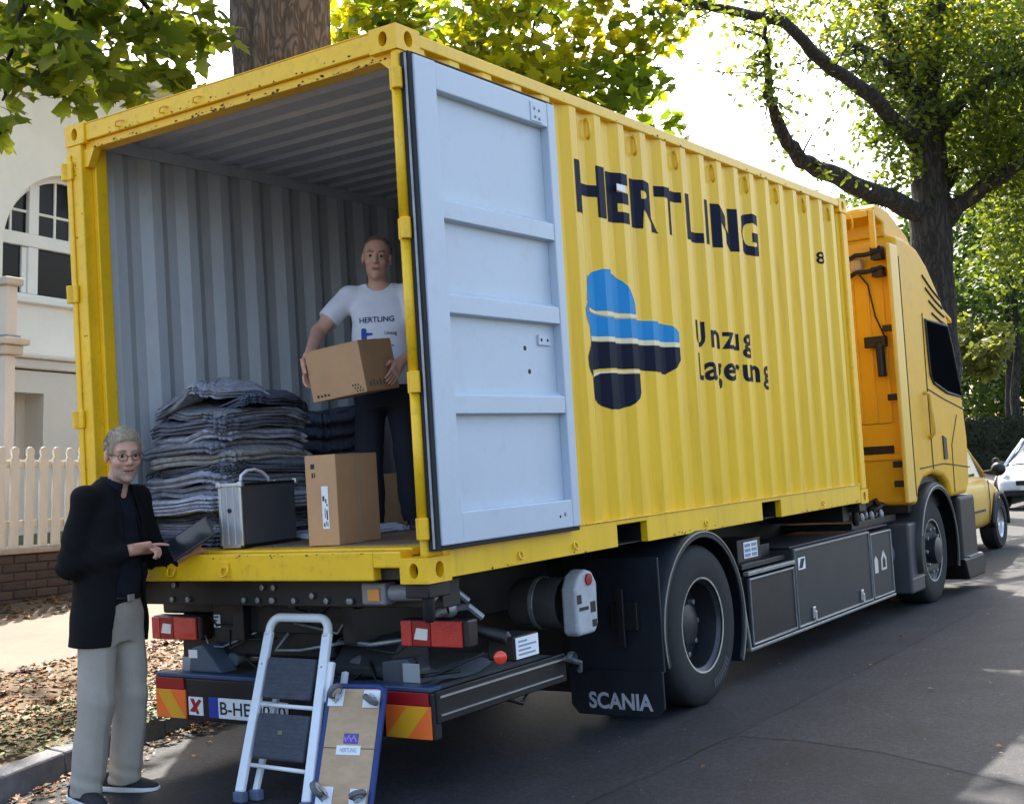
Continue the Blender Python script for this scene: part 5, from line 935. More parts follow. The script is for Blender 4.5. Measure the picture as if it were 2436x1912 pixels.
for i in range(nb):
    sh = 1 - .035 * max(0, i - 6); t_ = th * (1.25 if i == 3 else g.uniform(.85, 1.1)); hx, hy = (.345 + g.uniform(-.03, .015)) * sh, (.38 + g.uniform(-.045, .015)) * sh
    V, F = blanket(-2.01 + g.uniform(-.015, .035), .72 + g.uniform(-.03, .03), hx, hy, z, t_ * .97, 100 + i, g.choice((2, 3, 3, 4)), .020 + g.uniform(-.004, .008), .004 + .0012 * i, g.uniform(-.09, .09))
    o = arrmesh('moving_blanket', V, F, BLM[order[i]]); tag(o, '%s folded moving blanket, %s from the floor in the pile' % (cn[order[i]], words[i]), 'blanket', 'moving blankets piled in the container'); z += t_
for i, (dx, dy, hx, hy, m_, c_, lb) in enumerate([(.03, 0.02, .27, .31, 2, .026, 'mid grey crumpled blanket, lower of the three on top of the pile'), (.09, .06, .22, .26, 4, .040, 'navy crumpled blanket under the topmost one on the pile'), (-.07, -.05, .22, .25, 0, .050, 'pale grey crumpled blanket draped at the very top of the pile')]):
    V, F = blanket(-1.985 + dx, .72 + dy, hx, hy, z + .015 * i, .055, 210 + i, 3, .022, c_, g.uniform(-.3, .3)); o = arrmesh('moving_blanket', V, F, BLM[m_]); tag(o, lb, 'blanket', 'moving blankets piled in the container'); z += .04
# bundled blanket further in, bucket, carton and sheet behind
V, F = blanket(-2.17, 1.78, .13, .20, FZ + .01, .78, 301, 9, .03, .03); o = arrmesh('blanket_bundle', V, F, BLM[4]); tag(o, 'tall dark navy bundle of blankets further inside by the wall', 'blanket')
t = thing('cardboard_box', 'plain cardboard box deeper inside behind the standing man', 'box', (-1.62, 2.1, FZ)); b = MB(); b.box(-1.86, -1.40, 1.88, 2.28, FZ + .001, FZ + .34); b.build('carton', CARD, t, bevel=.005); b = MB(); b.box(-1.66, -1.61, 1.8785, 1.8795, FZ + .01, FZ + .34); b.build('tape', TAPE, t)
t = thing('white_bucket', 'white plastic tub on the box behind the standing man', 'bucket', (-1.64, 2.06, FZ + .345)); b = MB(); b.lathe([(.001, 0), (.13, 0), (.135, .01), (.155, .30), (.165, .305), (.165, .325), (.15, .325), (.14, .05), (.001, .045)], (-1.64, 2.06, FZ + .343), (0, 0, 1), 28); b.build('tub', WHT, t, smooth='auto'); b = MB(); b.lathe([(.001, .332), (.16, .331), (.168, .322), (.168, .31)], (-1.64, 2.06, FZ + .347), (0, 0, 1), 28); b.build('lid', WHT, t, smooth='auto')
V, F = blanket(-1.42, 1.05, .24, .30, FZ + .004, .035, 305, 1, .012, .012); o = arrmesh('plastic_sheet', V, F, M('translucent_foam', (.55, .58, .66), .5, var=.12)); tag(o, 'white foam sheet lying on the floor behind the case', 'sheet')
# ------------------------------------------------------------------ step ladder leaning on the bumper
LD = thing('step_ladder', 'white folded step ladder with dark treads leaning on the bumper', 'ladder', (-.95, -.09, 0))
LW = M('white_ladder_paint', (.74, .78, .83), .35, var=.06, scale=9, dirt=.2, dirtcol=(.5, .52, .55)); TRD = M('dark_rubber_tread', (.05, .055, .075), .75, var=.3, scale=25, bump=.3, bscale=90, dirt=.3, dirtcol=(.11, .11, .13))
fl, fr_ = Vector((-1.20, -.09, 0)), Vector((-.725, -.115, 0)); tlv, trv = Vector((-1.235, .205, .80)), Vector((-.83, .205, .80))
def rail(pa, pb, w=.028, d=.014):
    ax = (pb - pa).normalized(); s = Vector((1, 0, 0)); s = (s - ax * s.dot(ax)).normalized(); n_ = ax.cross(s); b = MB(); b.obox((pa + pb) / 2, s * w, n_ * d, ax * (pb - pa).length / 2); return b
tl2, tr2 = tlv + Vector((.0, 0, 0)), trv
rail(fl + Vector((0, 0, .05)), tl2).build('ladder_rail', LW, LD, bevel=.008); rail(fr_ + Vector((0, 0, .05)), tr2).build('ladder_rail', LW, LD, bevel=.008)
ld = (tlv - fl).normalized(); b = MB(); hp_ = []
cl_, cr2 = tl2 - ld * .02, tr2 - ld * .02; r_ = .065
upv = ld; sx_ = (cr2 - cl_).normalized()
for a in np.linspace(math.pi, math.pi / 2, 7): hp_.append(cl_ + sx_ * (r_ + r_ * math.cos(a)) + upv * (.03 + r_ * math.sin(a)))
for a in np.linspace(math.pi / 2, 0, 7): hp_.append(cr2 + sx_ * (-r_ + r_ * math.cos(a)) + upv * (.03 + r_ * math.sin(a)))
b.tube([cl_] + hp_ + [cr2], .023, 10); b.build('handle_bow', WHT, LD, smooth=True)
rail(fl + Vector((.05, .06, .05)), tl2 + Vector((.03, .05, -.2)), .016, .012).build('rear_leg', LW, LD, bevel=.004); rail(fr_ + Vector((.07, .06, .05)), tr2 + Vector((.06, .05, -.2)), .016, .012).build('rear_leg', LW, LD, bevel=.004)
nrm = sx_.cross(ld).normalized()
if nrm.y > 0: nrm = -nrm
def on_lad(u, v, off=0): return fl.lerp(fr_, u) * (1 - v) + tl2.lerp(tr2, u) * v + nrm * off
for v0, v1 in ((.60, .845), (.255, .52)):
    c_ = on_lad(.5, (v0 + v1) / 2, .012); b = MB(); b.obox(c_, sx_ * (.165 if v0 > .5 else .175), nrm * .014, ld * ((v1 - v0) * .42)); tr_ = b.build('tread', TRD, LD, bevel=.012, seg=3)
    for k in range(9): b = MB(); b.obox(c_ + nrm * .0145 + ld * ((k - 4) * .024), sx_ * .145, nrm * .0012, ld * .004); b.build('tread_rib', TRD, tr_)
    if v0 < .5: b = MB(); b.obox(c_ + nrm * .0165 + ld * .02, sx_ * .014, nrm * .001, ld * .01); b.build('maker_badge', M('dull_green_badge', (.12, .16, .10), .5), tr_)
for v in (.215, .565): b = MB(); b.tube([on_lad(.03, v), on_lad(.97, v)], .011, 8); b.build('cross_bar', WHT, LD, smooth=True)
for p in (fl, fr_, fl + Vector((.05, .06, 0)), fr_ + Vector((.07, .06, 0))): b = MB(); b.obox(p + Vector((0, 0, .028)), Vector((.034, 0, 0)), Vector((0, .022, 0)), Vector((0, 0, .027))); b.build('rubber_foot', M('blue_grey_rubber', (.09, .12, .2), .7, var=.2), LD, bevel=.008)
for u in (.0, 1.0):
    for v in (.80, .57, .3): b = MB(); b.lathe([(.007, 0), (.006, .004), (.001, .005)], on_lad(u, v, .0145), nrm, 8); b.build('rivet', GALV, LD)
b = MB(); b.obox(on_lad(1.09, .72, -.01), sx_ * .018, nrm * .012, ld * .10); b.build('hinge_plate', WHT, LD, bevel=.006)
# ------------------------------------------------------------------ furniture dolly leaning on the ladder
DO = thing('furniture_dolly', 'plywood furniture dolly with blue edge showing its casters, leaning upright', 'dolly', (-.53, -.1, 0))
A0, A1, B0 = Vector((-.70, -.12, .012)), Vector((-.375, -.055, .012)), Vector((-.735, .105, .572)); du = (A1 - A0); W_ = du.length; du.normalize(); dv = (B0 - A0); dv = (dv - du * dv.dot(du)); H_ = dv.length; dv.normalize(); dn = du.cross(dv).normalized()
if dn.y > 0: dn = -dn
def dq(u, v, n_=0): return A0 + du * u + dv * v + dn * n_
PLYB = M('birch_plywood', (.50, .33, .19), .6, var=.18, scale=4, stretch=(2, 1, 6), dirt=.2, dirtcol=(.3, .18, .1))
b = MB(); b.obox(dq(W_ / 2, H_ / 2), du * (W_ / 2 - .02), dv * (H_ / 2 - .02), dn * .010); BD = b.build('board', PLYB, DO, bevel=.004)
b = MB(); b.obox(dq(W_ / 2, H_ * .49, .0103), du * (W_ / 2 - .025), dv * .002, dn * .0008); b.build('board_joint', M('dark_joint', (.12, .07, .04), .8), BD)
BLR = M('blue_rubber_edge', (.012, .035, .16), .55, var=.25, scale=14, dirt=.25, dirtcol=(.05, .07, .14))
rp = []
for cxu, cxv, a0 in ((W_ - .05, H_ - .05, 0), (.05, H_ - .05, 90), (.05, .05, 180), (W_ - .05, .05, 270)):
    for a in np.linspace(a0, a0 + 90, 6): rp.append(dq(cxu + .035 * math.cos(math.radians(a)), cxv + .035 * math.sin(math.radians(a))))
b = MB(); b.tube(rp, .016, 10, closed=True); b.build('rubber_edge', BLR, DO, smooth=True)
b = MB(); b.obox(dq(W_ / 2, H_ * .5, -.014), du * (W_ / 2 - .012), dv * (H_ / 2 - .012), dn * .006); b.build('carpet_top', BLR, DO)
for u, v, an in ((.06, H_ - .07, .9), (W_ - .075, H_ - .075, -.5), (.07, .075, 2.2), (W_ - .08, .07, .4)):
    ca = thing  # caster assembly is a part of the dolly
    b = MB(); b.obox(dq(u, v, .013), du * .045, dv * .042, dn * .002); CP = b.build('caster_plate', WHT, DO, bevel=.003)
    c0 = dq(u, v, .0); dirv = du * math.cos(an) + dv * math.sin(an); axv = dn.cross(dirv).normalized(); wc = c0 + dn * .062 + dirv * .028
    b = MB(); b.lathe([(.012, -.012), (.036, -.013), (.042, -.008), (.042, .008), (.036, .013), (.012, .012)], wc, axv, 24); b.build('caster_wheel', M('grey_caster_rubber', (.13, .13, .14), .7, var=.2), CP, smooth='auto')
    b = MB(); b.lathe([(.001, -.0145), (.026, -.0145), (.026, .0145), (.001, .0145)], wc, axv, 16); b.build('wheel_hub', M('cream_hub', (.55, .5, .42), .5), CP, smooth='auto')
    for s in (-1, 1): b = MB(); b.prism([(-.024, .016), (.024, .016), (.036, .066), (.018, .07)], lambda p, q: c0 + dirv * p + dn * q + axv * s * .018, lambda p, q: c0 + dirv * p + dn * q + axv * s * .0205); b.build('caster_fork', ALU, CP)
    b = MB(); b.lathe([(.022, .015), (.022, .024), (.012, .026)], c0, dn, 14); b.build('swivel', GALV, CP, smooth='auto')
b = MB(); b.obox(dq(W_ * .52, H_ * .565, .0107), du * .04, dv * .024, dn * .0007); ST = b.build('violet_sticker', M('violet_label', (.10, .06, .32), .5, var=.1), DO)
for k in range(5): b = MB(); q = dq(W_ * .52 - .03 + k * .014, H_ * .565 + (.006 if k % 2 else -.004), .0117); b.obox(q, du * .004, (dv + du * (.6 if k % 2 else -.5)).normalized() * .012, dn * .0003); b.build('sticker_print', M('pale_violet', (.32, .24, .6), .5), ST)
b = MB(); b.obox(dq(W_ * .50, H_ * .475, .0113), du * .066, dv * .022, dn * .0006); TG = b.build('white_sticker', LABW, DO, bevel=.0005)
text_on('lettering', 'HERTLING', dq(W_ * .50 - .045, H_ * .475 - .010, .0125), du * .09, dv * .02, M('blue_grey_print', (.25, .3, .4)), TG, bold=.01)
# ------------------------------------------------------------------ cars parked ahead
def car(name, label, loc, rz, paint, L=4.35, Wd=1.76, H=1.46, sc=1.0):
    t = thing(name, label, 'car', loc, Matrix.Rotation(rz, 4, 'Z') @ Matrix.Scale(sc, 4)); hw = Wd / 2
    # local: +x forward, z up
    st = [(-L / 2, .42, .62, .72), (-L / 2 + .08, .32, .85, .80), (-L / 2 + .45, .26, .98, .86), (-L * .2, .24, .97, .88), (0, .24, .95, .88), (L * .2, .24, .93, .88), (L / 2 - .95, .25, .88, .86), (L / 2 - .45, .27, .78, .82), (L / 2 - .10, .32, .66, .72), (L / 2, .42, .55, .60)]
    V = []; b = MB()
    for x, zb, zt, k in st:
        w_ = hw * k / .88
        V += [(x, s * w_ * f, zb + (zt - zb) * q) for s, f, q in ((-1, .80, 0), (-1, .97, .12), (-1, 1.0, .45), (-1, .985, .80), (-1, .93, .96), (-1, .70, 1.03), (1, .70, 1.03), (1, .93, .96), (1, .985, .80), (1, 1.0, .45), (1, .97, .12), (1, .80, 0))]
    m = 12; n = len(st); F = [(i * m + k, i * m + (k + 1) % m, (i + 1) * m + (k + 1) % m, (i + 1) * m + k) for i in range(n - 1) for k in range(m)] + [tuple(range(m)), tuple((n - 1) * m + k for k in range(m))]
    b.add(V, F); o = b.build('body', paint, t, smooth=True, local=True); s_ = o.modifiers.new('sub', 'SUBSURF'); s_.levels = 1; s_.render_levels = 2
    g_ = [(-L / 2 + .30, .93, .93, .70), (-L * .27, H - .10, .90, .62), (-L * .08, H, .9, .60), (L * .08, H - .05, .9, .60), (L * .27, .92, .9, .74)]
    b = MB(); V = []
    for x, zt, zb, k in g_: V += [(x - (.0 if zt > 1 else 0), -hw * .86, zb - .03), (x, -hw * (k + .10) if zt > 1 else -hw * .84, zt - .07 if zt > 1 else zb - .01), (x, -hw * k * .8, zt), (x, hw * k * .8, zt), (x, hw * (k + .10) if zt > 1 else hw * .84, zt - .07 if zt > 1 else zb - .01), (x, hw * .86, zb - .03)]
    m = 6; n = len(g_); F = [(i * m + k, i * m + k + 1, (i + 1) * m + k + 1, (i + 1) * m + k) for i in range(n - 1) for k in range(m - 1)]
    b.add(V, F); b.build('greenhouse_glass', M('car_glass', (.10, .12, .14), .05, var=.2, scale=.8, spec=.8), t, smooth='auto', local=True)
    b = MB(); b.add([(x, s * hw * k, z) for x, z, k in ((-L * .27, H - .085, .56), (-L * .08, H + .012, .54), (L * .08, H - .038, .54)) for s in (-1, -.5, .5, 1)], [(i * 4 + k, i * 4 + k + 1, i * 4 + 5 + k, i * 4 + 4 + k) for i in range(2) for k in range(3)]); ro = b.build('roof', paint, t, smooth=True, local=True); so = ro.modifiers.new('solid', 'SOLIDIFY'); so.thickness = .03
    for s in (-1, 1):
        for (xa, za, ka), (xb, zb_, kb) in (((L * .275, .90, .85), (L * .08, H - .05, .60)), ((-L * .02, .92, .87), (-L * .02, H - .05, .66)), ((-L / 2 + .32, .93, .85), (-L * .27, H - .08, .6))):
            b = MB(); b.tube([(xa, s * hw * ka, za), (xb, s * hw * kb, zb_)], .03, 8); b.build('pillar', paint if xa != -L * .02 else BLK, t, smooth=True, local=True)
        b = MB(); b.lathe([(.02, -.05), (.08, -.04), (.085, .02), (.05, .06), (.01, .07)], (L * .235, s * (hw + .09), .98), (-1, 0, 0), 14); mr_ = b.build('wing_mirror', BLK, t, smooth=True, local=True)
        b = MB(); b.tube([(L * .24, s * hw * .9, .95), (L * .24, s * (hw + .05), .97)], .02, 6); b.build('mirror_arm', BLK, mr_, local=True)
        for xw in (-L / 2 + .78, L / 2 - .82):
            b = MB(); b.lathe([(.19, -.1), (.29, -.1), (.315, -.07), (.315, .07), (.29, .1), (.19, .1)], (xw, s * (hw - .10), .315), (0, s, 0), 28, close=True); wl = b.build('wheel', TYRE, t, smooth='auto', local=True)
            b = MB(); b.lathe([(.001, .06), (.05, .07), (.06, .05), (.18, .06), (.195, .095), (.20, .08)], (xw, s * (hw - .10), .315), (0, s, 0), 24); b.build('rim', ALU, wl, smooth='auto', local=True)
            b = MB(); b.tube([(xw + .36 * math.cos(a), s * (hw - .005), .315 + .36 * math.sin(a)) for a in np.linspace(-.1, math.pi + .1, 18)], .028, 6); b.build('wheel_arch', BLK, t, smooth=True, local=True)
        b = MB(); b.box(.1, .62, s * hw - .004 if s > 0 else -hw - .004, s * hw + .006 if s > 0 else -hw + .006, .50, .525); b.build('door_strip', BLK, t, local=True)
        b = MB(); b.tube([(L * .205, s * (hw * .985), .86), (L * .20, s * (hw + .001), .6), (L * .19, s * hw * .985, .33)], .006, 5); b.build('door_gap', BLK, t, local=True)
        b = MB(); b.lathe([(.001, .03), (.10, .02), (.12, -.03)], (L / 2 - .14, s * hw * .66, .64), (1, s * .45, .15), 16); b.build('headlamp', LAMPW, t, smooth=True, local=True)
    b = MB(); b.box(L / 2 - .06, L / 2 + .012, -.34, .34, .50, .60); b.build('grille', BLK, t, bevel=.01, local=True); b = MB(); b.box(L / 2 - .1, L / 2 + .005, -.6, .6, .28, .40); b.build('lower_intake', BLK, t, bevel=.02, local=True)
    b = MB(); b.box(L / 2 + .006, L / 2 + .02, -.26, .26, .405, .485); b.build('number_plate', WHT, t, local=True)
    return t
car('parked_car', 'golden yellow car parked ahead of the truck cab', (-1.76, 12.32, 0), math.pi / 2, M('golden_car_paint', (.70, .41, .04), .4, var=.08, coat=.2), L=4.3, H=1.70, sc=1.12)
car('parked_car', 'white car facing the camera at the right edge of the picture', (-2.15, 24.6, 0), -math.pi / 2, M('white_car_paint', (.72, .76, .80), .25, var=.04, coat=.6), L=4.3)
# ------------------------------------------------------------------ people (distance-field bodies, meshed with surface nets)
def cap(p, a, b_, ra, rb):
    a = np.asarray(a, float); ba = np.asarray(b_, float) - a; t = np.clip(((p - a) @ ba) / max(ba @ ba, 1e-9), 0, 1); return np.linalg.norm(p - a - t[:, None] * ba, axis=1) - (ra + (rb - ra) * t)
def ell(p, c, r):
    q = (p - np.asarray(c)) / np.asarray(r); k0 = np.linalg.norm(q, axis=1); k1 = np.linalg.norm(q / np.asarray(r), axis=1); return k0 * (k0 - 1) / np.maximum(k1, 1e-6)
def smin(a, b_, k): h = np.clip(.5 + .5 * (b_ - a) / k, 0, 1); return b_ * (1 - h) + a * h - k * h * (1 - h)
def smax(a, b_, k): return -smin(-a, -b_, k)
def loft(p, rows, e=2.4):
    r = np.array(rows); z = p[:, 2]; ax = np.interp(z, r[:, 0], r[:, 1]); ay = np.interp(z, r[:, 0], r[:, 2]); cx = np.interp(z, r[:, 0], r[:, 3]); cy = np.interp(z, r[:, 0], r[:, 4])
    d = ((np.abs((p[:, 0] - cx) / ax) ** e + np.abs((p[:, 1] - cy) / ay) ** e) ** (1 / e) - 1) * np.minimum(ax, ay); return np.maximum(d, np.maximum(r[0, 0] - z, z - r[-1, 0]))
def nets(fn, lo, hi, h, margin=.02):
    lo = np.array(lo, float); hi = np.array(hi, float); B = 6; n = (np.ceil((hi - lo) / h / B).astype(int)) * B
    nb_ = n // B; gi = np.stack(np.meshgrid(*[np.arange(k) for k in nb_], indexing='ij'), -1).reshape(-1, 3); cen = lo + (gi * B + (B - 1) / 2) * h
    dc = fn(cen); F = np.repeat(np.repeat(np.repeat(np.where(dc < 0, -1, 1).reshape(nb_).astype(np.float32), B, 0), B, 1), B, 2)
    act = gi[np.abs(dc) < B * h * .87 * 1.25 + margin]; off = np.stack(np.meshgrid(*[np.arange(B)] * 3, indexing='ij'), -1).reshape(-1, 3)
    for s in range(0, len(act), 2000):
        I = (act[s:s + 2000, None, :] * B + off[None]).reshape(-1, 3); F[I[:, 0], I[:, 1], I[:, 2]] = fn(lo + I * h)
    S = F < 0; c = np.zeros(np.array(F.shape) - 1, np.int8)
    cor = [(i, j, k) for i in (0, 1) for j in (0, 1) for k in (0, 1)]; sl = lambda i, j, k: S[i:S.shape[0] - 1 + i, j:S.shape[1] - 1 + j, k:S.shape[2] - 1 + k]
    for q in cor: c += sl(*q)
    idx = np.argwhere((c > 0) & (c < 8)); vid = -np.ones(c.shape, np.int32); vid[idx[:, 0], idx[:, 1], idx[:, 2]] = np.arange(len(idx))
    acc = np.zeros((len(idx), 3)); cnt = np.zeros(len(idx)); val = {q: F[idx[:, 0] + q[0], idx[:, 1] + q[1], idx[:, 2] + q[2]] for q in cor}
    for a in cor:
        for ax in range(3):
            if a[ax]: continue
            b_ = tuple(1 if i == ax else a[i] for i in range(3)); va, vb = val[a], val[b_]; m = (va < 0) != (vb < 0); t = np.where(m, va / np.where(m, va - vb, 1), 0); pos = np.tile(np.array(a, float), (len(idx), 1)); pos[:, ax] = t; acc[m] += pos[m]; cnt[m] += 1
    V = lo + (idx + acc / np.maximum(cnt, 1)[:, None]) * h; Q = []
    for ax in range(3):
        u, v = (ax + 1) % 3, (ax + 2) % 3; A = np.moveaxis(S, ax, 0); m = np.argwhere(A[:-1] != A[1:]); e = np.zeros_like(m); e[:, ax] = m[:, 0]; oth = [i for i in range(3) if i != ax]; e[:, oth[0]] = m[:, 1]; e[:, oth[1]] = m[:, 2]
        ok = (e[:, u] > 0) & (e[:, v] > 0) & (e[:, u] < c.shape[u]) & (e[:, v] < c.shape[v]); e = e[ok]; st = S[e[:, 0], e[:, 1], e[:, 2]]; q = []
        for du_, dv_ in ((0, 0), (-1, 0), (-1, -1), (0, -1)): f = e.copy(); f[:, u] += du_; f[:, v] += dv_; q.append(vid[f[:, 0], f[:, 1], f[:, 2]])
        q = np.stack(q, 1); q[~st] = q[~st][:, ::-1]; Q.append(q)
    Q = np.vstack(Q); Q = Q[(Q >= 0).all(1)]; return V, Q[:, ::-1]
def sdf_mesh(name, fn, lo, hi, h, mats, parent, Mw, colour=None):
    V, Q = nets(fn, lo, hi, h); mi = None
    if colour is not None: mi = colour(V[Q].mean(1))
    Mn = np.array(Mw); W = V @ Mn[:3, :3].T + Mn[:3, 3]; return arrmesh(name, W, Q, mats, parent, True, mi), (W, Q)
def rotm(rz=0, ry=0, rx=0): return np.array((Matrix.Rotation(rz, 3, 'Z') @ Matrix.Rotation(ry, 3, 'Y') @ Matrix.Rotation(rx, 3, 'X')))
def head(p, c, R, s, smile=0.0):
    q = ((p - np.asarray(c)) @ R) / s
    d = ell(q, (-.012, 0, .038), (.098, .076, .086)); d = smin(d, ell(q, (.022, 0, -.03), (.072, .060, .082)), .03); d = smin(d, ell(q, (.038, 0, -.078), (.048, .044, .036)), .025); d = smin(d, ell(q, (.074, 0, -.102), (.018, .02, .016)), .02)
    d = smin(d, cap(q, (.078, -.036, .034), (.078, .036, .034), .012, .012), .018)
    for s_ in (-1, 1):
        d = smin(d, ell(q, (.060, .038 * s_, -.022), (.030, .024, .022)), .018); d = smax(d, -ell(q, (.098, .031 * s_, .014), (.016, .018, .012)), .012); d = smin(d, ell(q, (.076, .031 * s_, .013), (.0135, .014, .012)), .004)
        d = smin(d, ell(q, (-.008, .078 * s_, -.002), (.020, .009, .033)), .006); d = smin(d, ell(q, (.098, .0115 * s_, -.026), (.011, .008, .008)), .006)
    d = smin(d, cap(q, (.088, 0, .024), (.112, 0, -.018), .008, .012), .012)
    d = smin(d, cap(q, (.089, -.018, -.052), (.089, .018, -.052), .007, .007), .006); d = smin(d, cap(q, (.086, -.015, -.066), (.086, .015, -.066), .008, .008), .006)
    m = cap(q, (.100, -.022 - smile, -.0575 + smile * .5), (.104, 0, -.0605), .0035, .004); m = np.minimum(m, cap(q, (.104, 0, -.0605), (.100, .022 + smile, -.0575 + smile * .5), .004, .0035)); d = smax(d, -m, .004)
    return d * s, q
def hand(p, w, d, n, th, curl=(.3, .35, .3), s=1.0, thumb=(.8, .5), fc=None):
    # w wrist, d finger direction, n palm normal (curl towards it), th thumb side
    w, d, n, th = [np.asarray(Vector(v).normalized()) if i else np.asarray(v, float) for i, v in enumerate((w, d, n, th))]
    pc = w + d * .045 * s; q = np.stack([(p - pc) @ d, (p - pc) @ th, (p - pc) @ n], 1)
    r = np.array([.046, .040, .014]) * s; e = np.abs(q) - r + .012 * s; D = np.linalg.norm(np.maximum(e, 0), axis=1) + np.minimum(e.max(1), 0) - .012 * s
    D = smin(D, cap(p, w - d * .03, w + d * .02, .026 * s, .028 * s), .02)
    fing = None
    for k, (o, L) in enumerate(((.030, .072), (.010, .080), (-.010, .074), (-.029, .058))):
        b0 = w + d * .088 * s + th * o * s; ang = 0; pt_ = b0; cc = (fc[k] if fc else curl); rr_ = .0092
        for j, f in enumerate((.46, .30, .24)):
            ang += cc[j]; dd = d * math.cos(ang) + n * math.sin(ang); q2 = pt_ + dd * L * f * s; fd = cap(p, pt_, q2, rr_ * s, (rr_ - .001) * s); fing = fd if fing is None else np.minimum(fing, fd); pt_ = q2; rr_ -= .001
    D = smin(D, fing, .006)
    t0 = w + d * .022 * s + th * .030 * s; td = d * thumb[0] + th * (1 - thumb[0] * .4) + n * thumb[1]; td /= np.linalg.norm(td); t1 = t0 + td * .040 * s; td2 = d * .9 + th * .1 + n * thumb[1]; td2 /= np.linalg.norm(td2); t2 = t1 + td2 * .032 * s
    D = smin(D, cap(p, t0, t1, .014 * s, .0105 * s), .010); D = smin(D, cap(p, t1, t2, .0105 * s, .0085 * s), .004); return D
def arm(p, J, r): return smin(cap(p, J[0], J[1], r[0], r[1]), cap(p, J[1], J[2], r[1], r[2]), .02)
MDARK = M('mouth_line', (.10, .03, .025), .7); SKIN = M('skin', (.60, .32, .23), .5, var=.12, scale=18, spec=.35); SKIN2 = M('ruddy_skin', (.62, .33, .235), .5, var=.14, scale=18, spec=.35); LIP = M('lips', (.42, .17, .13), .5); STUB = M('grey_stubble', (.47, .29, .225), .8, var=.3, scale=60); EYEW = M('eye_white', (.40, .27, .22), .4); EYED = M('eye_dark', (.02, .018, .02), .15); BROW = M('eyebrow_hair', (.16, .11, .07), .9)
HAIRG = M('grey_blond_hair', (.34, .27, .19), .7, var=.35, scale=40, bump=.6, bscale=90, stretch=(1, 1, .3)); HAIRB = M('thin_brown_hair', (.17, .12, .09), .7, var=.35, scale=40, bump=.6, bscale=90, stretch=(1, 1, .3))
def face_extras(t, Mw, c, R, s, brow):
    def W(x, y, z): return Mw @ Vector(np.asarray(c) + R @ (np.array((x, y, z)) * s))
    for k in (-1, 1):
        b = MB(); ce = W(.0795, .031 * k, .0125); fx = (W(1, 0, 0) - W(0, 0, 0)).normalized(); b.lathe([(.0115 * math.cos(a) * s, .0115 * math.sin(a) * s) for a in np.linspace(-1.2, 1.5, 9)], ce, fx, 14); e_ = b.build('eye', EYEW, t, smooth=True)
        b = MB(); b.lathe([(.0072 * s, .0094 * s), (.005 * s, .0116 * s), (.0004, .0121 * s)], ce, fx, 10); b.build('iris', EYED, e_, smooth=True)
        b = MB(); b.tube([W(.0905, .012 * k, .0335), W(.0925, .028 * k, .0395), W(.083, .049 * k, .035)], [.004 * s, .0045 * s, .003 * s], 6); b.build('eyebrow', brow, t, smooth=True)
    return W
def hair_fn(c, R, s, top, side, recede):
    def f(p):
        q = ((p - np.asarray(c)) @ R) / s; nz = .0016 * (np.sin(q[:, 0] * 90 + q[:, 2] * 40) + np.sin(q[:, 1] * 110 - q[:, 2] * 60) + np.sin(q[:, 2] * 130 + q[:, 0] * 70))
        d = ell(q, (-.016, 0, .042), (.098 + top, .078 + side, .087 + top)) + nz
        face = np.maximum(.045 - recede - q[:, 0] + .35 * np.maximum(0, q[:, 2] - .06), q[:, 2] - .105); face = np.maximum(face, -1)
        d = smax(d, -np.minimum(.6, -(np.maximum(q[:, 0] - (.058 - recede), 0) * 0 - 1)) * 0 + (q[:, 0] - (.060 - recede) - .9 * np.maximum(0, q[:, 2] - .055)), .008)
        d = smax(d, -(q[:, 2] + .02 + .5 * (q[:, 0] + .02)) * .9, .008); d = smax(d, -(q[:, 2] + .055), .008)
        earcut = np.maximum(np.abs(q[:, 0] + .002) - .018, q[:, 2] - .02); d = smax(d, -np.maximum(earcut, -.03), .006); return d * s
    return f
def colour_head(c, R, s, beard):
    def f(p):
        q = ((p - np.asarray(c)) @ R) / s; m = np.zeros(len(p), np.int32); lip = (q[:, 0] > .075) & (np.abs(q[:, 1]) < .021) & (q[:, 2] < -.049) & (q[:, 2] > -.069); near = np.linalg.norm(q, axis=1) < .16
        if beard: m[near & (q[:, 0] > .02) & (q[:, 2] < -.045) & (np.abs(q[:, 1]) < .05 + .02)] = 2
        m[near & lip] = 1; sl_ = np.abs(q[:, 2] + .0605 - 7 * np.minimum(q[:, 1] ** 2, .0005)) < (.0030 if beard else .0020); m[near & sl_ & (q[:, 0] > .07) & (np.abs(q[:, 1]) < (.028 if beard else .020))] = 3; return m
    return f
def strands(t, Mw, src, mat, n, L, seed, c, R):
    (W, Q) = src; g = np.random.default_rng(seed); me = W[Q].mean(1); i = g.choice(len(me), n); nr = np.cross(W[Q[i, 1]] - W[Q[i, 0]], W[Q[i, 2]] - W[Q[i, 0]]); nr /= np.linalg.norm(nr, axis=1)[:, None] + 1e-9
    cw = np.array(Mw @ Vector(c)); out = me[i] - cw; nr = np.where((nr * out).sum(1)[:, None] < 0, -nr, nr)
    ln = np.array(Mw.to_3x3() @ Vector(R @ np.array((.55, .25, -.55)))); d = nr * .18 + ln * .8 + g.normal(0, .2, (n, 3)); d -= nr * np.minimum(0, (d * nr).sum(1))[:, None]; d /= np.linalg.norm(d, axis=1)[:, None]
    s_ = np.cross(d, nr); s_ /= np.linalg.norm(s_, axis=1)[:, None] + 1e-9; le = L * g.uniform(.5, 1.3, (n, 1)); w_ = .0011; b0 = me[i] - nr * .001
    V = np.stack([b0 - s_ * w_, b0 + s_ * w_, b0 + d * le * .6 + nr * .003, b0 + d * le + nr * .001], 1).reshape(-1, 3); k = np.arange(n)[:, None] * 4; F = np.vstack([k + np.array([[0, 1, 2]]), k + np.array([[1, 3, 2]])])
    o = arrmesh('hair_strands', V, F, mat, t); o['kind'] = 'stuff'; return o
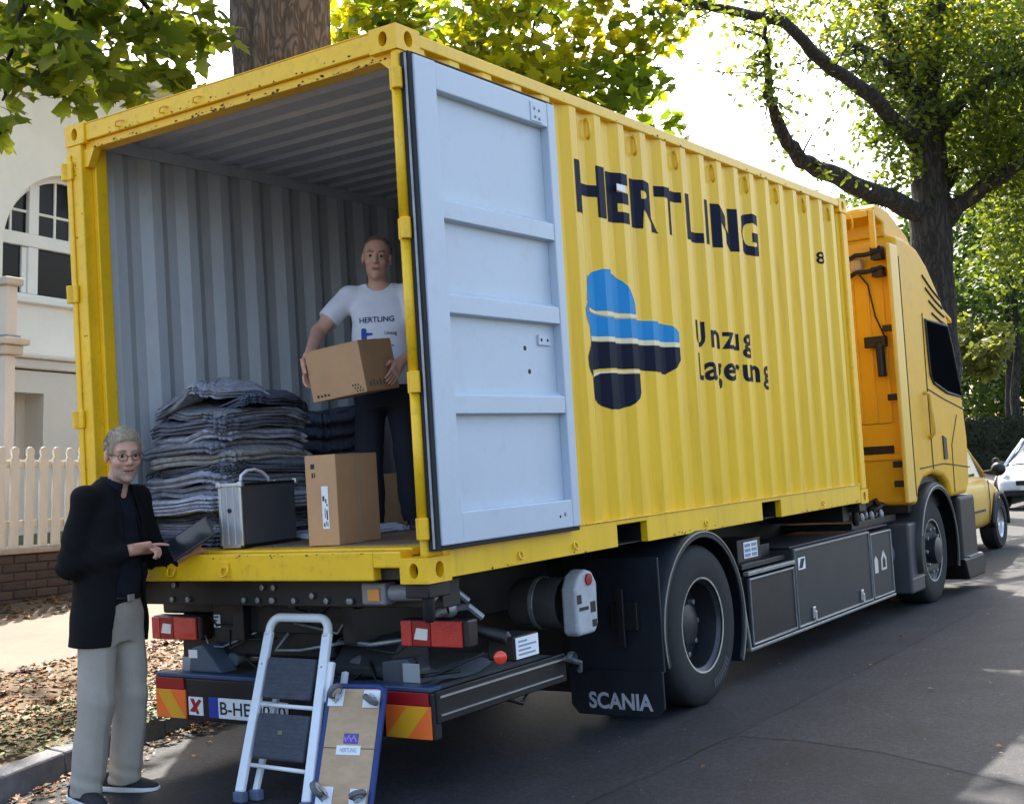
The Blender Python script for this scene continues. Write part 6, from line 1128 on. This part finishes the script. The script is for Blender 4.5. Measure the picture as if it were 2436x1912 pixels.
# ---- man with the tablet, on the road
M1 = Matrix.Translation((-1.965, -.29, 0)) @ UPR @ Matrix.Rotation(math.radians(8), 4, 'Z')
P1 = thing('person', 'man in black jacket and light grey trousers holding a tablet beside the truck', 'person', M1.translation, UPR @ Matrix.Rotation(math.radians(8), 4, 'Z'))
hc, hR, hs = np.array((.075, -.005, 1.768)), rotm(math.radians(-30), math.radians(9), math.radians(4)), 1.10
shR, shL = np.array((-.01, -.185, 1.545)), np.array((.0, .185, 1.545)); elR, wrR = np.array((-.05, -.235, 1.21)), np.array((.185, -.035, 1.285)); elL, wrL = np.array((.03, .29, 1.215)), np.array((.285, .235, 1.225))
def body1(p):
    d, _ = head(p, hc, hR, hs, .012); d = smin(d, cap(p, hc + hR @ np.array((-.02, 0, -.07)), (.0, 0, 1.50), .058, .062), .03)
    t = loft(p, [(.86, .10, .15, 0, 0), (1.05, .10, .14, 0, 0), (1.35, .11, .16, .0, 0), (1.50, .07, .13, 0, 0), (1.56, .05, .07, 0, 0)]); d = smin(d, t, .04)
    for a in ((shR, elR, wrR), (shL, elL, wrL)): d = smin(d, arm(p, a, (.052, .042, .028)), .03)
    for y in (-1, 1): d = smin(d, arm(p, ((0, .095 * y, .93), (.03, .115 * y, .52), (-.03, .125 * y, .11)), (.08, .055, .042)), .04)
    d = smin(d, hand(p, wrR, (.75, .62, .12), (.30, -.25, -.9), (-.5, .75, .3), s=1.05, thumb=(.8, .25), fc=[(.05, .15, .1), (.55, .9, .6), (.65, 1.0, .6), (.7, 1.0, .6)]), .012)
    d = smin(d, hand(p, wrL, (.80, -.15, .45), (-.35, -.1, .93), (.3, -.9, .1), s=1.05, curl=(.25, .25, .2), thumb=(.6, .9)), .012); return d
o, _ = sdf_mesh('body', body1, (-.22, -.42, .05), (.52, .42, 1.93), .0052, [SKIN, LIP, STUB, MDARK], P1, M1, colour_head(hc, hR, hs, True))
Wf = face_extras(P1, M1, hc, hR, hs, M('grey_brow', (.3, .25, .2), .9))
o, hsrc = sdf_mesh('hair', hair_fn(hc, hR, hs, .006, .003, .010), (-.12, -.16, 1.66), (.24, .16, 1.93), .005, HAIRG, P1, M1)
strands(P1, M1, hsrc, HAIRG, 2600, .018, 5, hc, hR)
GLM = M('dark_glasses_frame', (.03, .025, .025), .3); b = MB(); gl = []
for k in (-1, 1):
    cc = [Wf(.104 - .010 * abs(math.cos(a)) * (1 if math.cos(a) * k > 0 else -.2), .031 * k + .021 * math.cos(a), .008 + .0165 * math.sin(a)) for a in np.linspace(0, 2 * math.pi, 20, endpoint=False)]; b = MB(); b.tube(cc, .0019, 6, closed=True); gl.append(b)
b = MB()
for g_ in gl: b.add(g_.v, g_.f)
b.tube([Wf(.106, -.010, .012), Wf(.110, 0, .014), Wf(.106, .010, .012)], .0018, 6)
for k in (-1, 1): b.tube([Wf(.093, .053 * k, .014), Wf(.05, .074 * k, .016), Wf(-.005, .082 * k, .012)], .002, 6)
b.build('glasses', GLM, P1, smooth=True)
BJ = M('black_jacket_cloth', (.005, .005, .006), .9, var=.3, scale=20, bump=.25, bscale=220, spec=.25); NS = M('dark_navy_shirt', (.007, .010, .020), .85, var=.25, scale=20, bump=.2, bscale=160, spec=.3); GT = M('light_grey_trousers', (.38, .335, .28), .9, var=.08, scale=12, bump=.25, bscale=160)
def wr(p, f, a): return a * (np.sin(p[:, 0] * f + p[:, 2] * f * .7) * np.sin(p[:, 1] * f * .8 - p[:, 2] * f * .5 + 1) + .6 * np.sin(p[:, 2] * f * 1.7 + p[:, 1] * f * .6 + p[:, 0] * f * .9))
def jack_o(p):
    d = loft(p, [(.785, .155, .225, -.005, 0), (.95, .155, .215, -.005, 0), (1.10, .145, .20, -.005, 0), (1.30, .145, .215, -.005, 0), (1.46, .13, .20, -.01, 0), (1.57, .10, .14, -.015, 0), (1.64, .06, .075, -.02, 0)], 2.3)
    d = smin(d, cap(p, (-.01, -.07, 1.575), shR, .050, .060), .05); d = smin(d, cap(p, (-.01, .07, 1.575), shL, .050, .060), .05)
    for s_, e_, w_ in ((shR, elR, wrR), (shL, elL, wrL)):
        w2 = e_ + (w_ - e_) * .90; d = smin(d, smin(cap(p, s_, e_, .066, .066), cap(p, e_, w2, .066, .048), .025), .03)
    fold = .0045 * np.sin(70 * p[:, 2] + 26 * p[:, 1] + 8 * np.sin(14 * p[:, 0])) * np.exp(-((np.abs(p[:, 2] - 1.23)) / .12) ** 2); return d + wr(p, 17, .004) + fold
def jacket1(p):
    o_ = jack_o(p); d = np.maximum(o_, -(o_ + .020)); z = p[:, 2]; w_ = np.interp(z, [.78, 1.0, 1.2, 1.38, 1.56, 1.66], [.155, .125, .085, .075, .055, .05]); yc = np.interp(z, [.78, 1.2, 1.5], [.03, .015, .0])
    d = smax(d, -np.maximum(np.abs(p[:, 1] - yc) - w_, .02 - p[:, 0] - np.where(z > 1.56, .04, 0)), .006); d = np.maximum(d, .79 + .05 * np.maximum(0, p[:, 0]) - z); d = smax(d, -cap(p, (.005, 0, 1.53), (.03, 0, 1.70), .062, .075), .008)
    for e_, w2 in ((elR, wrR), (elL, wrL)):
        ax = (w2 - e_) / np.linalg.norm(w2 - e_); d = smax(d, (p - (e_ + (w2 - e_) * .90)) @ ax - .006 + 10 * (np.linalg.norm(p - w2, axis=1) > .14) * -1, .004)
    return d
sdf_mesh('jacket', jacket1, (-.26, -.40, .76), (.40, .42, 1.69), .0068, BJ, P1, M1)
def lapel(sg):
    pts = [(1.63, .052, .045), (1.54, .090, .056), (1.44, .125, .062), (1.34, .138, .065), (1.22, .142, .085)]; b = MB(); V = []
    for z, x, y in pts:
        wd = np.interp(z, [1.22, 1.42, 1.5, 1.56], [.006, .055, .05, .03]); V += [(x + .004, sg * y + .012, z), (x - .028, sg * (y + wd) + .012, z - .012)]
    b.add([M1 @ Vector(v) for v in V], [(2 * i, 2 * i + 1, 2 * i + 3, 2 * i + 2) for i in range(len(pts) - 1)]); o = b.build('lapel', BJ, P1, smooth=True); s = o.modifiers.new('s', 'SOLIDIFY'); s.thickness = .007
def shirt1(p):
    d = loft(p, [(.98, .115, .165, 0, 0), (1.10, .118, .168, .004, 0), (1.30, .122, .18, .002, 0), (1.48, .105, .16, -.005, 0), (1.57, .075, .10, -.004, 0), (1.62, .062, .068, .0, 0)], 2.3) + wr(p, 26, .003)
    col = np.maximum(cap(p, (.0, 0, 1.56), (.022, 0, 1.66), .078, .080), -cap(p, (.0, 0, 1.53), (.022, 0, 1.68), .068, .068)); col = np.maximum(col, p[:, 2] - 1.66 + .55 * np.maximum(0, p[:, 0] - .02)); col = np.maximum(col, -np.maximum(np.abs(p[:, 1]) - .016, .05 - p[:, 0])); return smin(d, col, .008)
sdf_mesh('shirt', shirt1, (-.18, -.24, .96), (.2, .24, 1.70), .0065, NS, P1, M1)
def trous(p, J, top, rad, fold=.006):
    d = loft(p, [(top - .24, .115, .155, 0, 0), (top - .1, .118, .165, 0, 0), (top, .110, .158, 0, 0)], 2.4); d = np.maximum(d, p[:, 2] - top)
    for h_, k_, a_ in J:
        l = smin(cap(p, h_, k_, rad[0], rad[1]), cap(p, k_, a_, rad[1], rad[2]), .02); z = p[:, 2]
        th_ = np.arctan2(p[:, 1] - a_[1], p[:, 0] - a_[0]); dn_ = np.clip((h_[2] - z) / .8, 0, 1)
        l = l + fold * (.55 * np.sin(4 * th_ + z * 7 + h_[1] * 20) * dn_ + .8 * np.sin(z * 70 + th_ * 2.0) * np.exp(-((z - a_[2] - .03) / .055) ** 2) + .45 * np.sin(z * 34 + th_ * 3.0) * np.exp(-((z - k_[2] - .02) / .10) ** 2) - .5 * np.exp(-(np.abs(th_) / .12) ** 2)); d = smin(d, l, .025)
    return d + wr(p, 13, .004)
J1 = [((0, .092, .92), (.035, .118, .52), (-.012, .135, .075)), ((0, -.092, .92), (.03, -.118, .52), (-.015, -.135, .075))]
def trousers1(p): return np.maximum(trous(p, J1, 1.045, (.104, .088, .084), .006), .045 + .35 * np.maximum(0, p[:, 0] - .03) - p[:, 2])
sdf_mesh('trousers', trousers1, (-.2, -.26, .03), (.2, .26, 1.06), .0068, GT, P1, M1)
b = MB()
for k in range(36): pass
b = MB(); bp_ = [M1 @ Vector((.124 * math.cos(a), .168 * math.sin(a), 1.035)) for a in np.linspace(0, 2 * math.pi, 40, endpoint=False)]; b.tube(bp_, .013, 8, closed=True); BL_ = b.build('belt', BLK, P1, smooth=True); b = MB(); b.obox(M1 @ Vector((.137, .0, 1.035)), (.004, 0, 0), (0, .022, 0), (0, 0, .017)); b.build('buckle', ALU, BL_, bevel=.002)
def shoe(p, c, yaw, L=.30, up=True):
    R = rotm(yaw); q = (p - np.asarray(c)) @ R
    fo = np.abs(q[:, 1]) / np.interp(q[:, 0], [-.09, -.04, .06, .14, .19, .21], [.036, .04, .047, .052, .04, .02]); fx = np.maximum(-.092 - q[:, 0], q[:, 0] - .208); plan = np.maximum((fo - 1) * .04, fx)
    if not up: return smax(np.maximum(plan - .004, q[:, 2] - .030), -q[:, 2], .004)
    top = np.interp(q[:, 0], [-.09, -.05, .03, .10, .17, .21], [.105, .11, .108, .075, .058, .04]); dm = q[:, 2] - top * (1 - .25 * np.minimum(1, fo) ** 2); return smax(smax(plan, dm * .7, .018), .024 - q[:, 2], .004)
SHU = M('black_canvas_shoe', (.018, .018, .022), .8, var=.2); SHS = M('white_shoe_sole', (.68, .67, .65), .6, var=.08)
def shoes(P, Mw, specs, mu, ms, bounds):
    for c, yaw in specs:
        c = np.asarray(c, float); lo = c + np.array((-.24, -.24, -.01)); hi = c + np.array((.24, .24, .13)); o, _ = sdf_mesh('shoe', lambda p: shoe(p, c, yaw), lo, hi, .005, mu, P, Mw); sdf_mesh('sole', lambda p: shoe(p, c, yaw, up=False), lo, hi, .005, ms, o, Mw)
shoes(P1, M1, [((-.045, .14, 0), .35), ((-.03, -.145, 0), -.30)], SHU, SHS, None)
lapel(1); lapel(-1)
# tablet resting in his left hand
tc_ = np.array((.375, .175, 1.335)); Tm = M1 @ Matrix.Translation(tc_) @ Matrix.Rotation(math.radians(35), 4, 'Z') @ Matrix.Rotation(math.radians(-34), 4, 'Y') @ Matrix.Rotation(math.radians(38), 4, 'X')
TB_ = thing('tablet', 'dark tablet computer held by the man in the black jacket', 'tablet', Tm.translation, Tm.to_3x3().to_4x4())
b = MB(); b.box(-.125, .125, -.088, .088, -.005, .005); b.build('case', M('black_tablet_case', (.010, .010, .012), .45, var=.2), TB_, bevel=.004, local=True); b = MB(); b.box(-.112, .112, -.075, .075, .0052, .0058); b.build('screen', M('dark_screen', (.015, .017, .022), .08), TB_, local=True)
# ---- man standing inside, carrying a carton
M2 = Matrix.Translation((-1.33, 1.37, FZ + .001)) @ Matrix.Rotation(math.radians(-58), 4, 'Z')
P2 = thing('person', 'man in white printed t-shirt carrying a cardboard box inside the container', 'person', M2.translation, Matrix.Rotation(math.radians(-58), 4, 'Z'))
M2i = M2.inverted()
def L2w(x, y, z): return np.array(M2i @ Vector((x, y, z)))
E0 = Vector((-.965, .775, 2.035)); e1 = Vector((-.36, -.045, -.035)).normalized(); e2 = Vector((-.045, .36, .035)); e2 = (e2 - e1 * e2.dot(e1)).normalized(); e3 = e1.cross(e2); e3 = e3 if e3.z > 0 else -e3
BW1, BW2, BH = .365, .345, .285
hR2, wR2 = E0 + e1 * (BW1 + .004) + e2 * .10 + e3 * .14, None
hc2, hRt, hs2 = np.array((.045, .0, 1.64)), rotm(math.radians(4), math.radians(7), math.radians(-5)), 1.06
shR2, shL2 = np.array((.0, -.19, 1.425)), np.array((.0, .19, 1.425))
wrR2 = L2w(*(E0 + e1 * (BW1 + .036) + e2 * .07 + e3 * .245)); elR2 = L2w(-1.60, 1.10, 2.45)
wrL2 = L2w(*(E0 - e1 * .035 + e2 * .33 + e3 * .13)); elL2 = L2w(-.985, 1.36, 2.35)
def dirL(v): return np.array((M2i.to_3x3() @ Vector(v)).normalized())
def body2(p):
    d, _ = head(p, hc2, hRt, hs2, .008); d = smin(d, cap(p, hc2 + hRt @ np.array((-.02, 0, -.07)), (.0, 0, 1.42), .056, .06), .03)
    d = smin(d, loft(p, [(.80, .10, .15, 0, 0), (1.0, .11, .145, .01, 0), (1.28, .11, .155, .0, 0), (1.42, .07, .13, 0, 0), (1.48, .05, .07, 0, 0)]), .04)
    for a in ((shR2, elR2, wrR2), (shL2, elL2, wrL2)): d = smin(d, arm(p, a, (.054, .043, .029)), .03)
    for y in (-1, 1): d = smin(d, arm(p, ((0, .09 * y, .88), (.03, .11 * y, .49), (-.03, .12 * y, .10)), (.08, .055, .042)), .04)
    d = smin(d, hand(p, wrR2, dirL(-e2 * .35 - e3 * .9), dirL(-e1), dirL(-e2), s=1.04, curl=(.12, .35, .3), thumb=(.7, .5)), .012)
    d = smin(d, hand(p, wrL2, dirL(-e2 * .8 - e3 * .55), dirL(e1), dirL(e3 * .7 - e2 * .5), s=1.04, curl=(.08, .15, .12), thumb=(.7, .2)), .012); return d
sdf_mesh('body', body2, (-.3, -.5, .04), (.75, .5, 1.82), .0055, [SKIN2, LIP, STUB, MDARK], P2, M2, colour_head(hc2, hRt, hs2, False))
face_extras(P2, M2, hc2, hRt, hs2, BROW)
o, hsrc = sdf_mesh('hair', hair_fn(hc2, hRt, hs2, .003, .006, .055), (-.12, -.14, 1.54), (.18, .14, 1.82), .005, HAIRB, P2, M2)
strands(P2, M2, hsrc, HAIRB, 900, .012, 6, hc2, hRt)
WT = M('white_tshirt_cotton', (.74, .74, .80), .9, var=.05, scale=14, bump=.15, bscale=200)
def tee(p):
    d = loft(p, [(.86, .135, .178, .012, 0), (1.0, .138, .178, .015, 0), (1.2, .135, .182, .008, 0), (1.34, .122, .19, .0, 0), (1.43, .090, .15, -.008, 0), (1.475, .062, .08, -.01, 0)], 2.3); d = smin(d, cap(p, (-.005, -.09, 1.435), shR2, .05, .064), .05); d = smin(d, cap(p, (-.005, .09, 1.435), shL2, .05, .064), .05)
    for s_, e_ in ((shR2, elR2), (shL2, elL2)):
        m = s_ + (e_ - s_) * .68; ax = (e_ - s_) / np.linalg.norm(e_ - s_); l = cap(p, s_, m + ax * .05, .070, .074); l = smax(l, (p - m) @ ax, .004); d = smin(d, l, .03)
    d = d + wr(p, 19, .0045) + .003 * np.sin(60 * p[:, 1] + 22 * p[:, 2]) * np.exp(-((p[:, 2] - .97) / .1) ** 2); return smax(np.maximum(d, .868 - p[:, 2]), -cap(p, (.005, 0, 1.44), (.03, 0, 1.56), .062, .085), .006)
o, (tv, tq) = sdf_mesh('t_shirt', tee, (-.26, -.42, .85), (.45, .42, 1.53), .0068, WT, P2, M2)
bvh = BVHTree.FromPolygons([Vector(v) for v in tv], [tuple(int(i) for i in q) for q in tq])
def tee_print(name, V, F, y0, z0, w_, h_, mat):
    fd = M2.to_3x3() @ Vector((1, 0, 0)); out = []
    for x, z in V:
        o_ = M2 @ Vector((.6, y0 + w_ * x, z0 + h_ * z)); hit = bvh.ray_cast(o_, -fd); out.append((hit[0] if hit[0] else o_ - fd * .46) + fd * .003)
    b = MB(); b.add(out, F); b.build(name, mat, P2)
TPR = M('navy_shirt_print', (.02, .025, .10), .8); TPB = M('blue_shirt_print', (.03, .08, .32), .8)
V, F = text2d('HERTLING', .02); tee_print('shirt_lettering', V, F, -.115, 1.245, .21, .034, TPR)
V, F = text2d('Umzug', .01); tee_print('shirt_lettering', V, F, .035, 1.16, .07, .028, TPR)
V, F = text2d('www.hertling.de', .01); tee_print('shirt_lettering', V, F, -.115, 1.09, .20, .022, TPB)
em = smoothpoly([(.1, .55), (.12, .9), (.35, 1.0), (.55, .85), (.58, .62), (1.0, .58), (1.0, .42), (.58, .38), (.55, .12), (.33, 0), (.12, .12), (.1, .45)], 3); tee_print('shirt_emblem', em, [tuple(range(len(em)))], -.115, 1.135, .075, .08, TPB)
DT = M('dark_navy_trousers', (.010, .012, .022), .85, var=.25, scale=12, bump=.2, bscale=150)
J2 = [((0, .088, .86), (.03, .112, .48), (-.015, .125, .07)), ((0, -.088, .86), (.03, -.112, .48), (-.015, -.125, .07))]
sdf_mesh('trousers', lambda p: np.maximum(trous(p, J2, .97, (.102, .082, .072), .005), .05 - p[:, 2]), (-.2, -.26, .03), (.2, .26, .99), .0072, DT, P2, M2)
shoes(P2, M2, [((-.045, .13, 0), .25), ((-.045, -.13, 0), -.25)], SHU, M('dark_sole', (.05, .05, .05), .7), None)
t, A, d1_, d2_, up_ = cbox('cardboard_box', 'brown cardboard box carried in both hands by the man in the container', E0, e1, e2, BW1, BW2, BH, e3)
for k in range(9): face_rect('carton_mark', INK, t, A, e1, e3, -e2, .02 + .014 * (k % 3) + .004 * k, .028 + .014 * (k % 3) + .004 * k, .008 + .018 * (k // 3), .02 + .018 * (k // 3))
for k in range(4): face_rect('carton_mark', INK, t, A, e1, e3, -e2, BW1 - .12 + .024 * k, BW1 - .106 + .024 * k, .02, .032 + .004 * (k % 2))
for k in range(6): face_rect('carton_mark', M('grey_print', (.2, .15, .1), .8), t, A, e2, e3, -e1, .04 + .035 * k, .058 + .035 * k, .03, .055 + .01 * (k % 2))
